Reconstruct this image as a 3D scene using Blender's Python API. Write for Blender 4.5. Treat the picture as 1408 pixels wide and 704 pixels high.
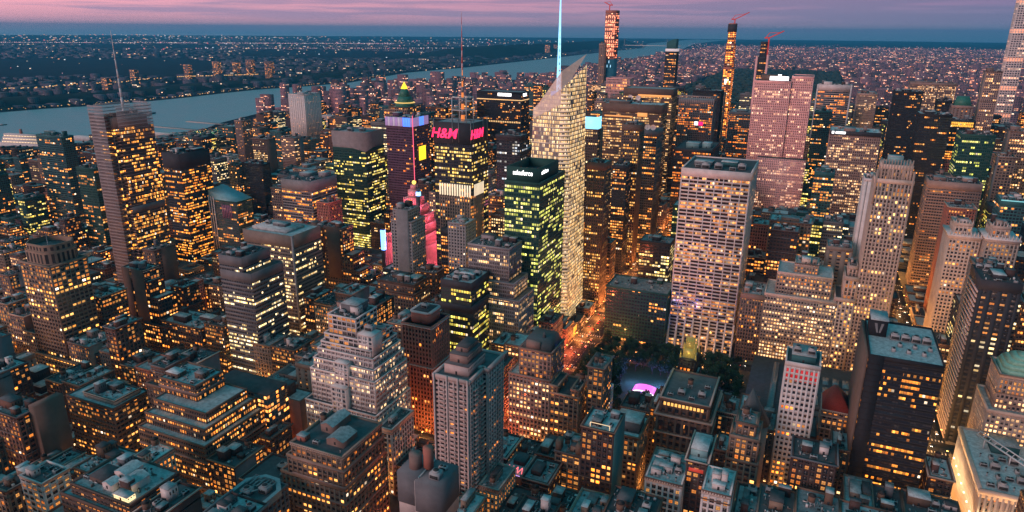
import bpy, math, random
import numpy as np
from mathutils import Matrix, Vector
# ---------------------------------------------------------------- camera, sky, sun, exposure
scene = bpy.context.scene
for o in list(bpy.data.objects): bpy.data.objects.remove(o)
COL = bpy.data.collections.new('city'); scene.collection.children.link(COL)
R = math.radians
CP = Vector((-38.0, 0.0, 326.0)); HEAD, PITCH, ROLL = R(23.5), R(18.1), R(.46)
_F = Vector((-math.sin(HEAD)*math.cos(PITCH), math.cos(HEAD)*math.cos(PITCH), -math.sin(PITCH)))
_R0 = Vector((math.cos(HEAD), math.sin(HEAD), 0)); _U0 = _R0.cross(_F)
_R = _R0*math.cos(ROLL)+_U0*math.sin(ROLL); _U = _U0*math.cos(ROLL)-_R0*math.sin(ROLL)
cd = bpy.data.cameras.new('camera'); cam = bpy.data.objects.new('camera', cd); COL.objects.link(cam)
cd.lens = 36*952/1408; cd.sensor_width = 36; cd.clip_start = 1; cd.clip_end = 200000
cam.matrix_world = Matrix(((_R.x,_U.x,-_F.x,CP.x),(_R.y,_U.y,-_F.y,CP.y),(_R.z,_U.z,-_F.z,CP.z),(0,0,0,1)))
scene.camera = cam
vs = scene.view_settings; vs.view_transform = 'Standard'; vs.look = 'None'; vs.gamma = 1; vs.exposure = 0.2
cy = scene.cycles
cy.max_bounces = 4; cy.diffuse_bounces = 2; cy.glossy_bounces = 2; cy.transmission_bounces = 2
cy.volume_bounces = 0; cy.sample_clamp_indirect = 1.5; cy.sample_clamp_direct = 12
cy.use_denoising = True; cy.caustics_reflective = False; cy.caustics_refractive = False
def nn(nt, t, **k):
    n = nt.nodes.new(t)
    for a, b in k.items():
        if a.startswith('i_'): n.inputs[a[2:].replace('_', ' ')].default_value = b
        else: setattr(n, a, b)
    return n
def mth(nt, op, a, b=None, clamp=False):
    n = nt.nodes.new('ShaderNodeMath'); n.operation = op; n.use_clamp = clamp
    for i, v in enumerate((a, b)):
        if v is None: continue
        if isinstance(v, (int, float)): n.inputs[i].default_value = v
        else: nt.links.new(v, n.inputs[i])
    return n.outputs[0]
def mixc(nt, f, a, b, mode='MIX'):
    n = nt.nodes.new('ShaderNodeMix'); n.data_type = 'RGBA'; n.blend_type = mode
    for i, v in ((0, f), (6, a), (7, b)):
        if isinstance(v, (int, float)): n.inputs[i].default_value = v
        elif isinstance(v, tuple): n.inputs[i].default_value = (*v[:3], 1)
        else: nt.links.new(v, n.inputs[i])
    return n.outputs[2]
def ramp(nt, fac, stops):
    n = nt.nodes.new('ShaderNodeValToRGB'); e = n.color_ramp.elements
    while len(e) < len(stops): e.new(.5)
    for q, (p, c) in zip(e, stops): q.position = p; q.color = (*c, 1)
    nt.links.new(fac, n.inputs[0]); return n.outputs[0]
w = bpy.data.worlds.new('World'); scene.world = w; w.use_nodes = True; nt = w.node_tree
bg = nt.nodes['Background']
tc = nn(nt, 'ShaderNodeTexCoord'); sp = nn(nt, 'ShaderNodeSeparateXYZ'); nt.links.new(tc.outputs['Generated'], sp.inputs[0])
elev = mth(nt, 'MULTIPLY', mth(nt, 'ARCSINE', sp.outputs[2]), 180/math.pi)      # degrees above the horizon
el = mth(nt, 'MULTIPLY', mth(nt, 'ADD', elev, 1.0), 1/60, True)
def E(d): return (d+1)/60
west = ramp(nt, el, [(0,(.20,.30,.40)),(E(-.4),(.27,.36,.46)),(E(.05),(.50,.36,.46)),(E(.5),(.74,.36,.44)),(E(2.2),(1.2,.48,.54)),(E(4.5),(.80,.32,.44)),(E(10),(.34,.28,.36)),(E(24),(.06,.15,.20)),(E(45),(.035,.30,.39)),(1,(.04,.36,.46))])
east = ramp(nt, el, [(0,(.07,.13,.22)),(E(-.3),(.10,.17,.28)),(E(1.3),(.15,.18,.32)),(E(3),(.19,.14,.29)),(E(6),(.13,.11,.22)),(E(12),(.05,.07,.12)),(E(24),(.016,.07,.10)),(E(45),(.03,.28,.37)),(1,(.035,.33,.43))])
az = mth(nt, 'ARCTAN2', sp.outputs[0], sp.outputs[1])                          # 0 uptown, minus to the west
af = mth(nt, 'MULTIPLY', mth(nt, 'ADD', az, R(66)), 1/R(84), True)
af = mth(nt, 'POWER', af, .8)
sky = mixc(nt, af, west, east)
mp = nn(nt, 'ShaderNodeMapping'); mp.inputs['Scale'].default_value = (2.6, 2.6, 75); nt.links.new(tc.outputs['Generated'], mp.inputs[0])
cn = nn(nt, 'ShaderNodeTexNoise', i_Scale=1.7, i_Detail=5.0, i_Roughness=.55); nt.links.new(mp.outputs[0], cn.inputs[0])
cl = ramp(nt, cn.outputs[0], [(.44,(0,0,0)),(.58,(.85,.85,.85))])
lowm = ramp(nt, el, [(E(.3),(0,0,0)),(E(1.0),(1,1,1)),(E(3.2),(.8,.8,.8)),(E(6),(0,0,0))])
cf = mth(nt, 'MULTIPLY', cl, lowm)
sky = mixc(nt, mth(nt, 'MULTIPLY', cf, .8), sky, mixc(nt, af, (.30,.26,.42), (.14,.16,.28)))
nt.links.new(sky, bg.inputs[0]); bg.inputs[1].default_value = 1.0
sl = bpy.data.lights.new('afterglow_sun', 'SUN'); sl.energy = 2.0; sl.angle = R(30); sl.color = (1, .60, .56)
so = bpy.data.objects.new('afterglow_sun', sl); COL.objects.link(so)
so.rotation_euler = Vector((0.42, 1.0, -.30)).to_track_quat('-Z', 'Y').to_euler()
HAZE_D = 3.8e-5
HERO={
'nyt':(-813.4,-778.4,548.7,607.7,240.0,'nyt','office_tower','office tower','tall tower wrapped in pale screens with a thin white mast and orange floors'),
'tealglass':(-1189.7,-1128.5,720.0,740.0,160.0,'teal','apartment_tower','apartment tower','dark teal glass tower with one pale striped side near the river'),
'tealgreen':(-988.5,-952.7,640.0,662.0,137.7,'greendk','apartment_tower','apartment tower','dim green glass slab just west of the mast tower'),
'elevents':(-875.3,-841.9,690.0,742.8,158.7,'orangeoff','office_tower','office tower','dark glass tower full of orange windows beside the mast tower'),
'riverside':(-1227.6,-1206.6,1180.0,1208.6,129.9,'pinkstone','apartment_tower','apartment tower','slim pinkish tower with a dark side standing next to the river piers'),
'blacktower':(-980.1,-932.9,940.0,960.0,95.2,'blackslab','apartment_tower','apartment tower','black nearly unlit slab in front of the river park'),
'westin':(-835.3,-782.7,725.0,755.0,89.1,'westin','hotel_tower','hotel','hotel with green and mauve glass, white ribs and a teal sloping roof'),
'beige':(-571.6,-507.8,524.0,568.4,126.6,'beigeband','office_tower','office tower','wide taupe office tower with a flat pale teal roof and strip windows'),
'striped':(-521.5,-493.9,442.0,477.0,130.0,'greyband','office_tower','office tower','grey banded office tower with bright yellow strips and a lower east wing'),
'artdeco':(-670.4,-630.4,359.0,393.0,127.9,'tanlit','office_tower','office tower','tan tower with a chamfered open crown and rows of golden windows'),
'brownslab':(-653.0,-624.6,442.0,460.0,99.0,'brickblank','brick_building','brick building','brown brick slab with a dark slit and a blank south wall'),
'litbrick':(-702.0,-670.8,556.0,580.0,39.7,'bricklit','brick_building','brick building','small dark brick block dotted with amber windows below the orange glowing tower'),
'lowred':(-609.4,-557.0,442.0,473.4,49.5,'bricklit','loft_building','loft building','low dark red building with teal roofs behind the big stepped office block'),
'stepbody':(-435.6,-375.2,277.0,317.0,67.1,'bronzelit','office_building','office building','big stepped office block with a teal roofed penthouse and glowing amber strips'),
'westwing':(-528.7,-478.5,290.0,320.0,62.8,'brownlit','office_building','office building','brown block with a square grid of golden windows west of the stepped office block'),
'tealroof':(-645.8,-597.6,310.0,340.0,34.7,'brownlit','loft_building','loft building','broad block with a flat teal roof and two dark bulkheads'),
'lowleft':(-535.2,-502.0,240.0,260.0,77.4,'brick','brick_building','brick building','brown brick block with dark vertical slits and a blank grey east wall'),
'pale17':(-435.6,-416.4,200.0,216.0,77.9,'white','brick_building','brick building','pale painted block with orange strip windows and a dark flat roof'),
'eight18':(-385.5,-338.1,195.0,225.0,89.4,'brownlit','loft_building','loft building','long brown block whose teal roof carries several white gabled bulkheads'),
'octroof':(-321.0,-297.2,228.0,265.6,69.4,'grey','office_building','office building','block with a chamfered pale rimmed roof crowded with cooling pipes'),
'black20':(-347.3,-306.3,277.0,307.0,51.6,'brickdk','loft_building','loft building','block with a broad black flat roof and a pale parapet'),
'brown21':(-389.5,-367.3,359.0,375.0,59.1,'brick','brick_building','brick building','narrow pinkish brick building with a blank wall and a dark bulkhead'),
'lit22':(-301.8,-264.8,277.0,317.0,90.4,'tanmas','loft_building','loft building','brown banded loft building topped by teal pitched sheds and a red hut'),
'whitestep':(-361.4,-299.0,359.0,389.0,88.0,'whitestep','office_building','office building','white gridded office building stepping back in many terraces'),
'redtower':(-327.5,-300.3,442.0,471.2,98.6,'redpier','office_tower','office tower','red brick pier tower with a pale banded square crown'),
'concrete':(-221.0,-197.6,310.0,349.2,138.1,'concrete','apartment_tower','apartment tower','tall pale concrete apartment tower with stacked balconies and a terraced penthouse'),
'greycap':(-202.4,-178.8,240.0,258.0,121.6,'greycap','hotel_tower','hotel','tower with a blank grey cap over a white lower facade with small windows'),
'glass27':(-341.4,-309.4,531.0,569.8,104.5,'mixglass','office_tower','office tower','glass tower with cluttered roof machinery and lit green and yellow floors'),
'strip28':(-333.0,-289.8,572.0,602.0,129.0,'fins','office_tower','office tower','grey finned glass tower stepping down in terraces behind the pale balcony tower'),
'diam29':(-231.9,-198.1,442.0,472.0,95.7,'pinkmas','office_building','office building','pinkish masonry building with many small golden windows and a slate mansard top'),
'low30':(-197.6,-174.8,442.0,472.0,68.7,'tanmas','loft_building','loft building','tan loft with a roof terrace between two wings, east of the pinkish stepped block'),
'w31':(-170.8,-159.0,450.0,473.4,88.2,'tanmas','loft_building','loft building','slim tan loft overlooking the park from its south side'),
'salesforce':(-309.9,-273.3,606.0,678,186.9,'greenoff','office_tower','office tower','dark green glass tower with white lettered signs on its crown'),
'boa':(-319.6,-272.8,690.0,754.2,263.3,'boa','office_tower','office tower','glowing faceted crystal tower with a pale blue lattice spire'),
'conde':(-436.2,-388.4,690.0,732.8,227.0,'condetop','office_tower','office tower','dark tower with two red signs, a fin-lit shoulder and a tall striped antenna'),
'dark1633':(-689.0,-589.8,1310.0,1350.0,206.7,'black','office_tower','office tower','black tower with two thin lit bands and white rooftop signs'),
'small682':(-432.8,-398.6,853.0,879.0,188.6,'blueoff','office_tower','office tower','small dark tower with bluish lit panes and a flat cap'),
'wwp':(-677.9,-637.1,956.5,1008.3,205.0,'tanmas','office_tower','office tower','brown tower capped by a green copper pyramid with a glowing gold tip'),
'astor':(-609.5,-564.5,853.0,899.8,205.3,'purple','office_tower','office tower','dark purple tower with a blue and mauve floodlit crown'),
'green455':(-706.7,-647.7,853.0,902.4,179.5,'greenoff2','office_tower','office tower','green glass tower with a grey sloping mechanical crown'),
'orange385':(-697.5,-647.1,725.0,779.6,131.1,'orangeoff','office_tower','office tower','black banded tower with a grey top and burning orange window rows'),
'white396':(-1414.0,-1357.8,1574.4,1643.6,150.0,'whiteblank','apartment_tower','apartment tower','white tower with blank walls and a notched top near the river'),
'pinkstep390':(-1127.8,-1091.2,1210.8,1240.8,95.0,'pinkmas','apartment_building','apartment building','small pinkish apartment block with stacked terraces below the white tower'),
'greyslab':(-445.9,-420.5,610.0,638.0,142.7,'greyslab','hotel_tower','hotel','narrow grey tower with a blank ribbed south wall in front of the pink lit pinnacle'),
'brownstep':(-533.8,-508.8,606.0,626.0,113.8,'brick','brick_building','brick building','brown brick tower that steps down eastwards beside the sloped green tower'),
'low517':(-429.8,-387.4,556.0,586.0,82.3,'stonedk','office_building','office building','dark stone block with a lit lower storey under the blank grey tower'),
'brown573':(-414.2,-393.4,610.0,630.0,77.2,'brick','brick_building','brick building','plain brown box with dark bulkhead east of the blank grey tower'),
'pale615':(-392.7,-371.3,640.0,664.0,126.6,'greyslab','brick_building','brick building','slab with a pale blind wall below the fin-lit shoulder of the red sign tower'),
'rockA':(-409.2,-310.2,1420.0,1472.6,215.6,'rock','office_tower','office tower','rear wide brown slab with white dishes and orange top rows'),
'rockT':(-574.4,-510.4,1862.2,1902.2,205.0,'rocktop','office_tower','office tower','pinkish ribbed box showing above the rear brown slab'),
'rockB':(-361.7,-265.9,1110.0,1156.0,214.6,'rock','office_tower','office tower','front wide brown slab with orange rows and a dark blank crown'),
't886':(-281.6,-257.4,935.0,961.0,204.8,'browntower','office_tower','office tower','brown piered tower with a blank grey cap in front of the brown slabs'),
't910':(-265.9,-246.9,1000.0,1039.6,189.6,'blacktower2','office_tower','office tower','dark piered tower with a grey box cap and two white dishes'),
't804':(-340.1,-320.7,950.0,975.0,193.2,'stonedk','office_tower','office tower','grey brown tower crowned by a large glowing cyan sign'),
'grey935':(-267.8,-207.6,1265.0,1299.0,212.0,'piergrey','office_tower','office tower','grey tower with a comb-like crown and a small white and red sign'),
'bk953':(-286.8,-229.0,1520.0,1565.0,208.8,'black','office_tower','office tower','plain black tower behind the comb crown tower'),
'low928':(-224.2,-171.6,1017.0,1106.4,164.4,'blackwarm','office_tower','office tower','wide dark tower with two teal boxes on its roof'),
't808':(-276.1,-255,765.0,791.0,181.3,'browntower','office_tower','office tower','slender tower with orange glowing piers beside the crystal tower'),
't843':(-283.6,-264.6,905.0,932.4,153.7,'blacktower2','office_tower','office tower','thin black tower between the orange piered tower and the brown slabs'),
'lit877':(-221.1,-183.3,820.0,850.0,78.8,'brightoff','office_building','office building','low block with bright yellow floors beside the white gridded tower'),
'lib835':(-225.3,-158.9,690.0,730.0,62.1,'darklow','office_building','office building','dark low building with faint lights and a green roof facing the park'),
'grace':(-157.6,-90.8,705.0,783.2,194.8,'grace','office_tower','office tower','huge white gridded tower with dark strip windows facing the park'),
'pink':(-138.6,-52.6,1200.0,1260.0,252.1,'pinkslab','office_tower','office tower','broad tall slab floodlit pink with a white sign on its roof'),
'pierlow':(-197.7,-150.5,1420.0,1480.0,178.4,'piergrey','office_tower','office tower','dark piered block at the west foot of the pink floodlit slab'),
'or1125':(-46.6,12.2,1500.0,1540.0,229.3,'orangegrid','office_tower','office tower','black tower in a white frame with patches of orange windows'),
'gg1120':(-46.1,-15.3,1420.0,1450.0,187.8,'teal','office_tower','office tower','narrow grey teal glass tower beside the pink floodlit slab'),
'grid1142':(-19.2,46.8,1110.0,1170.0,190.2,'pinkgrid','office_tower','office tower','pinkish gridded tower with a dark top band and a white sign'),
'cyl1125':(-33.3,-9.7,950.0,980.0,157.9,'tealbox','office_building','office building','small teal glass tower at the east foot of the pink floodlit slab'),
'w1190':(14.7,26.3,800.0,830.0,181.6,'whiteblank','office_building','office building','narrow white blind-walled tower beside the tall stone tower'),
'w1180':(42.3,84.7,1900.0,1960.0,187.1,'pinkgrid','apartment_tower','apartment tower','faint pale gridded tower standing behind the pinkish grid tower'),
'r500':(17.1,47.3,700.0,730.0,206.5,'fifth500','office_tower','office tower','tall slender tan stone tower with a finned crown and dark window columns'),
'r500low':(6.0,16.8,697.0,735,108.8,'fifth500','office_building','office building','lower stone building joined to the west side of the tall stone tower'),
'tan1138':(-11.7,12.3,760.0,790.0,115.5,'tanblank','office_building','office building','tan block with a blank side and a dark roof rim'),
'stepR':(-63.9,1.5,697.0,741.0,77.5,'stonelit','office_building','office building','stone office block in three setbacks with glowing cream windows facing the park'),
'wing1020':(-85.9,-64.2,697.0,737.0,73.9,'pinkpier','office_building','office building','pinkish ribbed stone block between the white gridded tower and the glowing stepped block'),
'black1230':(89.9,135.7,1520.0,1571.8,221.5,'black','office_tower','office tower','tall black slab behind the tall stone tower'),
'pinkg1252':(140.4,228.0,1800.0,1840.0,222.2,'pinkgrid','office_tower','office tower','pale pinkish gridded slab behind the black towers'),
'black1262':(107.1,151.5,1265.0,1315.0,206.1,'black','office_tower','office tower','wide black tower with few lights east of the tall black slab'),
'dk1289':(160.5,183.7,1510.0,1540.0,208.0,'black','office_tower','office tower','small black tower top in front of the pale rear grid slab'),
'pkgr1310':(180.7,213.1,1480.0,1510.0,208.9,'pinkblank','office_tower','office tower','pink blind tower with a green hipped roof'),
'or1305':(163.4,202.0,1370.0,1400.0,187.7,'orangeoff','office_tower','office tower','tower with a golden glowing top band behind the wide black tower'),
'grn1320':(142.8,182.8,1110.0,1150.0,196.4,'greenoff','office_tower','office tower','dark green tower streaked with yellow floors in the east'),
't1354':(225.1,249.1,1500.0,1530.0,262.4,'pinkmas','apartment_tower','apartment tower','slim brown tower west of the very tall white lattice tower'),
't1390':(212.7,238.3,1180.0,1210.0,196.0,'pinkmas','office_tower','office tower','brown terraced tower with a white sign below the very tall white lattice tower'),
't1374':(187.2,206.4,1090.0,1116.0,172.2,'tanmas','office_tower','office tower','plain tan tower east of the yellow-green lit tower'),
'band1278':(103.3,162.1,1017.0,1057.0,146.2,'pinkband','office_building','office building','wide pinkish block with thin horizontal bands'),
'brick1305':(111.3,137.5,900.0,930.0,138.9,'brickred','office_building','office building','red brick block with amber windows in front of the pink banded block'),
'crown1307':(95.4,121.6,771.0,807.0,141.4,'whitecrown','office_building','office building','block with a pale cornice and white crown beside the avenue'),
'crown1350':(124,150.0,760.0,796.0,144.4,'whitecrown','office_building','office building','white terracotta block with rows of small pinnacles'),
'teal1378':(148.8,170.4,850.0,880.0,161.3,'tealbox','office_building','office building','block with a glowing teal rimmed roof behind the white pinnacled block'),
'grey1343':(102.1,121.5,670.0,700.0,137.7,'tanblank','office_building','office building','blank grey box rising behind the dark punched-window tower'),
'darkwin':(94.8,121.8,610.0,650.0,144.5,'darkwin','office_tower','office tower','charcoal tower with widely spaced white and yellow windows'),
'lit1320':(108.7,118,732.0,762.0,81.3,'brightoff','office_building','office building','block with broad yellow lit floors behind the dark punched-window tower'),
'hsbc':(10.1,50.3,442.0,503.0,138.2,'hsbc','office_tower','office tower','broad black tower with orange streaks and a teal roof with logo bulkhead'),
'whitegrid':(-36.4,-16.0,442.0,466.0,124.0,'whitegrid','office_tower','office tower','slender white lattice tower with a band of red under the roof'),
'palazzo':(-116.1,-79.3,442.0,492.0,78.4,'palazzo','office_building','office building','ornate brown palazzo block with arched windows and a lit cornice storey'),
'radiator':(-114.8,-98.0,500.0,522.0,69.6,'blackstone','office_tower','office tower','black stone tower with a glowing gold gothic crown at the park edge'),
'f888':(-105.0,-83.6,359.0,383.0,70.7,'whitestone','loft_building','loft building','white framed loft building with teal rooftop huts near the camera'),
'f940':(-83.2,-71.6,370.0,402.6,82.2,'brickdk','loft_building','loft building','dark brick loft with a glass roofed hut and a red lit storey'),
'f966':(-69.7,-54.9,340.0,364.0,85.2,'whitestone','loft_building','loft building','small white piered loft next to the dark loft with glass hut'),
'f826':(-150.8,-123.4,420.0,450.0,56.5,'tanmas','loft_building','loft building','tan loft with a grey penthouse and yellow upper windows'),
'f1008':(-62.4,-45.2,400.0,424.0,95.2,'tanmas','loft_building','loft building','stepped tan loft below a slate cone roof'),
'f764':(-166.8,-149.8,370.0,394.0,65.4,'tanlit','loft_building','loft building','tan loft with two corner towers and three bright window rows'),
'f800':(-146.3,-126.1,359.0,383.0,95.2,'brickdk','loft_building','loft building','dark loft with a teal edge and a lit rooftop frame'),
'f690':(-196.1,-183.3,350.0,374.0,53.2,'pinkpier','loft_building','loft building','loft with pink neon tubes on the roof beside the pale balcony tower'),
'f720':(-179.4,-162.6,345.0,369.0,57.3,'brickdk','loft_building','loft building','dark brick loft with a notched teal roof east of the pink neon roof loft'),
'flat1130':(-25.3,-1.1,400.0,424.0,81.9,'brickdk','loft_building','loft building','long low block with a grey roof below the white lattice tower'),
'redroof':(-8.5,9.0,480.0,504.0,75.2,'pinkmas','brick_building','brick building','block with a steep red tiled roof west of the black curtain-wall tower'),
'dome':(105.0,124.2,545.0,575.0,104.1,'stonelit','office_building','office building','stone block with a pale green domed roof in the east'),
'flood':(90.0,136.0,468.4,528.4,47.0,'flood','office_building','office building','fluted pale block lit brilliantly from below with a crowded teal roof'),
'cpt':(-625.6,-596.2,2000.0,2038.4,380.1,'constr','construction_tower','skyscraper','unfinished skyscraper glowing red on its bare upper floors'),
'cptcore':(-634.3,-617.3,1980.0,1999,290.6,'pinkblank','apartment_tower','apartment tower','slim pinkish shaft beside the red lit unfinished skyscraper'),
't57':(-284.7,-262.9,1960.0,2008.8,346.2,'constr2','construction_tower','skyscraper','thin unfinished needle tower glowing orange'),
'one57':(-450.8,-420.8,2010.0,2041.6,289.1,'blacktower2','apartment_tower','apartment tower','dark tower with a curved crown and a pale band before the far river'),
'moma':(-171.2,-153.6,1610.0,1670.0,275.8,'blacktower2','construction_tower','skyscraper','black unfinished tower with a red crane above the pink floodlit slab'),
'park432':(308.3,354.1,1800.0,1828.0,377.7,'p432','apartment_tower','apartment tower','very tall square tower with white lattice and glowing open floors'),
}
FSTY=['brick', 'brickdk', 'tanmas', 'pinkmas', 'stonelit', 'brownlit', 'bricklit', 'greyband', 'greenoff2', 'blacktower2', 'tanblank', 'fins', 'stonedk', 'teal', 'whitestone', 'redpier', 'brickred', 'bronzelit', 'pinkgrid', 'mixglass']
KN=['office_tower', 'office_building', 'loft_building', 'apartment_building', 'low_building']
FREF=['mast tower', 'teal riverside tower', 'dim green slab', 'orange glowing tower', 'pier tower', 'black mid-height slab', 'green and mauve hotel', 'beige roofed tower', 'grey banded tower', 'octagonal crown tower', 'blank brown slab', 'small lit brick block', 'teal roofed dark red block', 'big stepped office block', 'grid window block', 'broad teal roof block', 'brown block with blank side', 'pale corner block', 'white bulkhead block', 'octagonal roof block', 'black roof block', 'pink brick sliver', 'banded loft with teal sheds', 'white wedding-cake block', 'red pier tower', 'pale balcony tower', 'grey capped hotel', 'roof machinery tower', 'finned grey tower', 'pinkish stepped block', 'twin winged loft', 'slim park-side loft', 'green glass sign tower', 'crystal tower', 'red sign tower', 'black banded tower', 'blue-lit square tower', 'copper pyramid tower', 'purple lit tower', 'sloped green tower', 'grey topped orange tower', 'white blank tower', 'pink terraced block', 'blank grey tower', 'stepped brown brick tower', 'dark cornice block', 'brown box with bulkhead', 'pale blind-walled slab', 'rear brown slab', 'box topped slab', 'front brown slab', 'piered brown tower', 'dish topped tower', 'cyan sign tower', 'comb crown tower', 'plain black tower behind comb crown', 'teal penthouse tower', 'orange piered tower', 'thin black tower', 'brightly lit low block', 'dark park-front block', 'white gridded tower', 'broad pink slab', 'dark piered block', 'white framed tower', 'grey glass sliver', 'pinkish grid tower', 'small teal glass tower', 'white blind sliver', 'faint pale tower', 'tall stone tower', 'stone tower shoulder', 'tan blind block', 'glowing stepped block', 'ribbed stone block', 'tall black slab', 'pale rear grid slab', 'wide black tower', 'small black top', 'green roofed pink tower', 'golden band tower', 'yellow-green lit tower', 'slim brown tower', 'terraced edge tower', 'plain tan edge tower', 'pink banded block', 'red brick block', 'pale corniced block', 'white pinnacled block', 'teal rimmed block', 'blank grey box', 'dark punched-window tower', 'yellow floor block', 'black curtain-wall tower', 'white lattice tower', 'palazzo block', 'gold crowned black tower', 'white framed loft', 'dark loft with glass hut', 'small white piered loft', 'grey penthouse loft', 'stepped tan loft', 'twin chimney loft', 'lit roof frame loft', 'pink neon roof loft', 'notched roof loft', 'long low roof block', 'red roofed block', 'domed stone block', 'floodlit fluted block', 'red lit skyscraper', 'slim pink shaft', 'orange needle', 'curved top tower', 'black crane tower', 'very tall white lattice tower', 'park stage']
FADJ=['brown brick', 'dark brick', 'tan stone', 'pinkish stone', 'pale stone', 'brown banded', 'amber windowed brick', 'grey strip-windowed', 'dark green glass', 'black piered', 'tan blind-walled', 'grey finned glass', 'sooty stone', 'teal glass', 'white painted', 'reddish piered', 'rust red brick', 'bronze glazed', 'pink gridded', 'green lit glass']
FFE=['a flat bare roof', 'a bulkhead hut', 'a wooden water tank', 'two roof huts', 'roof machinery', 'a water tank and hut', 'a stepped back top']
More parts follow.
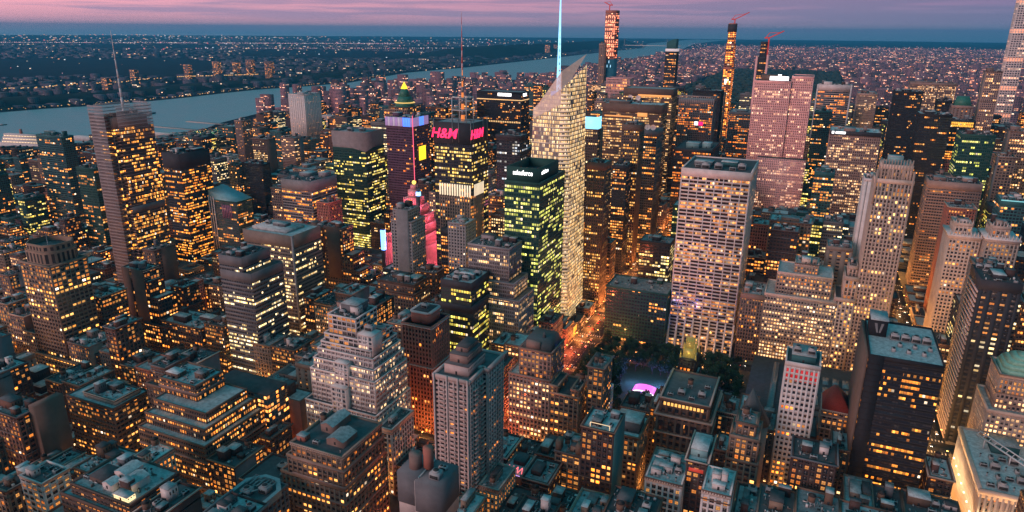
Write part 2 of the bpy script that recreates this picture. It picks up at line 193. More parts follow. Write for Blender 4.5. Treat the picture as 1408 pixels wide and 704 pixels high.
FILL="""-373.5 -352 278 303 58 6 2 5 3548 0 2 19 20
-297.5 -287 360 389 55 14 2 6 3328 0 1 23 23
-471.5 -452 314 341 88 12 2 6 2988 0 1 14 12
-574.5 -562 360 385 82 0 2 3 2984 0 3 10 10
-68.5 -41 771 796 124 6 0 1 2896 0 0 72 72
-451.5 -437 310 341 77 0 2 3 2672 0 2 13 13
-614.5 -591 278 303 71 1 2 4 2360 0 0 15 15
-654.5 -627 397 423 87 5 2 0 2320 0 0 10 10
-336.5 -322.5 195 226 86 1 2 2 2308 0 1 18 18
-196 -183 316 341 66 4 2 5 2244 0 0 105 104
55 67.5 442 467 64 1 2 5 2232 0 0 109 109
-72.5 -29 804 834 126 2 0 1 2228 0 3 67 67
-370.5 -355 314 341 54 0 2 6 2204 0 3 21 21
-118.5 -91 311 341 72 0 2 5 2128 6 3 97 97
-551.5 -528 442 471 57 17 2 1 2100 0 1 12 12
-499.5 -476 360 387 66 1 2 2 2020 0 2 13 12
-643.5 -620 481 505 67 1 2 6 2016 0 0 11 11
-392.5 -377 476 505 91 6 2 1 1992 0 0 45 45
38 67.5 396 423 62 17 2 1 1852 0 0 109 109
-471.5 -444 442 470 49 17 2 2 1844 0 2 21 21
-584.5 -565 310 341 54 0 2 2 1836 0 1 15 15
-396.5 -381 228 259 75 4 2 2 1824 0 2 18 18
-455.5 -443 195 222 68 2 2 5 1800 0 0 17 17
-1134.5 -1119 639 670 78 8 3 4 1780 0 3 1 1
-772.5 -753 558 588 69 12 2 0 1776 0 2 10 10
-492 -472 442 468 48 2 2 2 1760 0 2 21 21
-46.5 -37.5 442 467 72 12 2 1 1752 0 1 101 101
-628.5 -601 360 388 57 3 2 1 1728 0 2 14 14
-999.5 -984 606 634 69 1 3 6 1708 0 3 2 2
-20.5 2.5 360 390 68 17 2 2 1680 0 1 99 106
-40.5 -21 360 390 64 2 2 4 1616 0 1 99 99
-428.5 -413 477 505 80 3 2 2 1608 0 0 45 45
6 21.5 393 423 63 10 2 3 1584 0 1 106 106
-1.5 8.5 442 466 69 12 2 4 1512 0 3 107 107
-437.5 -410 231 259 63 17 2 1 1464 0 2 18 18
-296.5 -273 195 225 92 1 2 5 1432 0 1 18 19
-431.5 -404 396 423 47 3 2 3 1348 0 2 21 21
-334.5 -311 395 423 75 16 2 1 1344 0 1 23 23
-704.5 -685 360 389 71 3 2 4 1328 0 2 9 9
-564.5 -545 311 341 56 12 2 2 1304 0 2 14 14
-720.5 -705 360 390 80 2 2 3 1296 0 0 9 9
-283.5 -255 477 505 53 17 2 1 1272 0 0 29 29
22 37.5 397 423 61 5 2 2 1260 0 1 106 106
-182.5 -155 311 341 53 1 2 2 1256 0 3 105 105
-1060.5 -1025 1055 1081 118 12 3 4 1224 0 1 4 4
-138.5 -119 316 341 64 2 2 5 1220 0 1 105 105
-370.5 -351 442 467 74 6 2 5 1196 6 0 24 24
-16.5 4.5 853 879 119 7 0 0 1188 0 2 72 72
-407.5 -384 442 471 67 0 2 4 1184 0 2 23 23
-486.5 -459 524 555 60 4 2 0 1172 0 0 45 44
-77.5 -64 478 505 58 12 2 2 1160 0 2 101 101
-151.5 -128 480 505 43 1 2 4 1148 0 2 100 100
-53 -41 360 391 60 1 2 6 1116 0 1 99 99
-118.5 -75 853 880 107 15 0 4 1092 0 1 61 61
-483.5 -460 396 423 9 10 4 1 1068 0 0 21 21
-77.5 -63 442 470 46 12 2 6 1064 0 0 101 101
-639.5 -620 725 752 105 15 0 0 1060 0 1 40 40
-213.5 -198 360 387 57 1 2 2 1036 0 2 104 104
-154.5 -139 312 341 61 0 2 2 1028 0 3 105 105
-362.5 -335 397 423 81 0 2 6 1020 0 2 23 23
-499.5 -487 524 554 63 6 2 1 1016 0 2 7 7
-1210.5 -1198 639 670 105 13 3 4 992 0 0 1 1
-772.5 -757 395 423 89 3 2 2 988 0 0 9 9
-197.5 -185 278 304 70 2 2 1 988 0 1 26 26
-52.5 -17 853 881 117 8 0 1 976 0 3 67 67
-561.5 -546 360 390 49 6 2 3 964 0 2 14 14
-271.5 -255 606 633 45 2 2 0 912 0 2 29 29
-127.5 -117.5 475 505 51 2 2 5 912 0 0 95 95
-1032.5 -989 889 916 108 7 3 4 892 0 1 3 3
-160.5 -141 278 305 77 6 2 4 888 0 3 105 105
-458.5 -439 524 553 75 12 2 2 884 0 0 45 45
-550.5 -530 278 302 25 12 2 2 868 0 0 14 16
-363.5 -344 475 505 79 3 2 5 848 0 0 24 24
-28.5 -7 810 834 78 17 1 2 836 0 0 72 72
-94.5 -73 805 834 80 6 1 4 832 0 2 74 74
-646 -621 853 882 44 12 3 0 780 0 0 43 43
-190.5 -175 397 423 40 5 2 1 780 0 0 102 102
133 156.5 639 670 120 17 0 4 776 0 1 91 91
-1010.5 -989 935 962 89 2 3 4 768 0 0 5 5
-283.5 -255 809 834 73 17 1 5 768 0 2 57 57
-51 -37 1217 1245 117 8 0 6 744 0 2 67 67
-563 -541 853 879 112 6 0 1 744 0 0 34 34
-499.5 -472 771 796 69 11 1 1 736 0 0 47 47
-459.5 -432 398 423 9 10 4 6 728 0 0 21 21
-669 -643 557 588 40 3 2 5 724 0 0 8 8
-427.5 -400 808 834 118 17 0 1 720 0 0 32 32
-210.5 -191 396 423 34 6 2 6 720 0 2 104 104
-1549.5 -1522 886 916 69 13 3 6 708 0 0 1 1
-1016.5 -993 524 554 43 2 3 4 708 0 0 9 9
-403.5 -376 398 423 66 10 2 2 680 0 2 21 23
3 26.5 360 386 69 17 2 1 672 0 3 106 106
-379.5 -352 722 752 117 12 0 1 660 0 0 32 32
-716.5 -699 725 752 117 3 0 0 644 0 0 40 40
-1142.5 -1115 606 631 40 17 2 6 636 0 2 9 9
-499.5 -476 606 635 58 1 1 6 620 0 0 45 45
-271.5 -255 645 670 29 2 3 6 604 0 2 29 29
-404.5 -394 645 670 116 9 0 6 596 0 0 47 47
-979.5 -960 524 551 43 3 3 2 580 0 2 9 9
96 107 722 752 42 12 3 4 568 0 3 92 92
-286.5 -274 360 388 25 1 2 6 568 0 2 26 26
-638.5 -615 278 308 89 0 2 2 568 0 0 15 15
-110.5 -87 396 423 51 2 2 2 564 0 2 97 97
-884.5 -857 563 588 28 0 2 5 560 0 0 10 10
-356.5 -333 235 259 51 2 2 0 556 0 0 19 19
-483.5 -471 234 259 47 6 2 0 556 0 2 17 17
-1147.5 -1129 1215 1245 107 13 3 4 548 0 0 42 42
-1047.5 -1020 606 635 47 17 3 5 540 0 2 9 9
-684.5 -671.5 360 389 57 3 2 5 540 0 2 9 9
-1060.5 -1041 557 588 42 6 3 2 524 0 2 9 9
-552.5 -535 606 633 111 0 0 6 520 0 0 44 44
-736.5 -693 1182 1207 184 6 0 0 512 0 1 37 37
-310.5 -283 397 423 9 2 4 6 512 0 0 25 25
-271 -255 727 752 15 1 4 1 500 0 0 60 60
-285.5 -273 524 552 53 5 2 4 492 0 0 29 29
-499.5 -484 195 220 78 0 2 4 492 0 0 16 16
-545.5 -528 360 386 50 16 2 2 480 0 1 14 12
-1111.5 -1089 1264 1293 85 2 3 1 476 0 1 42 42
-1403.5 -1364 807 834 40 1 3 6 476 0 2 1 1
-821.5 -801 642 670 9 2 4 6 476 0 2 11 11
-1313.5 -1286 1137 1163 94 9 3 4 468 0 0 4 4
-264 -255 1133 1163 49 3 3 6 460 0 2 56 56
-1437.5 -1402 1346 1376 86 13 3 2 448 0 0 4 4
-226.5 -183 1839 1864 180 7 0 6 440 0 2 114 114
-620.5 -611 853 879 62 6 1 1 440 0 2 43 43
-63.5 -51 480 505 62 0 2 4 440 0 2 101 101
-499.5 -484 397 423 9 17 4 1 440 0 0 21 21
-308.5 -290 1428 1455 108 1 0 6 436 0 1 52 52
96 123.5 2036 2067 144 1 0 4 420 0 1 69 69
-540.5 -528 853 881 102 3 0 0 420 0 2 34 34
-744.5 -709 804 834 128 3 0 1 420 0 2 40 40
-1441.5 -1414 853 881 78 12 3 2 416 0 0 1 1
-271 -255 689 718 12 9 4 6 416 0 0 60 60
-50.5 -27 477 505 54 5 2 6 416 0 1 101 101
-658.5 -647 314 341 50 10 2 6 412 0 2 15 15
96 123.5 935 963 9 1 4 1 408 0 0 92 92
-750.5 -715 1017 1048 172 7 0 4 400 0 0 37 37
-447.5 -428 360 390 9 12 4 0 396 0 0 21 21
-204.5 -169 935 966 100 8 1 4 388 0 0 61 61
-663.5 -644 476 505 62 14 2 1 388 0 1 10 10
96 131.5 969 999 9 1 4 4 376 0 0 87 87
-944.5 -901 806 834 82 12 3 1 372 0 2 6 6
-1683.5 -1656 968 999 66 12 3 1 364 0 0 1 1
-499.5 -484 234 259 42 3 2 5 364 0 2 17 17
-94.5 -59 1017 1043 83 12 1 5 360 0 1 61 67
-642.5 -621 1017 1044 155 6 0 6 360 0 0 34 34
-587.5 -575 360 388 57 3 2 4 356 0 2 14 14
-1213.5 -1170 1511 1542 104 12 3 6 352 0 2 39 39
-1587.5 -1544 1675 1701 83 7 3 0 348 0 0 41 41
125.5 139.5 562 588 73 10 2 5 348 0 2 108 108
-1535.5 -1508 853 879 40 2 3 2 340 0 0 1 1
-1433.5 -1406 1303 1327 64 12 3 6 336 0 0 4 4
-644.5 -609 810 834 9 2 4 3 336 0 1 44 44
-748.5 -721 639 670 45 12 3 3 336 0 2 8 8
-982.5 -955 1134 1163 87 1 3 1 328 0 1 42 42
-592.5 -549 771 796 9 12 4 5 328 0 2 43 43
27.5 67.5 809 834 52 1 3 1 324 0 1 71 71
182 209.5 1052 1081 113 19 0 0 320 0 2 89 89
-423.5 -408 442 467 59 2 2 3 320 0 2 23 23
-414.5 -389 195 220 60 0 2 2 320 0 3 17 17
-1197.5 -1174 644 670 40 13 3 1 316 0 3 1 1
-706.5 -685 1264 1289 188 2 0 0 312 0 0 35 35
-89 -69 771 801 62 17 1 1 312 0 2 74 74
123 132.5 643 670 122 7 0 1 308 0 1 91 91
-614.5 -593 771 801 9 3 4 1 304 0 1 44 44
-499.5 -464 891 916 128 18 0 1 296 0 1 34 34
-934.5 -922 606 632 30 0 2 1 296 0 0 10 10
-1291.5 -1270 1298 1327 95 2 3 0 292 0 1 4 4
132 167.5 803 834 112 1 0 6 292 0 2 88 88
96 109.5 886 916 9 4 4 1 288 0 0 92 92
-272.5 -255 524 551 55 3 2 2 288 0 2 29 29
190 209.5 1138 1163 135 12 0 4 280 0 0 84 84
-470.5 -451 228 259 46 4 2 1 280 0 1 17 17
-1571.5 -1536 2004 2031 74 1 3 4 276 0 1 41 41
-912.5 -885 563 588 32 6 2 2 276 0 1 9 9
274 301.5 1593 1624 154 6 0 1 268 0 2 83 83
-1205.5 -1170 1625 1656 96 1 3 4 268 0 0 37 37
-74.5 -47.5 1428 1454 140 3 0 1 268 0 0 65 65
-1060.5 -1039 969 999 96 14 3 6 264 0 0 5 5
-443.5 -424 442 470 45 3 2 2 264 0 2 23 23
-708.5 -673 1215 1245 175 2 0 4 260 0 2 34 34
-1513.5 -1486 1548 1574 90 0 3 4 256 0 1 4 4
-1159.5 -1132 1384 1410 78 0 3 1 256 0 0 39 39
-640.5 -625 606 634 108 6 0 6 256 0 2 7 7
-1000.5 -985 560 588 36 3 2 2 256 0 2 9 9
-1019.5 -1000 606 634 40 14 3 0 252 0 2 9 9
-756.5 -729 442 470 74 12 2 0 252 0 1 9 9
-600.5 -588 360 386 50 1 2 6 252 0 2 14 14
-26.5 -10 475 505 55 6 2 1 248 0 0 107 107
-728.5 -701 442 473 64 0 2 6 244 0 1 9 9
-900.5 -865 1017 1045 95 12 3 5 240 0 1 42 42
-558.5 -528 807 834 79 2 1 4 240 0 2 43 43
-574.5 -551 278 305 20 2 4 1 240 0 1 16 16
-608.5 -581 805 834 9 7 4 4 236 0 0 43 43
-1405.5 -1384 1300 1327 40 2 3 2 224 0 0 4 4
-832.5 -813 689 718 9 0 4 5 224 0 2 11 11
-1299.5 -1280 689 719 105 8 3 6 224 0 0 1 1
-1653.5 -1644 1100 1127 59 9 3 2 220 0 1 1 1
-1307.5 -1280 1017 1048 90 0 3 6 220 0 2 3 3
-343.5 -324 479 505 87 1 2 1 216 0 2 24 24
96 111.5 397 423 79 0 2 0 216 0 3 109 109
-483.5 -456 195 223 54 1 2 1 216 0 0 17 17
96 123.5 1100 1127 9 9 4 6 212 0 2 70 70
96 123.5 853 883 9 17 4 2 212 0 0 92 92
96 123.5 1713 1738 140 9 0 6 208 0 2 75 75
-744.5 -723 771 795 125 7 0 1 208 0 0 40 40
-275.5 -255 1790 1821 183 2 0 4 200 0 1 55 55
-1191.5 -1164 1547 1574 99 7 3 6 192 0 2 39 39
171.5 187.5 853 881 102 9 0 0 192 0 1 88 88
-10.5 32.5 1839 1865 166 7 0 4 184 0 1 64 64
-548.5 -528 1017 1043 143 17 0 0 180 0 0 36 36
-82.5 -39 1543 1574 164 8 0 4 176 0 0 65 65
-1441.5 -1406 2004 2034 90 9 3 5 172 0 2 37 37
-540.5 -528 1593 1623 189 17 0 1 172 0 0 49 49
-1537.5 -1494 1264 1295 48 0 3 4 172 0 2 3 3
-8.5 12.5 890 916 109 7 0 1 172 0 2 72 72
-1335.5 -1314 1757 1782 98 0 3 5 168 0 2 39 39
260 295.5 1548 1574 134 12 0 6 168 0 0 83 83
-441.5 -398 1303 1327 177 13 0 4 168 0 0 50 50
-1313.5 -1278 887 916 94 1 3 2 168 0 0 0 0
-1206.5 -1191 689 719 61 0 3 6 168 0 3 1 1
-270.5 -255 558 588 45 3 2 5 168 0 2 29 29
-628.5 -593 1874 1903 185 3 0 0 164 0 0 49 49
-1443.5 -1408 1264 1290 72 8 3 3 164 0 0 4 4
374 417.5 1874 1903 162 6 0 0 160 0 2 83 83
260 303.5 1709 1738 167 9 0 1 160 0 2 82 82
-1415.5 -1380 1428 1459 82 0 3 4 160 1 1 4 42
7 28.5 1017 1048 85 6 1 3 160 0 0 68 68
-1413.5 -1378 853 882 83 2 3 0 160 0 0 1 1
-333.5 -290 1511 1537 188 1 0 6 156 0 0 54 54
-1131.5 -1089 1383 1410 90 0 3 3 156 0 2 39 39
96 139.5 1182 1210 9 17 4 4 156 0 1 70 70
196 209.5 935 963 117 9 0 0 156 0 1 89 89
-455.5 -434 1379 1410 190 3 0 4 152 0 3 49 49
153 175.5 1302 1327 126 15 0 1 152 0 0 81 81
-1527.5 -1484 1017 1045 62 1 3 3 152 0 0 0 0
-955.5 -932 725 752 117 2 3 0 152 0 0 3 3
-932.5 -913 561 588 37 4 2 5 152 0 2 9 9
-294.5 -271 442 468 67 0 2 6 152 0 1 24 24
-273.5 -255 360 386 26 1 2 0 152 0 2 26 26
-397.5 -363 1100 1128 183 17 0 6 148 0 2 53 53
-692.5 -657 1051 1081 176 11 0 6 148 0 1 37 37
13 56.5 887 916 107 11 0 0 148 0 2 68 68
-1114.5 -1089 606 632 25 16 2 2 148 0 2 9 9
-576.5 -528 1050 1081 136 9 0 1 140 0 0 36 36
-1024.5 -1003 1050 1081 50 13 3 1 140 0 1 5 5
-1741.5 -1706 969 999 40 13 3 5 140 0 0 1 1
-479.5 -467 639 670 61 7 1 2 140 0 2 45 45
-704.5 -677 606 632 58 0 1 4 140 0 2 8 8
-1060.5 -1048 606 633 38 3 2 5 140 0 0 2 9
124 141 1100 1129 140 18 0 1 136 0 2 85 85
-1797.5 -1770 1017 1046 51 1 3 3 136 0 0 1 1
-1393.5 -1364 892 916 81 1 3 5 136 0 1 1 1
-471.5 -444 561 588 60 14 2 6 136 0 0 45 45
-684.5 -672 524 553 46 16 2 0 136 0 1 10 11
-570.5 -543 396 423 36 12 2 2 136 0 3 10 12
-1335.5 -1308 1839 1863 83 12 3 0 132 0 0 37 37
-1593.5 -1550 1757 1784 66 1 3 6 132 0 2 41 41
239.5 259.5 1182 1206 153 2 0 1 132 0 2 83 83
-427.5 -415 360 385 10 14 4 4 132 0 0 21 21
-728.5 -701 1711 1738 189 6 0 6 128 0 1 35 35
-1419.5 -1398 1132 1163 74 1 3 5 128 0 2 3 3
-849.5 -822 642 670 9 2 4 1 128 0 0 11 11
-756.5 -729 397 423 74 0 2 1 128 0 0 9 9
-1709.5 -1674 2040 2067 74 1 3 4 124 0 2 42 41
-80.5 -45 1713 1738 177 7 0 0 124 0 2 65 65
-46.5 -34.5 935 964 106 1 0 1 124 0 3 67 67
-872.5 -851 973 999 97 7 3 3 124 0 2 40 40
-922.5 -895 935 962 32 1 3 6 124 0 0 40 40
5 32.5 853 881 98 1 1 4 124 0 1 72 72
-642.5 -621 892 916 78 2 1 1 124 0 2 43 43
-750.5 -715 887 916 120 8 0 1 124 0 2 39 39
-1507.5 -1486 853 883 20 12 4 0 124 0 0 1 1
-642.5 -615 771 796 9 11 4 1 124 0 1 44 44
-450.5 -438 234 259 54 12 2 3 124 0 1 17 17
-132.5 -89 1056 1081 69 6 1 5 120 6 1 61 61
-354.5 -342.5 524 552 76 0 2 2 120 0 0 27 27
-772.5 -729 1757 1786 187 13 0 6 116 0 1 35 35
-471.5 -436 1545 1574 188 3 0 1 116 0 3 49 49
96 131.5 1137 1163 9 11 4 6 116 0 2 70 70
-372.5 -357 560 588 67 6 2 0 116 0 0 27 27
-405.5 -370 1872 1903 186 19 0 0 112 0 3 113 113
-590.5 -547 1757 1787 172 3 0 1 112 0 0 49 49
-1161.5 -1134 1464 1492 90 13 3 6 112 0 2 39 39
-473.5 -458 477 505 36 2 2 1 112 0 2 23 23
-592.5 -575.5 1875 1903 189 7 0 4 108 0 0 49 49
-289.5 -255 1182 1210 35 18 3 5 108 0 1 58 58
-954.5 -935 606 637 27 2 2 5 108 0 0 10 10
-177.5 -165 479 505 47 14 2 4 108 0 2 31 31
-457.5 -442 476 505 40 16 2 0 108 0 2 23 23
39 67.5 2004 2033 150 9 0 1 104 0 0 69 69
96 123.5 1795 1821 137 19 0 0 104 0 0 75 75
-1571.5 -1550 1629 1656 87 0 3 2 104 0 1 4 4
96 139.5 1218 1245 9 18 4 2 104 0 1 70 70
-728.5 -685 1100 1129 182 13 0 4 104 0 1 37 37
-499.5 -472 559 588 55 3 2 3 104 0 3 44 44
-1405.5 -1364 2004 2030 78 13 3 0 100 0 2 37 37
238 259.5 1384 1410 135 3 0 0 100 0 0 83 83
-1471.5 -1444 1264 1294 67 13 3 4 100 0 2 3 3
-708.5 -679 971 999 86 3 1 2 100 0 2 38 38
-698.5 -679 312 341 71 2 2 0 100 0 0 15 15
-367.5 -340 2036 2067 181 7 0 6 96 0 2 54 55
-1535.5 -1500 1593 1617 62 13 3 5 96 0 1 4 4
-52.5 -31 1298 1327 59 9 1 5 96 0 0 66 67
39 67.5 771 797 35 12 3 6 96 0 1 71 71
-1391.5 -1364 771 800 25 13 3 0 96 0 0 1 1
-669 -652 524 555 9 1 4 2 96 0 2 12 12
-412.5 -393 478 505 59 17 2 0 96 0 3 45 45
-596 -585 316 341 46 12 2 1 96 0 1 15 15
318 345.5 1757 1787 144 7 0 4 92 0 2 83 83
-1423.5 -1388 1675 1703 65 8 3 6 92 0 1 41 41
-477.5 -434 1465 1492 186 6 0 0 92 0 3 49 49
-60.5 -33 1053 1081 77 7 1 5 92 0 2 72 67
-1291.5 -1256 1593 1617 88 0 3 5 88 0 1 41 39
-350.5 -329 442 472 53 6 2 6 88 0 2 24 24
-275.5 -255 2041 2067 137 13 0 1 84 0 2 63 63
-1313.5 -1292 1379 1410 78 13 3 0 84 0 0 42 42
-750.5 -715 1051 1081 190 2 0 6 84 0 2 37 37
-1783.5 -1740 1051 1081 47 2 3 0 84 0 0 2 1
-271.5 -255 1922 1948 52 9 3 1 80 0 0 63 63
55 67.5 853 879 74 17 1 6 80 0 1 71 71
-80.5 -37 1922 1946 181 13 0 6 76 0 0 64 64
-1277.5 -1234 1875 1903 103 1 3 4 76 0 2 37 37
-226.5 -183 853 879 68 3 1 0 76 0 2 59 59
-672.5 -645 809 834 9 7 4 5 76 0 2 45 44
-1615.5 -1572 1960 1985 40 14 3 0 72 0 1 41 41
96 117.5 1675 1706 89 6 1 0 72 0 1 66 66
-264 -255 1100 1129 9 9 4 1 72 0 2 59 59
-443.5 -431 562 588 63 6 2 4 72 0 0 45 45
-772.5 -751 1922 1946 180 15 0 6 68 0 1 35 35
238 273.5 1593 1620 159 9 0 1 68 0 1 79 79
160 195.5 935 962 104 7 0 4 68 0 2 89 89
-750.5 -715 853 882 112 3 0 0 68 0 1 40 40
-772.5 -749 645 670 9 7 4 4 68 0 2 11 11
-862.5 -850 642 670 41 13 3 3 68 0 2 10 10
-1160.5 -1148 644 670 40 1 3 0 68 0 3 1 1
-678.5 -651 1839 1867 182 18 0 0 64 0 0 111 111
-980.5 -945 1839 1865 117 0 3 0 64 0 0 35 35
-1397.5 -1364 1711 1738 67 1 3 6 64 0 1 41 41
-311.5 -268 1381 1410 9 17 4 6 64 0 2 56 56
182 209.5 1017 1044 122 3 0 6 64 0 2 89 89
-744.5 -709 973 999 120 19 0 1 64 0 1 39 39
-931.5 -912 724 752 48 0 3 2 64 0 2 3 3
-1246.5 -1223 689 718 40 2 3 5 64 0 0 2 1
-475.5 -452 606 635 54 5 2 3 64 0 0 45 45
-544.5 -530 315 341 48 2 2 5 64 0 2 14 14
-678.5 -659 310 341 48 1 2 6 64 0 0 15 15
266 309.5 1675 1700 151 12 0 0 60 0 2 82 82
-700.5 -679 1714 1738 186 8 0 1 60 0 1 35 35
-477.5 -456 1428 1457 184 3 0 6 60 0 3 49 49
-1719.5 -1684 1463 1492 28 7 3 6 60 0 2 3 3
-327.5 -292 1346 1374 9 18 4 1 60 0 2 52 52
-421.5 -386 1135 1163 184 6 0 0 60 0 2 53 53
-1885.5 -1850 1050 1081 40 0 3 4 60 0 0 1 1
-1663.5 -1644 935 962 40 2 3 4 60 0 0 1 1
-812.5 -801 689 714 9 13 4 6 60 0 2 11 11
-840.5 -828 563 588 26 17 2 0 60 0 0 10 10
-599.5 -587 477 505 37 12 2 5 60 0 2 8 12
-570.5 -543 1296 1327 152 7 0 6 56 0 2 33 33
-988.5 -967 890 916 45 9 3 5 56 0 2 6 6
-1593.5 -1550 886 916 40 1 3 2 56 0 0 1 1
-1335.5 -1300 804 834 40 0 3 6 56 0 2 1 1
-622.5 -599 642 670 94 15 1 5 56 0 1 7 7
-901.5 -878 606 631 33 0 2 1 56 0 2 10 10
-983.5 -971 606 636 22 3 4 6 56 0 2 9 9
-1885.5 -1842 1675 1704 9 0 4 3 52 0 0 4 4
-369.5 -326 1626 1656 187 3 0 4 52 0 1 48 48
-1885.5 -1850 1511 1539 9 12 4 0 52 0 2 3 3
238 281.5 1137 1163 163 7 0 6 52 0 1 83 83
-477.5 -456 1017 1046 145 9 0 6 52 0 1 36 36
-881.5 -869 442 470 39 10 2 1 52 0 0 9 9
184 209.5 1215 1245 137 9 0 0 48 0 2 81 81
-116.5 -89 1100 1126 62 1 1 5 48 0 1 61 61
-1669.5 -1644 1133 1163 52 2 3 0 48 0 0 0 0
-580.5 -559 810 834 76 3 1 3 48 0 2 43 43
-772.5 -745 809 834 120 9 0 0 48 0 2 40 40
-591.5 -572 721 752 9 6 4 1 48 0 2 44 44
-856.5 -841 561 588 14 14 4 0 48 0 0 10 10
-1841.5 -1798 1675 1704 9 13 4 6 44 0 0 4 4
-1857.5 -1814 1629 1656 9 8 4 5 44 0 0 4 4
-1885.5 -1842 1593 1619 9 2 4 0 44 0 2 3 3
-1335.5 -1292 1054 1081 78 0 3 5 44 0 2 3 3
-938.5 -895 889 916 9 13 4 6 44 0 1 6 6
-1016.5 -990 644 670 30 9 3 4 44 0 2 2 2
-1040.5 -1017 644 670 41 8 3 4 44 0 2 2 2
-676.5 -654.5 442 469 72 1 2 3 44 0 0 10 10
-868.5 -856 442 467 33 12 2 5 44 0 0 9 9
96 117.5 1757 1782 106 19 0 6 40 0 2 75 75
-1257.5 -1214 1511 1539 64 0 3 5 40 0 1 42 39
-1827.5 -1792 1511 1539 9 0 4 2 40 0 2 3 3
-1849.5 -1828 1511 1541 9 1 4 1 40 0 2 3 3
-68.5 -33 1465 1492 127 19 0 4 40 0 2 65 65
-1841.5 -1798 1463 1492 9 1 4 3 40 0 2 3 3
-1593.5 -1572 1017 1045 74 1 3 3 40 0 1 1 1
-1703.5 -1676 1017 1043 40 1 3 4 40 0 0 1 1
-499.5 -478 935 961 123 2 0 6 40 0 0 36 36
-486.5 -474 480 505 32 0 2 5 40 0 2 21 21
-42.5 -27 398 423 34 0 2 2 40 0 1 99 99
-736.5 -693 2004 2034 167 2 0 6 36 0 2 111 111
-277.5 -255 1839 1864 50 6 3 4 36 0 0 63 63
-1885.5 -1850 1548 1574 9 0 4 1 36 0 2 3 3
-226.5 -199 1382 1410 100 13 1 6 36 0 1 56 56
-291.5 -270 1346 1373 9 1 4 1 36 0 2 56 56
-1181.5 -1160 1379 1410 66 2 3 2 36 0 1 42 42
-1885.5 -1858 1298 1327 40 12 3 2 36 0 2 0 0
-36.5 -15 1219 1245 54 18 3 1 36 0 2 67 67
-1060.5 -1033 1135 1163 46 13 3 6 36 0 3 42 42
-752.5 -733 563 588 24 12 2 0 36 0 0 11 11
-213.5 -198 278 303 66 0 2 4 36 0 1 26 26
-499.5 -464 1712 1738 182 8 0 6 32 0 3 49 49
-1849.5 -1814 1549 1574 9 13 4 3 32 0 2 3 3
-308.5 -282 1461 1492 119 4 0 1 32 0 2 54 54
-80.5 -59 1134 1163 58 7 1 4 32 0 0 67 67
-664.5 -637 1132 1163 170 17 0 6 32 0 2 34 34
-1032.5 -989 1100 1130 50 12 3 0 32 0 3 42 42
-1016.5 -989 1017 1042 34 0 3 1 32 0 1 5 5
-289.5 -255 853 881 9 3 4 5 32 0 2 57 60
-1447.5 -1426 808 834 16 1 4 2 32 0 0 1 1
-619.5 -592 726 752 9 18 4 1 32 0 2 44 44
-226.5 -214 360 387 64 6 2 6 32 0 2 25 25
96 123.5 2004 2032 97 18 1 4 28 0 2 69 69
-399.5 -372 1922 1952 173 9 0 0 28 0 2 54 55
-1835.5 -1792 1711 1738 19 9 4 2 28 0 0 4 4
-1513.5 -1470 1631 1656 40 13 3 5 28 0 2 42 42
-1841.5 -1814 1593 1617 9 9 4 6 28 0 0 4 4
-1775.5 -1748 1463 1492 9 9 4 2 28 0 2 3 3
-1797.5 -1776 1463 1492 9 0 4 6 28 0 2 3 3
-1521.5 -1500 1300 1327 60 0 3 3 28 0 2 3 3
-1785.5 -1742 972 999 40 12 3 4 28 0 0 1 1
-441.5 -429 481 505 48 2 2 6 28 0 2 23 23
-748.5 -721 360 386 54 2 2 4 28 0 0 9 9
124 151.5 2037 2067 130 19 0 4 24 0 0 75 75
-1615.5 -1594 2041 2067 40 0 3 0 24 0 1 41 41
-1791.5 -1764 1629 1656 9 13 4 4 24 0 0 4 4
-1813.5 -1792 1629 1656 9 0 4 5 24 0 0 4 4
-1885.5 -1858 1627 1656 9 0 4 6 24 0 0 4 4
282 309.5 1511 1535 162 8 0 4 24 0 2 83 83
-722.5 -690.5 1346 1377 150 9 0 0 24 0 0 35 35
-60.5 -39 1100 1127 67 7 1 5 24 6 0 67 67
-576.5 -528 1100 1126 131 15 0 1 24 0 0 36 36
168 209.5 809 834 82 17 1 4 24 0 1 91 91
154 189.5 771 795 90 4 1 6 24 0 1 91 91
-872.5 -837 803 834 34 7 3 4 24 0 1 6 6
-598.5 -571 640 670 95 12 1 6 24 0 0 44 44
-1118.5 -1089 640 670 25 2 3 1 24 0 2 9 9
-390.5 -375 524 553 57 3 2 5 24 0 2 24 24
-375.5 -363 399 423 73 6 2 4 24 0 2 23 23
-413.5 -378 1839 1868 185 17 0 6 20 0 1 48 48
-1761.5 -1726 1795 1821 40 0 3 5 20 0 1 4 4
96 139.5 1630 1656 168 12 0 1 20 0 2 75 75
-1615.5 -1580 1511 1535 40 13 3 5 20 0 0 4 4
-634.5 -591 1428 1453 148 17 0 0 20 0 2 33 33
-1437.5 -1416 1428 1454 75 0 3 5 20 0 0 42 4
-1559.5 -1532 1346 1372 53 1 3 3 20 0 2 3 3
-1785.5 -1750 1219 1245 40 13 3 5 20 0 0 0 0
-8 4.5 972 999 92 6 1 4 20 0 2 67 67
-1040.5 -1017 560 588 27 2 2 2 20 0 2 9 9
-676.5 -664 479 505 59 2 2 3 20 0 1 10 10
-121.5 -111 395 423 12 2 4 6 20 0 0 97 97
-354.5 -342 313 341 33 2 2 4 20 0 2 20 20
-332.5 -322.5 234 259 59 5 2 2 20 0 0 19 19
-565.5 -550 234 259 72 6 2 6 20 0 2 17 16
-375.5 -332 2004 2030 155 7 0 6 16 0 3 113 55
-1805.5 -1770 2004 2030 40 0 3 2 16 0 0 41 41
-1863.5 -1836 1757 1785 15 0 4 3 16 0 2 5 4
-1863.5 -1836 1714 1738 9 8 4 4 16 0 0 4 4
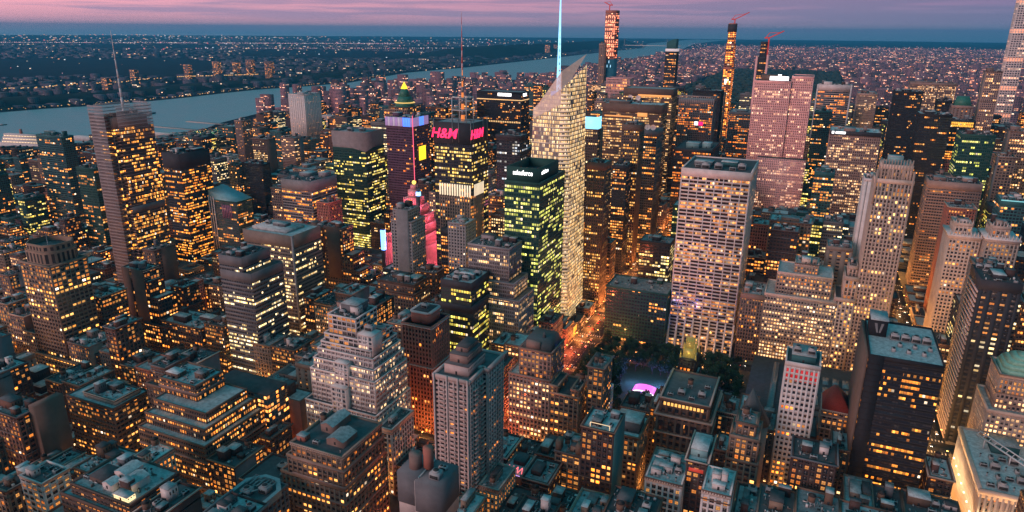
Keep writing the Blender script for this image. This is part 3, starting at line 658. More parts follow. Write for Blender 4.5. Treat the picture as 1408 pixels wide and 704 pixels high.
-1885.5 -1864 1708 1738 9 1 4 1 16 0 0 4 4
-1797.5 -1762 1675 1700 12 13 4 5 16 0 0 4 4
-1791.5 -1770 1511 1538 10 2 4 4 16 0 2 3 3
-226.5 -199 1463 1492 88 13 1 1 16 0 1 56 56
-1263.5 -1242 1428 1457 54 1 3 3 16 0 1 42 42
-60.5 -17 1264 1295 42 11 3 6 16 0 0 68 67
-1391.5 -1364 1219 1245 40 13 3 4 16 0 1 3 3
-1485.5 -1442 853 884 20 2 4 5 16 0 2 1 1
-902.5 -859 771 799 74 7 3 2 16 0 1 3 6
-1205.5 -1170 771 800 96 0 3 1 16 0 2 2 2
-1299.5 -1272 771 795 20 2 4 6 16 0 0 2 2
55 67.5 725 752 46 7 3 4 16 0 1 71 71
-921.5 -902 606 636 16 6 4 6 16 0 0 10 10
-970.5 -955 606 633 23 0 2 5 16 0 2 9 9
-282.5 -255 398 423 9 2 4 0 16 0 2 25 25
274 317.5 1922 1946 146 15 0 1 12 0 1 79 79
-1579.5 -1552 1878 1903 40 0 3 6 12 0 1 41 41
-1681.5 -1644 1710 1738 40 2 3 4 12 0 1 4 4
-1763.5 -1736 1625 1656 9 12 4 1 12 0 0 4 4
-226.5 -199 1428 1458 92 9 1 2 12 0 1 56 56
-1615.5 -1594 1463 1492 34 0 3 0 12 0 0 4 4
-333.5 -312 1385 1410 9 17 4 2 12 0 2 52 52
-1549.5 -1514 1382 1410 49 7 3 0 12 0 0 4 4
-1335.5 -1308 1182 1211 40 1 3 1 12 0 0 4 4
-1060.5 -1033 1100 1125 42 9 3 5 12 0 2 40 5
-88.5 -61 1051 1081 74 13 1 3 12 0 0 67 67
-333.5 -312 1054 1081 9 2 4 2 12 0 2 57 57
-295.5 -267 1017 1048 14 3 4 0 12 0 0 59 59
-1769.5 -1748 1017 1048 51 13 3 2 12 0 0 1 1
-584.5 -549 935 962 100 2 1 3 12 0 2 34 34
-636.5 -613 689 714 80 6 1 6 12 0 1 7 44
-1212.5 -1191 721 752 16 2 4 0 12 0 0 2 2
-1232.5 -1213 724 752 20 12 4 1 12 0 0 2 2
-700.5 -685 524 552 43 5 2 0 12 0 0 11 11
-383.5 -371 442 473 63 17 2 4 12 0 2 23 23
-897.5 -882 442 470 43 3 3 2 12 0 0 9 9
-1799.5 -1756 1922 1950 47 13 3 6 8 0 0 41 41
260 295.5 1878 1903 146 9 0 1 8 0 2 80 79
-289.5 -255 1873 1903 32 9 3 4 8 0 0 63 63
-1841.5 -1806 1873 1903 25 9 3 2 8 0 1 4 4
-1615.5 -1594 1757 1784 40 14 3 4 8 0 2 41 41
-1813.5 -1792 1593 1621 9 0 4 0 8 0 0 4 4
-1653.5 -1644 1550 1574 48 9 3 3 8 0 0 4 4
-1747.5 -1720 1467 1492 9 2 4 6 8 0 2 3 3
-1813.5 -1792 1428 1456 9 8 4 3 8 0 2 3 3
-1335.5 -1300 1346 1374 65 1 3 5 8 0 1 4 4
-46.5 -11 1182 1210 50 3 3 3 8 0 2 67 67
238 265.5 1100 1129 99 18 1 4 8 0 1 89 89
-1463.5 -1420 1138 1163 70 0 3 1 8 0 2 3 3
163.5 181.5 1050 1081 75 17 1 5 8 0 1 86 86
-1335.5 -1300 771 796 20 0 4 6 8 0 2 1 1
-571.5 -559 724 752 9 2 4 1 8 0 0 45 45
-544.5 -528 640 670 38 2 3 3 8 0 2 44 44
-283.5 -271 558 588 39 6 2 6 8 0 2 29 29
-619.5 -600 478 505 31 1 2 5 8 0 0 8 12
-748.5 -725 479 505 46 0 2 4 8 0 0 10 10
27 46.5 360 386 69 1 2 2 8 0 1 106 106
-442.5 -415 150 177 88 0 2 5 8 0 0 17 17"""
HID="""-398,-383,147,177,81;-455,-443,149,177,79;-475,-456,150,177,57;-548,-528,195,225,57;-578,-566,228,259,76;-549,-536,231,259,65;-292,-273,232,259,56;-380,-357,232,259,46;-598,-579,233,259,86;-409,-397,235,259,48;-226,-214,278,308,47;-451,-437,278,305,27;-471,-452,278,305,22;-590,-575,278,304,16;-654,-639,278,307,53;-682,-655,278,306,48;-731,-712,310,341,47;-711,-699,310,341,51;-317,-303,311,341,55;-759,-732,312,341,71;-341,-318,312,341,38;-124,-106,360,384,36;-414,-391,360,388,13;-475,-448,360,384,9;-772,-749,360,385,45;-815,-801,360,387,38;-831,-816,360,389,40;-715,-700,392,423,63;-699,-684,394,423,55;-598,-571,395,423,22;-870,-855,395,423,22;-813,-801,396,423,16;-728,-716,396,423,71;-174,-155,397,423,45;-683,-671,397,423,50;-854,-842,398,423,24;-226,-211,398,423,29;-841,-814,398,423,20;-894,-871,398,423,37;112,124,399,423,71;-626,-599,399,423,17;-542,-528,399,423,39;-14,-2,442,469,51;-62,-47,442,470,47;-270,-255,442,472,70;-700,-677,442,467,47;-772,-757,442,472,77;-826,-801,442,468,23;-842,-827,442,469,18;-855,-843,442,473,33;-913,-898,442,469,24;-929,-914,442,468,31;-942,-930,442,467,42;-955,-943,442,469,17;-210,-198,474,505,45;-968,-949,475,505,15;-226,-211,475,505,62;-566,-543,475,505,48;-724,-701,475,505,53;-811,-801,475,505,39;-376,-364,475,505,59;137,151,476,505,128;-1020,-997,476,505,15;-586,-567,476,505,37;-197,-178,477,505,50;-924,-912,477,505,19;-827,-812,477,505,30;51,67,477,505,42;-542,-528,478,505,20;-996,-969,478,505,19;-303,-284,479,505,47;-700,-677,479,505,56;-323,-304,479,505,41;-883,-856,480,505,33;-948,-925,480,505,26;-855,-828,480,505,32;-911,-884,480,505,19;-772,-749,481,505,42;-744,-725,524,552,33;146,165,524,550,51;137,145,524,554,54;-307,-286,524,549,25;-374,-355,524,552,50;-418,-391,524,548,47;-438,-419,524,553,59;-582,-573,524,552,80;-606,-583,524,550,81;-622,-607,524,552,14;-635,-623,524,549,10;-651,-636,524,549,9;-724,-701,524,553,36;-772,-745,524,553,29;-826,-814,524,550,18;-850,-827,524,554,14;-878,-851,524,553,25;-894,-879,524,551,36;-907,-895,524,552,40;-935,-908,524,551,35;-959,-936,524,550,25;-992,-980,524,555,14;-1032,-1017,524,549,30;-1060,-1033,524,555,16;-1106,-1089,524,550,15;-960,-933,557,588,22;-642,-615,557,588,71;-385,-373,557,588,50;-614,-587,558,588,67;-1016,-1001,559,588,22;-719,-707,559,588,28;140,167,560,588,114;-1155,-1143,561,588,39;-827,-815,561,588,41;-1118,-1089,561,588,31;-586,-574,562,588,65;-984,-961,562,588,17;-1142,-1119,562,588,34;-732,-720,562,588,27;-356,-342,563,588,69;152,179,606,632,127;124,151,606,636,75;-329,-314,606,634,46;-342,-330,606,631,116;-370,-343,606,635,62;-390,-371,606,635,49;-576,-553,606,631,78;-596,-577,606,637,59;-624,-597,606,631,68;-656,-641,606,632,65;-676,-657,606,635,42;-728,-705,606,634,11;-752,-729,606,633,9;-772,-753,606,635,9;-836,-814,606,631,33;-849,-837,606,632,45;-877,-850,606,631,45;-1166,-1143,606,637,12;-1186,-1167,606,632,16;-1214,-1187,606,634,12;-1234,-1215,606,633,12;-466,-454,639,670,59;-915,-896,639,670,40;-646,-623,639,670,89;-707,-684,640,670,41;-943,-916,640,670,34;-683,-660,641,670,51;-895,-883,641,670,34;-720,-708,642,670,48;-1251,-1224,642,670,25;-453,-438,642,670,60;-319,-311,642,670,49;-570,-558,642,670,96;-557,-545,643,670,34;-1147,-1135,643,670,25;-499,-480,643,670,45;-367,-344,643,670,99;-343,-320,643,670,76;-659,-647,644,670,58;-424,-405,644,670,62;-1060,-1041,644,670,31;157,180,644,670,113;-882,-863,645,670,43;-1295,-1272,645,670,16;-1271,-1252,645,670,20;-1173,-1161,645,670,12;-1223,-1211,645,670,40;181,209,689,714,86;157,180,689,717,85;137,156,689,718,105;124,136,689,713,103;50,67,689,718,24;-336,-321,689,716,118;-360,-337,689,714,86;-384,-361,689,718,71;-473,-446,689,717,41;-486,-474,689,713,39;-499,-487,689,715,38;-555,-528,689,716,21;-571,-556,689,715,18;-584,-572,689,715,17;-612,-585,689,713,12;-652,-637,689,719,58;-668,-653,689,714,68;-688,-669,689,714,59;-712,-689,689,717,72;-732,-713,689,716,32;-752,-733,689,718,29;-772,-753,689,714,25;-895,-883,689,718,9;-911,-896,689,718,9;-935,-912,689,715,24;-951,-936,689,719,61;-967,-952,689,718,24;-987,-968,689,714,42;-1007,-988,689,718,20;-1020,-1008,689,719,26;-1044,-1021,689,714,36;-1060,-1045,689,714,87;-1121,-1089,689,716,16;-1134,-1122,689,713,16;-1222,-1207,689,715,20;-1259,-1247,689,716,12;-1279,-1260,689,719,20;-1319,-1300,689,718,16;-1335,-1320,689,716,16;-1380,-1364,689,719,25;-1120,-1105,721,752,20;-1414,-1395,722,752,107;-979,-956,722,752,109;-1044,-1032,722,752,40;-335,-321,723,752,64;140,167,723,752,75;-911,-884,723,752,40;-1011,-996,723,752,24;-483,-468,723,752,29;-1309,-1294,723,752,25;-351,-336,723,752,88;-1335,-1323,723,752,20;-542,-528,723,752,11;-1104,-1089,723,752,12;-1256,-1233,724,752,16;-752,-733,724,752,40;-1394,-1379,724,752,40;-772,-753,724,752,17;181,209,724,752,79;-1322,-1310,725,752,20;-1378,-1364,725,752,20;168,180,725,752,103;-732,-717,725,752,69;-1269,-1257,726,752,40;-1293,-1270,726,752,16;-1060,-1045,727,752,15;-1031,-1012,727,752,34;-1438,-1415,727,752,40;119,139,727,752,116;-558,-543,727,752,9;-467,-440,727,752,30;-499,-484,727,752,25;-995,-980,728,752,118;-313,-277,771,800,61;190,209,771,800,107;27,38,771,800,101;-40,-13,771,797,47;-176,-159,771,798,34;-198,-177,771,796,30;-226,-199,771,795,26;-357,-314,771,797,119;-385,-358,771,796,75;-421,-386,771,798,63;-443,-422,771,800,59;-471,-444,771,801,99;-548,-528,771,798,81;-722,-699,771,798,61;-772,-745,771,796,51;-822,-801,771,799,34;-858,-823,771,798,31;-946,-903,771,796,47;-982,-947,771,800,20;-1004,-983,771,797,37;-1032,-1005,771,799,29;-1060,-1033,771,796,19;-1105,-1089,771,798,79;-1141,-1106,771,802,20;-1169,-1142,771,800,40;-1249,-1206,771,801,40;-1271,-1250,771,801,97;-1419,-1392,771,799,16;-1447,-1420,771,799,12;-1491,-1448,771,802,20;-1535,-1492,771,798,12;-399,-364,803,834,92;123,131,804,834,52;-363,-320,804,834,86;-1024,-989,804,834,41;-1513,-1492,804,834,12;-1491,-1448,804,834,12;-1263,-1236,805,834,16;-160,-139,805,834,94;-181,-161,805,834,20;-1557,-1514,805,834,25;-1235,-1192,806,834,20;-1299,-1264,806,834,12;-1163,-1142,806,834,100;-1141,-1089,806,834,40;-708,-673,806,834,9;-988,-945,806,834,37;-836,-801,806,834,19;-499,-456,806,834,45;-1425,-1404,807,834,16;-6,13,807,834,95;-900,-873,807,834,34;-1060,-1025,807,834,81;-1191,-1164,808,834,40;-319,-284,809,834,55;-455,-428,809,834,46;-1579,-1558,809,834,12;-138,-95,810,834,94;-311,-290,853,883,42;188,209,853,878,124;124,147,853,879,37;33,54,853,882,97;-74,-53,853,880,54;-154,-119,853,883,87;-182,-155,853,880,125;-347,-312,853,879,88;-369,-348,853,883,86;-397,-370,853,878,75;-477,-442,853,879,40;-499,-478,853,880,50;-772,-751,853,878,117;-848,-801,853,883,16;-892,-849,853,880,18;-936,-893,853,883,14;-980,-937,853,880,32;-1002,-981,853,878,17;-1038,-1003,853,882,44;-1060,-1039,853,882,42;-1119,-1089,853,880,20;-1163,-1120,853,879,20;-1199,-1164,853,879,16;-1235,-1200,853,882,25;-1263,-1236,853,879,12;-1285,-1264,853,879,25;-1313,-1286,853,877,16;-1335,-1314,853,880,16;-1377,-1364,853,879,63;-1579,-1536,853,878,12;-1615,-1580,853,878,20;-1655,-1644,853,881,20;-299,-285,885,916,48;-226,-183,885,916,59;-1161,-1118,885,916,20;-1521,-1500,886,916,12;-1499,-1478,886,916,16;-1241,-1206,886,916,25;-1117,-1089,886,916,12;-1183,-1162,886,916,16;-110,-75,887,916,50;-562,-528,887,916,105;-463,-442,887,916,77;-1727,-1700,887,916,12;-1615,-1594,887,916,16;-822,-801,887,916,28;-355,-328,887,916,128;-1335,-1314,888,916,20;-966,-939,888,916,9;-850,-823,888,916,25;-620,-611,888,916,120;-1277,-1242,888,916,40;-327,-300,888,916,81;-1060,-1033,889,916,108;-1477,-1450,889,916,20;140,183,889,916,24;-772,-751,889,916,58;-1655,-1644,889,916,12;-1421,-1394,890,916,16;-1699,-1656,890,916,108;57,67,891,916,89;-441,-414,891,916,85;-391,-356,891,916,101;-894,-851,891,916,11;-52,-9,891,916,50;-1205,-1184,892,916,105;-182,-139,892,916,81;-1449,-1422,892,916,20;-138,-111,892,916,79;-74,-53,892,916,56;184,209,892,916,67;-413,-392,892,916,128;-303,-283,935,961,36;-433,-398,935,960,125;124,159,935,963,56;47,67,935,965,107;11,46,935,964,47;-8,10,935,965,42;-90,-47,935,963,77;-118,-91,935,965,64;-146,-119,935,963,71;-168,-147,935,965,67;-226,-205,935,962,43;-319,-304,935,965,56;-361,-341,935,964,80;-397,-362,935,966,91;-477,-434,935,960,85;-548,-528,935,960,49;-620,-585,935,964,47;-635,-621,935,961,78;-692,-679,935,964,52;-714,-693,935,961,51;-750,-715,935,960,67;-772,-751,935,964,57;-822,-801,935,965,78;-858,-823,935,966,43;-894,-859,935,965,17;-1038,-1011,935,963,26;-1060,-1039,935,965,48;-1119,-1089,935,966,16;-1141,-1120,935,961,16;-1169,-1142,935,964,40;-1213,-1170,935,959,20;-1235,-1214,935,961,12;-1271,-1236,935,962,16;-1307,-1272,935,965,40;-1335,-1308,935,962,93;-1391,-1364,935,965,16;-1413,-1392,935,961,25;-1435,-1414,935,961,16;-1479,-1436,935,960,20;-1515,-1480,935,966,16;-1537,-1516,935,962,12;-1565,-1538,935,959,12;-1587,-1566,935,960,12;-1615,-1588,935,965,20;-1699,-1664,935,961,12;-1727,-1700,935,964,12;-1749,-1728,935,962,40;-1785,-1750,935,960,97;-1813,-1786,935,965,16;-994,-967,968,999,42;-1543,-1522,968,999,40;-628,-585,968,999,82;-96,-75,968,999,60;-74,-39,968,999,61;-1471,-1436,968,999,25;-499,-464,968,999,81;-1857,-1814,968,999,16;-463,-436,969,999,109;-435,-414,969,999,69;182,209,969,999,61;-894,-873,969,999,38;-1521,-1494,970,999,40;-1299,-1264,970,999,40;-377,-342,970,999,105;49,67,970,999,41;-413,-378,970,999,128;-966,-931,970,999,40;-1435,-1414,970,999,20;-540,-528,971,999,51;-1175,-1132,971,999,20;-140,-97,971,999,56;160,181,971,999,81;5,26,971,999,44;-190,-169,971,999,74;-1197,-1176,971,999,12;-1587,-1544,971,999,40;-1813,-1786,971,999,81;-930,-895,972,999,35;-772,-745,972,999,80;-1335,-1300,972,999,25;-1413,-1378,972,999,84;-814,-801,972,999,16;238,281,972,999,86;-1705,-1684,972,999,12;132,159,973,999,79;-1615,-1588,973,999,16;-1377,-1364,973,999,105;-1655,-1644,973,999,12;-850,-815,973,999,15;-168,-141,973,999,106;-1131,-1089,974,999,40;-226,-191,974,999,35;-319,-298,974,999,23;27,48,974,999,86;-1219,-1198,974,999,40;-297,-270,974,999,24;-1263,-1220,974,999,16;-584,-541,974,999,101;-1038,-995,974,999,25;-1493,-1472,974,999,25;238,265,1017,1042,142;163,181,1017,1043,79;51,67,1017,1046,52;29,50,1017,1043,41;-36,6,1017,1043,53;-58,-37,1017,1042,53;-138,-95,1017,1048,38;-170,-139,1017,1043,36;-323,-296,1017,1048,9;-345,-324,1017,1043,9;-367,-346,1017,1044,175;-411,-368,1017,1048,77;-455,-412,1017,1046,41;-499,-478,1017,1048,94;-576,-549,1017,1043,154;-598,-577,1017,1042,99;-620,-599,1017,1048,32;-670,-643,1017,1043,123;-714,-671,1017,1042,131;-772,-751,1017,1045,55;-828,-801,1017,1046,93;-864,-829,1017,1045,74;-944,-901,1017,1047,16;-966,-945,1017,1048,21;-988,-967,1017,1044,17;-1060,-1017,1017,1042,71;-1099,-1089,1017,1046,25;-1127,-1100,1017,1042,12;-1163,-1128,1017,1043,25;-1207,-1164,1017,1042,76;-1229,-1208,1017,1042,12;-1257,-1230,1017,1048,25;-1279,-1258,1017,1045,20;-1335,-1308,1017,1045,16;-1381,-1364,1017,1042,25;-1403,-1382,1017,1046,12;-1425,-1404,1017,1044,25;-1447,-1426,1017,1042,69;-1483,-1448,1017,1043,20;-1571,-1528,1017,1046,12;-1615,-1594,1017,1042,71;-1675,-1644,1017,1045,20;-1747,-1704,1017,1047,25;-1841,-1798,1017,1044,16;-1885,-1842,1017,1046,16;-383,-362,1050,1081,104;-361,-334,1050,1081,9;-1435,-1400,1050,1081,12;-311,-268,1050,1081,9;-499,-478,1050,1081,143;-1227,-1192,1050,1081,12;-154,-133,1050,1081,80;-1291,-1264,1051,1081,16;-1002,-959,1051,1081,31;-1739,-1718,1051,1081,12;238,259,1051,1081,70;-1615,-1580,1051,1081,25;-1479,-1436,1051,1081,69;-656,-613,1052,1081,48;-1377,-1364,1052,1081,106;-1579,-1544,1052,1081,12;-886,-843,1052,1081,18;11,54,1052,1081,32;-1827,-1784,1053,1081,16;-612,-577,1053,1081,81;-1717,-1682,1053,1081,40;-1399,-1378,1053,1081,20;-1147,-1126,1053,1081,40;-1681,-1644,1054,1081,61;-170,-155,1054,1081,33;-714,-693,1054,1081,134;-1543,-1508,1055,1081,40;55,67,1055,1081,145;260,295,1055,1081,137;-820,-801,1055,1081,17;-922,-887,1055,1081,19;-772,-751,1055,1081,85;-427,-384,1055,1081,32;-477,-456,1055,1081,88;-455,-428,1055,1081,92;-1125,-1104,1055,1081,12;-1507,-1480,1055,1081,16;-1263,-1228,1056,1081,12;-1191,-1148,1056,1081,16;-958,-923,1056,1081,65;-32,10,1056,1081,68;-842,-821,1056,1081,43;-267,-255,1056,1081,9;-1849,-1828,1056,1081,12;-1103,-1089,1057,1081,25;266,301,1100,1125,109;48,67,1100,1129,68;-38,-20,1100,1128,53;-88,-61,1100,1126,53;-138,-117,1100,1125,104;-160,-139,1100,1128,33;-170,-161,1100,1128,51;-433,-398,1100,1129,69;-477,-434,1100,1130,46;-499,-478,1100,1128,135;-612,-577,1100,1124,126;-656,-613,1100,1129,159;-684,-657,1100,1127,163;-772,-729,1100,1125,69;-828,-801,1100,1127,21;-864,-829,1100,1125,43;-900,-865,1100,1126,17;-944,-901,1100,1126,27;-988,-945,1100,1127,35;-1133,-1089,1100,1126,20;-1161,-1134,1100,1126,25;-1183,-1162,1100,1129,16;-1227,-1184,1100,1126,16;-1255,-1228,1100,1127,12;-1277,-1256,1100,1129,16;-1299,-1278,1100,1129,40;-1335,-1300,1100,1127,25;-1413,-1364,1100,1130,20;-1435,-1414,1100,1127,20;-1471,-1436,1100,1130,40;-1507,-1472,1100,1129,25;-1543,-1508,1100,1129,20;-1579,-1544,1100,1125,67;-1615,-1580,1100,1125,12;-1675,-1654,1100,1128,20;-1697,-1676,1100,1130,12;-1719,-1698,1100,1130,12;-1741,-1720,1100,1131,51;-1777,-1742,1100,1130,20;-1799,-1778,1100,1127,25;-1827,-1800,1100,1126,37;-1863,-1828,1100,1130,20;-1885,-1864,1100,1129,16;-1863,-1836,1132,1163,20;-1615,-1588,1132,1163,12;-852,-825,1132,1163,19;-1813,-1770,1132,1163,42;-1335,-1314,1132,1163,25;-477,-450,1133,1163,118;-1397,-1364,1133,1163,12;-204,-169,1133,1163,45;132,141,1133,1163,135;-1249,-1228,1133,1163,20;-1697,-1670,1134,1163,16;-385,-364,1134,1163,93;-1141,-1114,1134,1163,20;-1587,-1552,1134,1163,12;-636,-609,1134,1163,124;-932,-897,1134,1163,25;-58,-23,1134,1163,40;-1032,-1005,1134,1163,20;-896,-853,1134,1163,35;-772,-729,1135,1163,43;48,67,1135,1163,30;-1725,-1698,1135,1163,25;-449,-422,1135,1163,53;-692,-665,1135,1163,110;-1507,-1464,1135,1163,12;-1885,-1864,1136,1163,12;-1285,-1250,1136,1163,40;-608,-565,1136,1163,122;-226,-205,1136,1163,58;-824,-801,1136,1163,78;-499,-478,1136,1163,63;-124,-81,1136,1163,45;-168,-125,1136,1163,93;-1205,-1178,1136,1163,40;-728,-693,1137,1163,36;-1004,-983,1137,1163,16;-564,-528,1137,1163,31;-1551,-1508,1137,1163,16;-954,-933,1138,1163,50;-1113,-1089,1138,1163,20;-1177,-1142,1138,1163,40;-1835,-1814,1138,1163,12;-1769,-1726,1138,1163,20;-1227,-1206,1139,1163,12;-968,-941,1182,1211,65;-1205,-1188,1182,1212,40;260,303,1182,1210,164;168,209,1182,1211,123;140,167,1182,1213,124;39,67,1182,1207,96;11,38,1182,1212,182;-10,10,1182,1211,60;-154,-140,1182,1210,87;-198,-155,1182,1208,64;-226,-199,1182,1207,89;-311,-290,1182,1208,34;-347,-312,1182,1211,31;-383,-348,1182,1211,173;-411,-384,1182,1213,36;-455,-412,1182,1208,43;-477,-456,1182,1210,98;-499,-478,1182,1209,55;-556,-528,1182,1212,118;-584,-557,1182,1212,118;-612,-585,1182,1208,114;-648,-613,1182,1212,51;-692,-649,1182,1208,141;-772,-737,1182,1212,98;-824,-801,1182,1209,40;-846,-825,1182,1209,28;-874,-847,1182,1211,82;-918,-875,1182,1211,27;-940,-919,1182,1207,45;-996,-969,1182,1210,49;-1032,-997,1182,1210,40;-1060,-1033,1182,1212,36;-1151,-1108,1182,1207,20;-1187,-1152,1182,1207,20;-1243,-1229,1182,1210,40;-1271,-1244,1182,1211,40;-1307,-1272,1182,1212,25;-1399,-1364,1182,1210,20;-1435,-1400,1182,1212,20;-1457,-1436,1182,1212,12;-1485,-1458,1182,1211,12;-1513,-1486,1182,1207,20;-1535,-1514,1182,1208,40;-1571,-1536,1182,1212,20;-1615,-1572,1182,1207,40;-1691,-1644,1182,1212,12;-1727,-1692,1182,1210,40;-1755,-1728,1182,1209,12;-1791,-1756,1182,1213,16;-1813,-1792,1182,1212,16;-1841,-1814,1182,1212,20;-1885,-1842,1182,1209,16;-1213,-1170,1215,1245,20;-1004,-977,1215,1245,42;-1663,-1644,1215,1245,20;-1449,-1414,1215,1245,12;-1235,-1214,1215,1245,16;-1413,-1392,1215,1245,16;-441,-420,1215,1245,136;-339,-312,1216,1245,23;-672,-637,1216,1245,54;-592,-565,1216,1245,81;-14,28,1216,1245,57;-1615,-1572,1216,1245,40;-1857,-1830,1216,1245,28;-375,-340,1216,1245,18;-1885,-1858,1216,1245,20;-772,-737,1217,1245,154;-311,-268,1217,1245,25;-1485,-1450,1217,1245,16;-926,-883,1217,1245,80;-419,-376,1217,1245,162;-182,-147,1217,1245,78;29,56,1217,1245,40;-1169,-1148,1217,1245,25;-564,-528,1217,1245,114;274,301,1217,1245,117;-1749,-1714,1217,1245,12;-1060,-1033,1217,1245,43;-1507,-1486,1217,1245,12;-818,-801,1218,1245,25;57,67,1218,1245,95;-499,-464,1218,1245,40;140,183,1218,1245,118;238,273,1218,1245,84;-1685,-1664,1219,1245,66;-636,-593,1219,1245,103;-976,-949,1219,1245,49;-1032,-1005,1219,1245,30;-1713,-1686,1219,1245,12;-463,-442,1219,1245,181;-1829,-1786,1219,1245,25;-736,-709,1219,1245,35;-267,-255,1220,1245,29;-226,-183,1220,1245,107;-1543,-1508,1220,1245,40;-882,-847,1220,1245,42;-1291,-1264,1220,1245,25;-1571,-1544,1221,1245,12;-1335,-1292,1221,1245,20;-948,-927,1221,1245,24;-1263,-1236,1221,1245,12;-846,-819,1221,1245,116;-1379,-1364,1264,1295,25;294,321,1264,1294,111;266,293,1264,1294,110;238,265,1264,1289,71;198,209,1264,1289,133;176,197,1264,1290,127;153,175,1264,1290,111;96,105,1264,1293,30;47,67,1264,1289,88;19,46,1264,1289,85;-16,18,1264,1289,47;-96,-61,1264,1294,183;-140,-97,1264,1292,32;-176,-141,1264,1290,69;-204,-177,1264,1292,104;-303,-269,1264,1292,16;-347,-304,1264,1293,12;-375,-348,1264,1290,9;-411,-376,1264,1290,81;-455,-412,1264,1290,93;-477,-456,1264,1291,57;-499,-478,1264,1292,80;-546,-528,1264,1289,44;-590,-547,1264,1292,92;-634,-591,1264,1289,101;-662,-635,1264,1294,40;-684,-663,1264,1293,77;-728,-707,1264,1292,158;-750,-729,1264,1295,51;-772,-751,1264,1290,142;-816,-801,1264,1289,110;-860,-817,1264,1291,16;-888,-861,1264,1294,49;-924,-889,1264,1292,40;-960,-925,1264,1292,20;-988,-961,1264,1292,35;-1032,-989,1264,1294,30;-1060,-1033,1264,1292,27;-1147,-1112,1264,1290,70;-1183,-1148,1264,1293,12;-1219,-1184,1264,1290,12;-1263,-1220,1264,1291,12;-1299,-1264,1264,1291,16;-1335,-1300,1264,1294,20;-1407,-1380,1264,1294,20;-1493,-1472,1264,1289,12;-1565,-1538,1264,1295,25;-1587,-1566,1264,1290,20;-1615,-1588,1264,1295,12;-1677,-1644,1264,1289,20;-1713,-1678,1264,1294,40;-1749,-1714,1264,1289,12;-1771,-1750,1264,1292,20;-1793,-1772,1264,1290,25;-1821,-1794,1264,1295,16;-1857,-1822,1264,1290,22;-1885,-1858,1264,1289,20;-499,-464,1296,1327,64;-8,34,1297,1327,40;-110,-75,1297,1327,38;-30,-9,1297,1327,37;-1211,-1176,1297,1327,12;-74,-53,1297,1327,57;-190,-155,1297,1327,47;-996,-975,1297,1327,39;-1549,-1522,1297,1327,16;-1060,-1033,1298,1327,17;-1335,-1292,1298,1327,16;-700,-690,1298,1327,87;-918,-897,1298,1327,110;-824,-801,1298,1327,29;-206,-191,1298,1327,50;96,105,1298,1327,48;-1719,-1698,1298,1327,98;-946,-919,1298,1327,35;-1499,-1478,1299,1327,25;-1675,-1644,1299,1327,12;-588,-571,1299,1327,100;-375,-340,1299,1327,9;-896,-853,1299,1327,36;-1857,-1836,1300,1327,82;-1233,-1212,1300,1327,20;-1383,-1364,1300,1327,20;-283,-255,1300,1327,9;176,209,1300,1327,128;-154,-111,1300,1327,53;-1139,-1089,1300,1327,20;-1477,-1434,1301,1327,12;-339,-312,1301,1327,9;-542,-528,1301,1327,188;-1175,-1140,1301,1327,12;-397,-376,1301,1327,117;-1835,-1808,1301,1327,73;-1763,-1742,1301,1327,20;-1697,-1676,1301,1327,40;-1032,-997,1301,1327,36;-311,-284,1301,1327,9;35,67,1302,1327,74;-1615,-1594,1302,1327,20;-974,-947,1302,1327,22;-852,-825,1302,1327,70;-1785,-1764,1302,1327,12;-1269,-1234,1302,1327,20;-772,-737,1302,1327,47;-1593,-1550,1302,1327,16;-736,-701,1303,1327,58;-463,-442,1303,1327,152;-1741,-1720,1303,1327,20;238,281,1303,1327,152;-1807,-1786,1303,1327,25;282,325,1303,1327,160;-1119,-1089,1346,1372,20;318,345,1346,1371,120;282,317,1346,1376,72;238,281,1346,1375,117;140,161,1346,1374,9;96,139,1346,1377,9;39,67,1346,1374,45;3,38,1346,1370,52;-18,2,1346,1375,28;-54,-19,1346,1376,25;-82,-55,1346,1374,127;-118,-83,1346,1372,93;-162,-119,1346,1377,55;-190,-163,1346,1376,53;-226,-191,1346,1374,38;-269,-255,1346,1375,39;-363,-328,1346,1374,9;-399,-364,1346,1377,9;-427,-400,1346,1374,153;-455,-428,1346,1372,79;-477,-456,1346,1372,46;-499,-478,1346,1376,46;-556,-528,1346,1375,180;-578,-557,1346,1375,149;-588,-579,1346,1373,65;-744,-723,1346,1371,80;-772,-745,1346,1377,152;-816,-801,1346,1375,48;-838,-817,1346,1376,38;-866,-839,1346,1377,27;-894,-867,1346,1371,32;-930,-895,1346,1374,44;-966,-931,1346,1370,38;-994,-967,1346,1375,39;-1038,-995,1346,1370,49;-1060,-1039,1346,1373,28;-1141,-1120,1346,1371,16;-1177,-1142,1346,1375,16;-1213,-1178,1346,1376,12;-1249,-1214,1346,1373,63;-1277,-1250,1346,1371,20"""
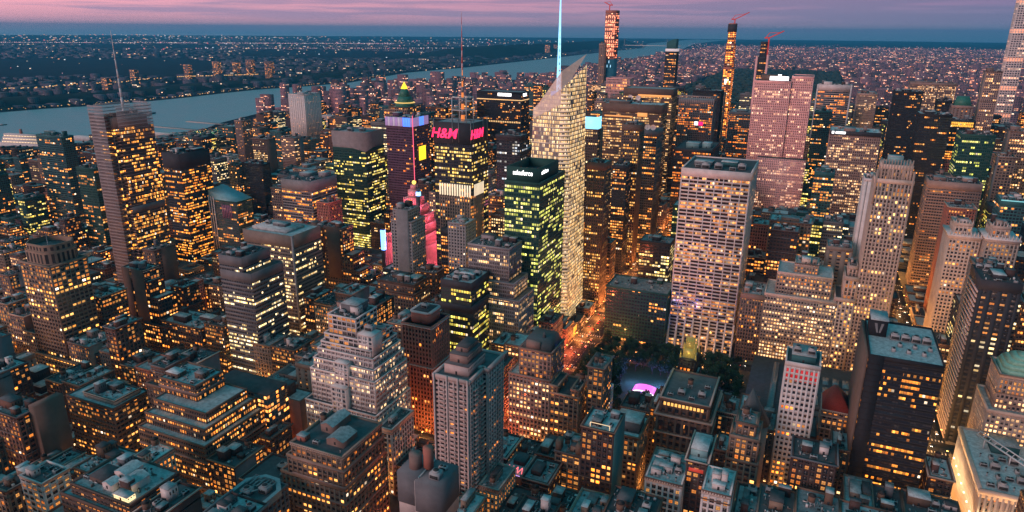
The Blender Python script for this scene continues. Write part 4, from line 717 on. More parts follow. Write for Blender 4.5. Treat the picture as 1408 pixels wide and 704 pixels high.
# ---------------------------------------------------------------- helpers
def tag(o, label=None, cat=None, group=None, kind=None):
    for k, v in (('label', label), ('category', cat), ('group', group), ('kind', kind)):
        if v: o[k] = v
    return o
def empty(name, loc=(0,0,0), parent=None):
    o = bpy.data.objects.new(name, None); o.empty_display_size = .5; COL.objects.link(o); o.location = loc
    if parent: o.parent = parent
    return o
QF = np.array([[0,3,2,1],[4,5,6,7],[0,1,5,4],[1,2,6,5],[2,3,7,6],[3,0,4,7]])
class MB:
    """collects boxes, quads and prisms; build() links them as ONE mesh object. Coordinates are world ones minus org."""
    def __init__(s, org=(0,0,0)): s.b = []; s.v = []; s.f = []; s.uv = []; s.m = []; s.org = org; s.bm = []
    def box(s, x0, x1, y0, y1, z0, z1, m=0): s.b.append((x0,x1,y0,y1,z0,z1)); s.bm.append(m)
    def poly(s, pts, faces, m=0, uvs=None):
        k = len(s.v); s.v += [tuple(p) for p in pts]
        for i, f in enumerate(faces):
            s.f.append([k+a for a in f]); s.m.append(m); s.uv.append(uvs[i] if uvs else [(0,0)]*len(f))
    def prism(s, poly, z0, z1, poly2=None, m=0, cap=True):
        n = len(poly); p2 = poly2 or poly
        pts = [(x,y,z0) for x,y in poly]+[(x,y,z1) for x,y in p2]
        F = [(i,(i+1)%n,n+(i+1)%n,n+i) for i in range(n)]
        if cap: F += [tuple(range(n,2*n)), tuple(range(n-1,-1,-1))]
        s.poly(pts, F, m)
    def cyl(s, x, y, r, z0, z1, r2=None, n=12, m=0):
        r2 = r if r2 is None else r2
        c = [(math.cos(6.28318*i/n), math.sin(6.28318*i/n)) for i in range(n)]
        s.prism([(x+r*a,y+r*b) for a,b in c], z0, z1, [(x+r2*a,y+r2*b) for a,b in c], m)
    def bar(s, a, b, t, m=0):
        a, b = Vector(a), Vector(b); d = (b-a).normalized(); u = d.orthogonal().normalized(); v = d.cross(u)
        P = [a+(u*i+v*j)*t/2 for i,j in ((-1,-1),(1,-1),(1,1),(-1,1))]+[b+(u*i+v*j)*t/2 for i,j in ((-1,-1),(1,-1),(1,1),(-1,1))]
        s.poly([tuple(p) for p in P], [tuple(q) for q in QF.tolist()], m)
    def build(s, name, mats, parent=None, loc=None):
        if not isinstance(mats, (list, tuple)): mats = [mats]
        me = bpy.data.meshes.new(name)
        V = np.array(s.v, dtype=np.float64).reshape(-1,3); nv = len(V); nb = len(s.b)
        if nb:
            B = np.array(s.b, dtype=np.float64)
            ix = np.array([[0,2,4],[1,2,4],[1,3,4],[0,3,4],[0,2,5],[1,2,5],[1,3,5],[0,3,5]])
            BV = B[:, ix].reshape(-1,3); V = np.vstack([V, BV])
            BF = (QF[None]+(nv+8*np.arange(nb))[:,None,None]).reshape(-1)
        V = V-np.array(s.org)
        me.vertices.add(len(V)); me.vertices.foreach_set('co', V.astype(np.float32).ravel())
        li = [a for f in s.f for a in f]; lens = [len(f) for f in s.f]; mi = list(s.m)
        if nb: li = np.concatenate([np.array(li, dtype=np.int64), BF]); lens = lens+[4]*(6*nb); mi = mi+list(np.repeat(s.bm, 6))
        li = np.array(li, dtype=np.int32); lens = np.array(lens, dtype=np.int32)
        me.loops.add(len(li)); me.loops.foreach_set('vertex_index', li)
        me.polygons.add(len(lens)); st = np.concatenate([[0], np.cumsum(lens)[:-1]]).astype(np.int32)
        me.polygons.foreach_set('loop_start', st)
        try: me.polygons.foreach_set('loop_total', lens)
        except Exception: pass
        me.polygons.foreach_set('material_index', np.array(mi, dtype=np.int32))
        if any(len(set(u)) > 1 for u in s.uv[:4]):
            ul = me.uv_layers.new(name='UVMap'); a = [c for f in s.uv for q in f for c in q]
            a = a+[0.]*(2*len(li)-len(a)); ul.data.foreach_set('uv', np.array(a, dtype=np.float32))
        for m in mats: me.materials.append(m)
        me.update(calc_edges=True); me.validate()
        o = bpy.data.objects.new(name, me); COL.objects.link(o); o.location = loc if loc is not None else ((0,0,0) if parent else s.org)
        if parent: o.parent = parent
        return o
MATS = {}
def newmat(name):
    m = bpy.data.materials.new(name); m.use_nodes = True; nt = m.node_tree
    return m, nt, nt.nodes['Principled BSDF']
def solid(name, col, rough=.7, metal=0., vary=.25, scale=.15, emit=None, es=0., spec=.4, objvar=0.):
    if name in MATS: return MATS[name]
    m, nt, b = newmat(name); b.inputs['Roughness'].default_value = rough; b.inputs['Metallic'].default_value = metal
    b.inputs['Specular IOR Level'].default_value = spec
    c = None
    if vary:
        tc = nn(nt, 'ShaderNodeNewGeometry')
        n1 = nn(nt, 'ShaderNodeTexNoise', i_Scale=scale, i_Detail=6.0, i_Roughness=.65); nt.links.new(tc.outputs['Position'], n1.inputs[0])
        f = mth(nt, 'ADD', mth(nt, 'MULTIPLY', mth(nt, 'SUBTRACT', n1.outputs[0], .5), vary*4), 1.0)
        if objvar:
            oi = nn(nt, 'ShaderNodeObjectInfo'); f = mth(nt, 'MULTIPLY', f, mth(nt, 'ADD', mth(nt, 'MULTIPLY', oi.outputs['Random'], 2*objvar), 1-objvar))
        g = nn(nt, 'ShaderNodeVectorMath', operation='SCALE'); g.inputs[0].default_value = col; nt.links.new(f, g.inputs['Scale']); c = g.outputs[0]
        nt.links.new(c, b.inputs['Base Color'])
    else: b.inputs['Base Color'].default_value = (*col, 1)
    if emit:
        b.inputs['Emission Color'].default_value = (*emit, 1); b.inputs['Emission Strength'].default_value = es
    MATS[name] = m; return m
WARM = ((1,.23,.018),(1,.44,.11)); ORNG = ((1,.17,.008),(1,.34,.055)); PALE = ((1,.38,.10),(1,.58,.26)); GRNY = ((1,.58,.06),(.80,.80,.15)); COOL = ((.65,.8,1),(1,.8,.55))
def glaze(name, wall, glass, p, row=.5, cols=WARM, em=1.5, mu=(.12,.88), mv=(.25,.85), rough=.12, cool=.05, island=False, blind=.25, shift=False):
    """window wall: cells of the UV grid; some rooms lit, the rest dark glass or drawn blinds, wall colour between them."""
    if name in MATS: return MATS[name]
    m, nt, b = newmat(name)
    uv = nn(nt, 'ShaderNodeUVMap'); s = nn(nt, 'ShaderNodeSeparateXYZ'); nt.links.new(uv.outputs[0], s.inputs[0])
    u, v = s.outputs[0], s.outputs[1]
    if island:
        g = nn(nt, 'ShaderNodeNewGeometry'); rnd = g.outputs['Random Per Island']
    else:
        oi = nn(nt, 'ShaderNodeObjectInfo'); rnd = oi.outputs['Random']
    off = mth(nt, 'MULTIPLY', rnd, 917.3)
    fu, fv = mth(nt, 'FLOOR', u), mth(nt, 'FLOOR', v); ru, rv = mth(nt, 'FRACT', u), mth(nt, 'FRACT', v)
    def wn(a, bb, c):
        k = nn(nt, 'ShaderNodeCombineXYZ')
        for i, q in enumerate((a, bb, c)):
            if isinstance(q, (int, float)): k.inputs[i].default_value = q
            else: nt.links.new(q, k.inputs[i])
        t = nn(nt, 'ShaderNodeTexWhiteNoise', noise_dimensions='3D'); nt.links.new(k.outputs[0], t.inputs['Vector']); return t
    kk = mth(nt, 'ADD', mth(nt, 'FLOOR', mth(nt, 'MULTIPLY', mth(nt, 'FRACT', mth(nt, 'MULTIPLY', rnd, 7.31)), 3.4)), 1.0)
    room = wn(mth(nt, 'FLOOR', mth(nt, 'DIVIDE', u, kk)), fv, mth(nt, 'ADD', off, 5.5))
    cell = wn(fu, fv, off); sc = nn(nt, 'ShaderNodeSeparateColor'); nt.links.new(cell.outputs['Color'], sc.inputs[0])
    rowr = wn(mth(nt, 'FLOOR', mth(nt, 'MULTIPLY', u, .17)), fv, mth(nt, 'ADD', off, 31.7))
    row2 = wn(mth(nt, 'FLOOR', mth(nt, 'MULTIPLY', u, .025)), fv, mth(nt, 'ADD', off, 71.3))
    pr = mth(nt, 'ADD', mth(nt, 'MULTIPLY', mth(nt, 'SUBTRACT', mth(nt, 'ADD', mth(nt, 'MULTIPLY', rowr.outputs[0], .5), mth(nt, 'MULTIPLY', row2.outputs[0], .5)), .5), row*4.4), p*.80)
    if not island: pr = mth(nt, 'ADD', pr, mth(nt, 'MULTIPLY', mth(nt, 'SUBTRACT', oi.outputs['Random'], .5), p*.9))
    lit = mth(nt, 'MULTIPLY', mth(nt, 'LESS_THAN', room.outputs['Value'], pr), mth(nt, 'GREATER_THAN', cell.outputs['Value'], .12))
    def band(x, lo, hi): return mth(nt, 'MULTIPLY', mth(nt, 'GREATER_THAN', x, lo), mth(nt, 'LESS_THAN', x, hi))
    win = mth(nt, 'MULTIPLY', band(ru, *mu), band(rv, *mv))
    geo = nn(nt, 'ShaderNodeNewGeometry')
    nz = nn(nt, 'ShaderNodeTexNoise', i_Scale=.9, i_Detail=3.0); nt.links.new(geo.outputs['Position'], nz.inputs[0])
    br = mth(nt, 'POWER', sc.outputs[0], 2.2); br = mth(nt, 'ADD', mth(nt, 'MULTIPLY', br, 1.9), .30)
    br = mth(nt, 'MULTIPLY', br, mth(nt, 'ADD', mth(nt, 'MULTIPLY', nz.outputs[0], 1.5), .15))
    br = mth(nt, 'MULTIPLY', br, mth(nt, 'ADD', mth(nt, 'MULTIPLY', rv, .7), .5))
    es = mth(nt, 'MULTIPLY', mth(nt, 'MULTIPLY', lit, win), mth(nt, 'MULTIPLY', br, em*1.2))
    ec = mixc(nt, sc.outputs[1], cols[0], cols[1])
    ec = mixc(nt, mth(nt, 'GREATER_THAN', sc.outputs[2], 1-cool), ec, (1,.74,.50))
    nt.links.new(ec, b.inputs['Emission Color']); nt.links.new(es, b.inputs['Emission Strength'])
    bl = mth(nt, 'MULTIPLY', mth(nt, 'LESS_THAN', sc.outputs[2], blind), mth(nt, 'GREATER_THAN', rv, .5))
    gc = mixc(nt, mth(nt, 'MULTIPLY', bl, .7), glass, tuple(.5*x+.06 for x in wall))
    wf = nn(nt, 'ShaderNodeTexNoise', i_Scale=.12, i_Detail=5.0); nt.links.new(geo.outputs['Position'], wf.inputs[0])
    wv = nn(nt, 'ShaderNodeVectorMath', operation='SCALE'); wv.inputs[0].default_value = wall
    k = mth(nt, 'ADD', mth(nt, 'MULTIPLY', wf.outputs[0], .9), .55)
    if island: k = mth(nt, 'MULTIPLY', k, mth(nt, 'ADD', mth(nt, 'MULTIPLY', rnd, 1.3), .35))
    nt.links.new(k, wv.inputs['Scale'])
    bc = mixc(nt, win, wv.outputs[0], gc)
    nt.links.new(bc, b.inputs['Base Color'])
    nt.links.new(mth(nt, 'ADD', mth(nt, 'MULTIPLY', win, rough-.75), .75), b.inputs['Roughness'])
    b.inputs['Specular IOR Level'].default_value = .6
    m.cycles.emission_sampling = 'NONE'
    MATS[name] = m; return m
def lightmat(name, col, es, sampling='NONE'):
    if name in MATS: return MATS[name]
    m, nt, b = newmat(name); b.inputs['Base Color'].default_value = (*[.5*c for c in col], 1)
    b.inputs['Emission Color'].default_value = (*col, 1); b.inputs['Emission Strength'].default_value = es
    m.cycles.emission_sampling = sampling; MATS[name] = m; return m
def lamp(name, loc, col, power, parent, rad=1.5):
    l = bpy.data.lights.new(name, 'POINT'); l.energy = power; l.color = col; l.shadow_soft_size = rad
    o = bpy.data.objects.new(name, l); COL.objects.link(o); o.parent = parent; o.location = loc; return o
def text(name, s, size, loc, face, mat, parent, depth=.3, shear=0., xs=1.):
    cu = bpy.data.curves.new(name, 'FONT'); cu.body = s; cu.size = size; cu.extrude = depth/2; cu.shear = shear; cu.offset = .012*size; cu.align_x = 'CENTER'; cu.align_y = 'CENTER'
    t = bpy.data.objects.new(name+'_src', cu); COL.objects.link(t)
    dg = bpy.context.evaluated_depsgraph_get(); me = bpy.data.meshes.new_from_object(t.evaluated_get(dg)); bpy.data.objects.remove(t)
    me.materials.clear(); me.materials.append(mat)
    o = bpy.data.objects.new(name, me); COL.objects.link(o); o.parent = parent; o.location = loc
    o.rotation_euler = (R(90), 0, {'S':0,'E':R(90),'W':R(-90)}[face]); o.scale = (xs,1,1); return o
# wall colours
WC = {'brick':(.17,.085,.06),'brickdk':(.085,.05,.045),'tan':(.29,.21,.16),'pink':(.33,.23,.20),'stone':(.42,.34,.29),'brown':(.15,.10,.08),'grey':(.17,.175,.19),
 'green':(.015,.07,.06),'dark':(.035,.037,.045),'black':(.013,.014,.018),'teal':(.03,.12,.13),'white':(.58,.54,.53),'red':(.40,.15,.11),'bronze':(.14,.09,.065),
 'purple':(.10,.055,.10),'trav':(.62,.56,.55),'concrete':(.47,.38,.36),'pinkslab':(.84,.46,.44),'fin':(.26,.25,.26),'beige':(.27,.22,.19),'rock':(.17,.115,.09)}  # pinkslab: the pink light on the slab is put into its wall colour
def W(k): return solid('wall_'+k, WC[k], .8, vary=.2, objvar=.3 if k in ('brick','brickdk','tan','pink','brown','stone') else .08)
for k_ in ('brick','brickdk','tan','pink','brown','grey','rock','beige'): WC[k_] = tuple(.8*c for c in WC[k_])
GL = (.02,.025,.035)
# style: wall, glazing args, bay, floor, pier width/depth, spandrel height/depth, cells per bay, blank top band
def G(n, wall, p, **k): return lambda: glaze('glazing_'+n, WC[wall], k.pop('glass', GL), p, **k)
ST = {
'brick':('brick',G('brick','brick',.32,row=.3,em=1.9),3.7,3.9,1.2,.35,1.4,.25,1,2),
'brickdk':('brickdk',G('brickdk','brickdk',.28,row=.3,em=1.9),3.6,3.9,1.1,.35,1.35,.25,1,2),
'tanmas':('tan',G('tan','tan',.33,row=.3,em=1.9),3.6,3.9,1.15,.4,1.35,.25,1,2),
'tanlit':('tan',G('tanlit','tan',.58,row=.35,em=1.9,cols=((1,.32,.035),(1,.52,.14))),4.2,3.9,1.0,.45,1.5,.3,1,2),
'pinkmas':('pink',G('pinkm','pink',.42,row=.25,em=1.8,cols=PALE),3.2,3.7,1.2,.35,1.4,.25,1,2),
'stonelit':('stone',G('stonelit','stone',.85,row=.5,em=1.5,cols=((1,.40,.12),(1,.60,.30))),2.8,3.7,1.1,.4,1.5,.25,1,2.5),
'brownlit':('brown',G('brownlit','brown',.55,row=.4,em=1.8,cols=((1,.26,.025),(1,.46,.12))),3.2,3.8,.8,.3,1.6,.4,1,2),
'bricklit':('brickdk',G('bricklit','brickdk',.6,row=.2,em=1.8),3.5,3.9,1.0,.35,1.3,.25,1,2),
'brickred':('red',G('brickred','red',.35,row=.3,em=1.5),3.0,3.6,1.3,.35,1.6,.25,1,2),
'brickblank':('brick',G('brick','brick',.3),3.4,3.7,1.5,.35,1.7,.25,1,2),
'bronzelit':('bronze',G('bronzelit','bronze',.62,row=.5,em=1.5,cols=((1,.24,.025),(1,.44,.11))),2.1,3.9,.5,.3,1.5,.45,1,1.5),
'greyband':('grey',G('greyband','grey',.5,row=.95,em=1.9,cols=((1,.6,.18),(1,.82,.5))),4.0,3.9,.15,.12,1.9,.3,2,3),
'beigeband':('beige',G('beigeband','beige',.30,row=.9,em=1.8,cols=((1,.56,.16),(1,.78,.42))),2.0,3.8,.35,.2,1.7,.12,1,13),
'white':('white',G('whitem','white',.3,row=.6,em=1.6,cols=ORNG),4.5,3.9,1.2,.35,1.9,.3,1,2),
'whitestone':('white',G('whites','white',.15,row=.3,em=1.6),3.4,3.8,1.2,.4,1.3,.25,1,2.5),
'whitestep':('white',G('whitestep','white',.30,row=.7,em=1.2,cols=((1,.5,.2),(1,.72,.42)),glass=(.06,.055,.07)),4.2,3.9,.7,.3,1.2,.25,3,1.2),
'whitegrid':('white',G('whitegrid','white',.10,row=.3,em=1.6,cols=ORNG),3.0,3.9,1.2,.5,1.5,.4,1,1.5),
'whiteblank':('white',G('whites','white',.15),7,3.8,5.5,.3,2.8,.25,1,3),
'redpier':('red',G('redpier','red',.04,row=.1,em=1.5,glass=(.03,.015,.015)),2.9,3.9,1.0,.8,1.2,.15,1,2),
'concrete':('concrete',G('concrete','concrete',.05,row=.1,em=1.4),3.3,2.95,.9,.9,1.1,.55,1,2.5),
'greycap':('white',G('whites','white',.15),3.6,3.8,1.7,.3,1.8,.25,1,24),
'mixglass':('dark',G('mixglass','dark',.55,row=1.0,em=1.3,cols=GRNY,glass=(.05,.07,.06)),2.6,3.9,.2,.15,.7,.1,1,10),
'fins':('fin',G('fins','fin',.25,row=1.1,em=1.5,cols=((1,.45,.12),(1,.62,.3)),glass=(.09,.08,.085)),1.9,3.9,.4,.5,.8,.12,1,2),
'greenoff':('green',G('greenoff','green',.78,row=.7,em=1.1,cols=((.85,.9,.12),(1,.85,.25)),glass=(.01,.045,.04),cool=.08),2.4,4.0,.25,.15,1.2,.1,1,3),
'greenoff2':('green',G('greenoff2','green',.55,row=.8,em=1.3,cols=((1,.62,.07),(1,.8,.25)),glass=(.01,.04,.035)),3.0,3.9,.3,.15,1.4,.1,1,3),
'greendk':('green',G('greendk','green',.12,row=.6,em=1.0,glass=(.02,.05,.045)),3.4,3.6,.3,.15,1.0,.1,1,3),
'teal':('teal',G('teal','teal',.10,row=.2,em=1.1,glass=(.03,.12,.13)),3.2,3.4,.3,.15,.9,.1,1,3),
'tealbox':('teal',G('teal','teal',.10),3.2,3.4,.3,.15,.9,.1,1,6),
'orangeoff':('dark',G('orangeoff','dark',.9,row=.7,em=1.7,cols=((1,.22,.012),(1,.42,.07))),2.8,3.9,.3,.2,1.4,.3,1,4),
'nyt':('pink',G('nyt','dark',1.0,row=.55,em=1.7,cols=((1,.27,.02),(1,.48,.10)),glass=(.05,.055,.06)),3.0,4.1,.15,.1,.9,.12,1,14),
'pinkstone':('pink',G('pinkst','pink',.06,row=.1),3.6,3.3,2.0,.3,1.6,.2,1,3),
'blackslab':('black',G('blackslab','black',.015,row=.05,em=1.),3.3,3.4,.8,.2,1.2,.15,1,3),
'westin':('green',G('westin','purple',.2,row=.3,em=1.,glass=(.04,.08,.075)),3.2,3.5,.25,.2,.8,.1,1,2),
'grey':('grey',G('greyl','grey',.2,row=.3),3.4,3.8,1.2,.3,1.6,.25,1,2),
'greyslab':('fin',G('greyslab','fin',.12,row=.2,em=1.4),3.4,3.6,1.6,.3,1.7,.2,1,2),
'stonedk':('brown',G('stonedk','brown',.22,row=.7,em=1.5,cols=((1,.5,.15),(1,.7,.35))),3.2,3.8,1.1,.35,1.6,.25,1,2.5),
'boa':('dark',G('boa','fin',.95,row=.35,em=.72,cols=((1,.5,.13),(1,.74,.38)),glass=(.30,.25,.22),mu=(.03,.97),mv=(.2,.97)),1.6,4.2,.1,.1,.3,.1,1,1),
'condetop':('dark',G('condetop','dark',.5,row=.7,em=1.2,cols=((1,.55,.08),(1,.7,.22))),2.8,3.9,.3,.2,1.5,.12,1,24),
'conde':('tan',G('condel','tan',.45,row=.3,em=1.5,cols=WARM),3.4,4.0,1.2,.4,1.2,.25,1,10),
'black':('black',G('black','black',.06,row=.25,em=1.1),2.4,3.8,.4,.25,1.2,.12,1,4),
'blackwarm':('dark',G('blackwarm','dark',.5,row=.8,em=1.1,cols=ORNG),2.2,3.8,.5,.25,1.2,.15,1,4),
'blueoff':('dark',G('blueoff','dark',.5,row=.5,em=1.0,cols=COOL),3.6,3.9,.8,.3,1.2,.2,1,4),
'purple':('purple',G('purple','purple',.09,row=.2,em=1.2,cols=ORNG,glass=(.03,.015,.025)),2.6,3.7,.4,.2,1.4,.1,1,14),
'rock':('rock',G('rock','rock',.8,row=.8,em=1.1,cols=((1,.42,.10),(1,.6,.25)),glass=(.10,.065,.05)),2.6,3.9,.45,.35,1.6,.15,1,14),
'rocktop':('pinkslab',G('rocktop','pink',.1),3.5,8,1.4,.8,1.0,.2,1,2),
'browntower':('rock',G('browntower','rock',.5,row=.5,em=1.3,cols=((1,.36,.05),(1,.56,.16))),2.8,3.8,.9,.5,1.5,.2,1,9),
'blacktower2':('dark',G('blacktower2','dark',.32,row=.6,em=1.3,cols=WARM),3.0,3.8,.6,.5,1.4,.2,1,6),
'piergrey':('grey',G('piergrey','dark',.30,row=.8,em=1.1,cols=ORNG),3.2,3.8,.9,.7,1.3,.15,1,6),
'brightoff':('dark',G('brightoff','dark',.85,row=.5,em=1.7,cols=((1,.6,.12),(1,.8,.4))),3.4,4.2,.4,.25,1.3,.2,1,3),
'darklow':('green',G('darklow','dark',.10,row=.2,em=1.3),3.2,4.0,.8,.3,1.5,.25,1,2),
'grace':('trav',G('grace','black',.55,row=.5,em=1.0,cols=((1,.28,.06),(1,.48,.16)),glass=(.035,.022,.02),mv=(.1,.9),mu=(.02,.98),blind=.1),8.6,3.85,.9,.5,1.55,.35,4,9),
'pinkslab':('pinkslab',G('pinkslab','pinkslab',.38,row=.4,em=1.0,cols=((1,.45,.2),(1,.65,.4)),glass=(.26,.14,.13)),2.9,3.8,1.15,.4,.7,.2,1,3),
'pinkgrid':('pink',G('pinkgrid','pink',.42,row=.5,em=1.1,cols=((1,.45,.16),(1,.62,.33)),glass=(.07,.045,.045)),2.7,3.8,.9,.4,1.3,.2,1,6),
'pinkband':('pink',G('pinkband','pink',.1,row=.4,em=1.0),6,3.8,.4,.2,1.9,.4,2,10),
'pinkpier':('pink',G('pinkpier','pink',.28,row=.5,em=1.5),2.8,3.8,1.2,.6,1.3,.2,1,6),
'pinkblank':('pink',G('pinkst','pink',.06),6,3.8,4.4,.3,2.4,.25,1,5),
'tanblank':('beige',G('tanblank','beige',.15,row=.2,em=1.3),7,3.8,4.8,.3,2.3,.25,1,4),
'orangegrid':('trav',G('orangegrid','black',.35,row=.9,em=1.3,cols=ORNG),2.2,3.8,.1,.1,1.0,.1,1,7),
'fifth500':('stone',G('fifth500','stone',.42,row=.3,em=1.5,cols=((1,.36,.06),(1,.56,.18)),glass=(.035,.03,.035)),3.1,3.75,1.4,.8,.8,.2,1,4),
'whitecrown':('stone',G('whitecrown','stone',.28,row=.3,em=1.5),3.2,3.8,1.3,.5,1.5,.25,1,3),
'darkwin':('dark',G('darkwin','dark',.42,row=.3,em=1.8,cols=((1,.62,.2),(1,.92,.7)),mu=(.1,.9)),6.4,4.1,3.4,.3,2.3,.2,1,8),
'hsbc':('black',G('hsbc','black',.36,row=.9,em=1.25,cols=((1,.22,.015),(1,.40,.06)),mu=(.03,.97),mv=(.3,.75)),1.7,3.9,.12,.1,1.0,.08,1,3),
'palazzo':('rock',G('palazzo','brown',.3,row=.4,em=1.6),4.6,5.2,2.1,.6,1.9,.3,1,2),
'blackstone':('black',G('blackstone','black',.10,row=.2,em=1.5),2.8,3.8,1.1,.5,1.4,.2,1,2),
'flood':('stone',G('flood','stone',.1,row=.2),3.4,4.2,1.7,1.0,1.0,.3,1,6),
'constr':('red',G('constr','red',.62,row=.9,em=2.6,cols=((1,.16,.07),(1,.34,.16)),glass=(.04,.015,.015)),4.5,6,1.2,.3,2.0,.4,1,2),
'constr2':('red',G('constr2','bronze',.85,row=.3,em=2.4,cols=((1,.2,.02),(1,.38,.06)),glass=(.05,.02,.01)),6,5,1.5,.3,1.2,.3,1,6),
'p432':('trav',G('p432','trav',.30,row=.4,em=1.3,cols=((1,.4,.22),(1,.6,.4)),glass=(.05,.06,.08)),4.6,4.6,1.5,.5,1.4,.4,1,4),
}
ROOFC = ['roof_grey','roof_tar','roof_pale','roof_silver']
def roofmat(i):
    i = (0,1,2,3,1,0)[i%6]
    return [solid('roof_grey',(.24,.26,.27),.85,vary=.6,scale=.35,objvar=.4), solid('roof_tar',(.07,.075,.08),.9,vary=.35,scale=.25,objvar=.3), solid('roof_pale',(.40,.44,.45),.8,vary=.5,scale=.3,objvar=.3), solid('roof_silver',(.33,.37,.38),.6,vary=.5,scale=.45,objvar=.3)][i%4]
def octo(x0,x1,y0,y1,c): return [(x0+c,y0),(x1-c,y0),(x1,y0+c),(x1,y1-c),(x1-c,y1),(x0+c,y1),(x0,y1-c),(x0,y0+c)]
def faces_of(x0,x1,y0,y1):
    return [((x0,y0),(x1,y0),(0,-1)),((x1,y0),(x1,y1),(1,0)),((x1,y1),(x0,y1),(0,1)),((x0,y1),(x0,y0),(-1,0))]
def building(name, cat, label, tiers, style, group=None, detail=2, roof=None, seed=0, gear=None, windows=0, topband=None, wallmat=None, parapet=1.0):
    """tiers: (x0,x1,y0,y1,z0,z1) from the ground up. Parts: glazing, facade_frame, parapet, roof and rooftop machinery."""
    rg = random.Random(seed); wk, gf, bw, fh, pw, pd, sh, sd, sub, tb = ST[style]; wm = wallmat or W(wk); gm = gf()
    if topband is not None: tb = topband
    x0, x1, y0, y1 = tiers[0][:4]; org = ((x0+x1)/2, (y0+y1)/2, 0)
    root = empty(name, org); tag(root, label, cat, group)
    g = MB(org); fr = MB(org); pa = MB(org); rf = MB(org)
    for (a, b, c, d, z0, z1) in tiers:
        nf = max(1, round((z1-z0)/fh)); v0 = round(z0/fh); dz = (z1-z0)/nf
        for k, (p, q, n) in enumerate(faces_of(a,b,c,d)):
            L = abs(q[0]-p[0])+abs(q[1]-p[1]); nb = max(1, round(L/bw)); u0 = k*60
            g.poly([(p[0],p[1],z0),(q[0],q[1],z0),(q[0],q[1],z1),(p[0],p[1],z1)], [(0,1,2,3)], uvs=[[(u0,v0),(u0+nb*sub,v0),(u0+nb*sub,v0+nf),(u0,v0+nf)]])
            if detail >= 1 and k != 2 or detail >= 2:
                ux, uy = (q[0]-p[0])/L, (q[1]-p[1])/L
                def slab(s0, s1, zz0, zz1, dep):
                    P = [(p[0]+ux*s0, p[1]+uy*s0), (p[0]+ux*s1, p[1]+uy*s1)]
                    xs = [P[0][0], P[1][0], P[0][0]+n[0]*dep, P[1][0]+n[0]*dep]; ys = [P[0][1], P[1][1], P[0][1]+n[1]*dep, P[1][1]+n[1]*dep]
                    fr.box(min(xs), max(xs), min(ys), max(ys), zz0, zz1)
                zb = max(0, z0-.9)
                for i in range(nb+1):
                    if i == 0: slab(.004, pw*.6+.2, zb, z1-.02, pd)
                    elif i == nb: slab(L-pw*.6-.2, L-.004, zb, z1-.02, pd)
                    else: slab(i*L/nb-pw/2, i*L/nb+pw/2, zb, z1-.02, pd)
                for i in range(1, nf+1):
                    zc = z0+i*dz
                    if zc > z1-tb+.5: break
                    slab(.01, L-.01, zc-sh*.55, zc+sh*.45, sd)
        pa_d = pd+.06
        pa.box(a-pa_d, b+pa_d, c-pa_d, c+.5, z1-tb, z1+.1); pa.box(a-pa_d, b+pa_d, d-.5, d+pa_d, z1-tb, z1+.1)
        pa.box(a-pa_d, a+.5, c+.5, d-.5, z1-tb, z1+.1); pa.box(b-.5, b+pa_d, c+.5, d-.5, z1-tb, z1+.1)
        rf.poly([(a+.4,c+.4,z1-parapet),(b-.4,c+.4,z1-parapet),(b-.4,d-.4,z1-parapet),(a+.4,d-.4,z1-parapet)], [(0,1,2,3)])
    go = g.build('window_glazing', gm, root)
    if detail: fr.build('facade_frame', wm, root)
    pa.build('parapet', wm, root); rf.build('roof', roofmat(rg.randrange(6) if roof is None else roof), root)
    if windows: add_windows(root, org, tiers, ST[style], windows, gm, wm); go['kind'] = 'stuff'
    a, b, c, d, z0, z1 = tiers[-1]; zr = z1-parapet
    gear = rg.choice([0,1,2,3,4,5]) if gear is None else gear
    if detail >= 2 and style in MASON and h_area(tiers) < 4000: dress(root, org, tiers, rg, wm, style)
    if gear >= 0: rooftop(root, org, a+1, b-1, c+1, d-1, zr, gear, rg, wm, detail)
    return root
MASON = ('brick','brickdk','tanmas','tanlit','pinkmas','stonelit','brownlit','bricklit','brickred','white','whitestone','stonedk','pinkpier')
def h_area(t): return (t[0][1]-t[0][0])*(t[0][3]-t[0][2])
def dress(root, org, tiers, rg, wm, style):
    """cornice, belt courses and a blind party wall: what tells one masonry block from the next"""
    trim = [W('stone'), W('brown'), W('pink'), W('grey'), W('tan')][rg.randrange(5)]; m = MB(org); a,b,c,d,z0,z1 = tiers[-1]
    def ring(z, hh, e): m.box(a-e,b+e,c-e,c-.46,z,z+hh); m.box(a-e,a-.46,c-.46,d+e,z,z+hh); m.box(b+.46,b+e,c-.46,d+e,z,z+hh)
    ring(z1-.55, .8, rg.choice([.7,.9,1.4]))
    for f in rg.sample([.93,.8,.62,.45,.3,.15], rg.choice([1,2,3])): ring(z0+(z1-z0)*f, rg.choice([.5,.9]), .62)
    if rg.random() < .5:
        for i in range(int((b-a)/1.5)): m.box(a+i*1.5+.2,a+i*1.5+.7,c-.85,c-.47,z1-1.4,z1-.56)
    m.build('cornice', trim, root)
    if rg.random() < .42 and len(tiers) == 1:
        m = MB(org); s = rg.random() < .6; x = (b if (a+b)/2 < -38 else a); e = .62 if x == b else -.62; f = rg.choice([.45,.7,1.0])
        m.box(min(x,x+e),max(x,x+e),c+(0 if s else (d-c)*(1-f)),c+(d-c)*(f if s else 1),0,z1+.2); m.build('party_wall', [W('brick'),W('brown'),W('grey'),wm][rg.randrange(4)], root)
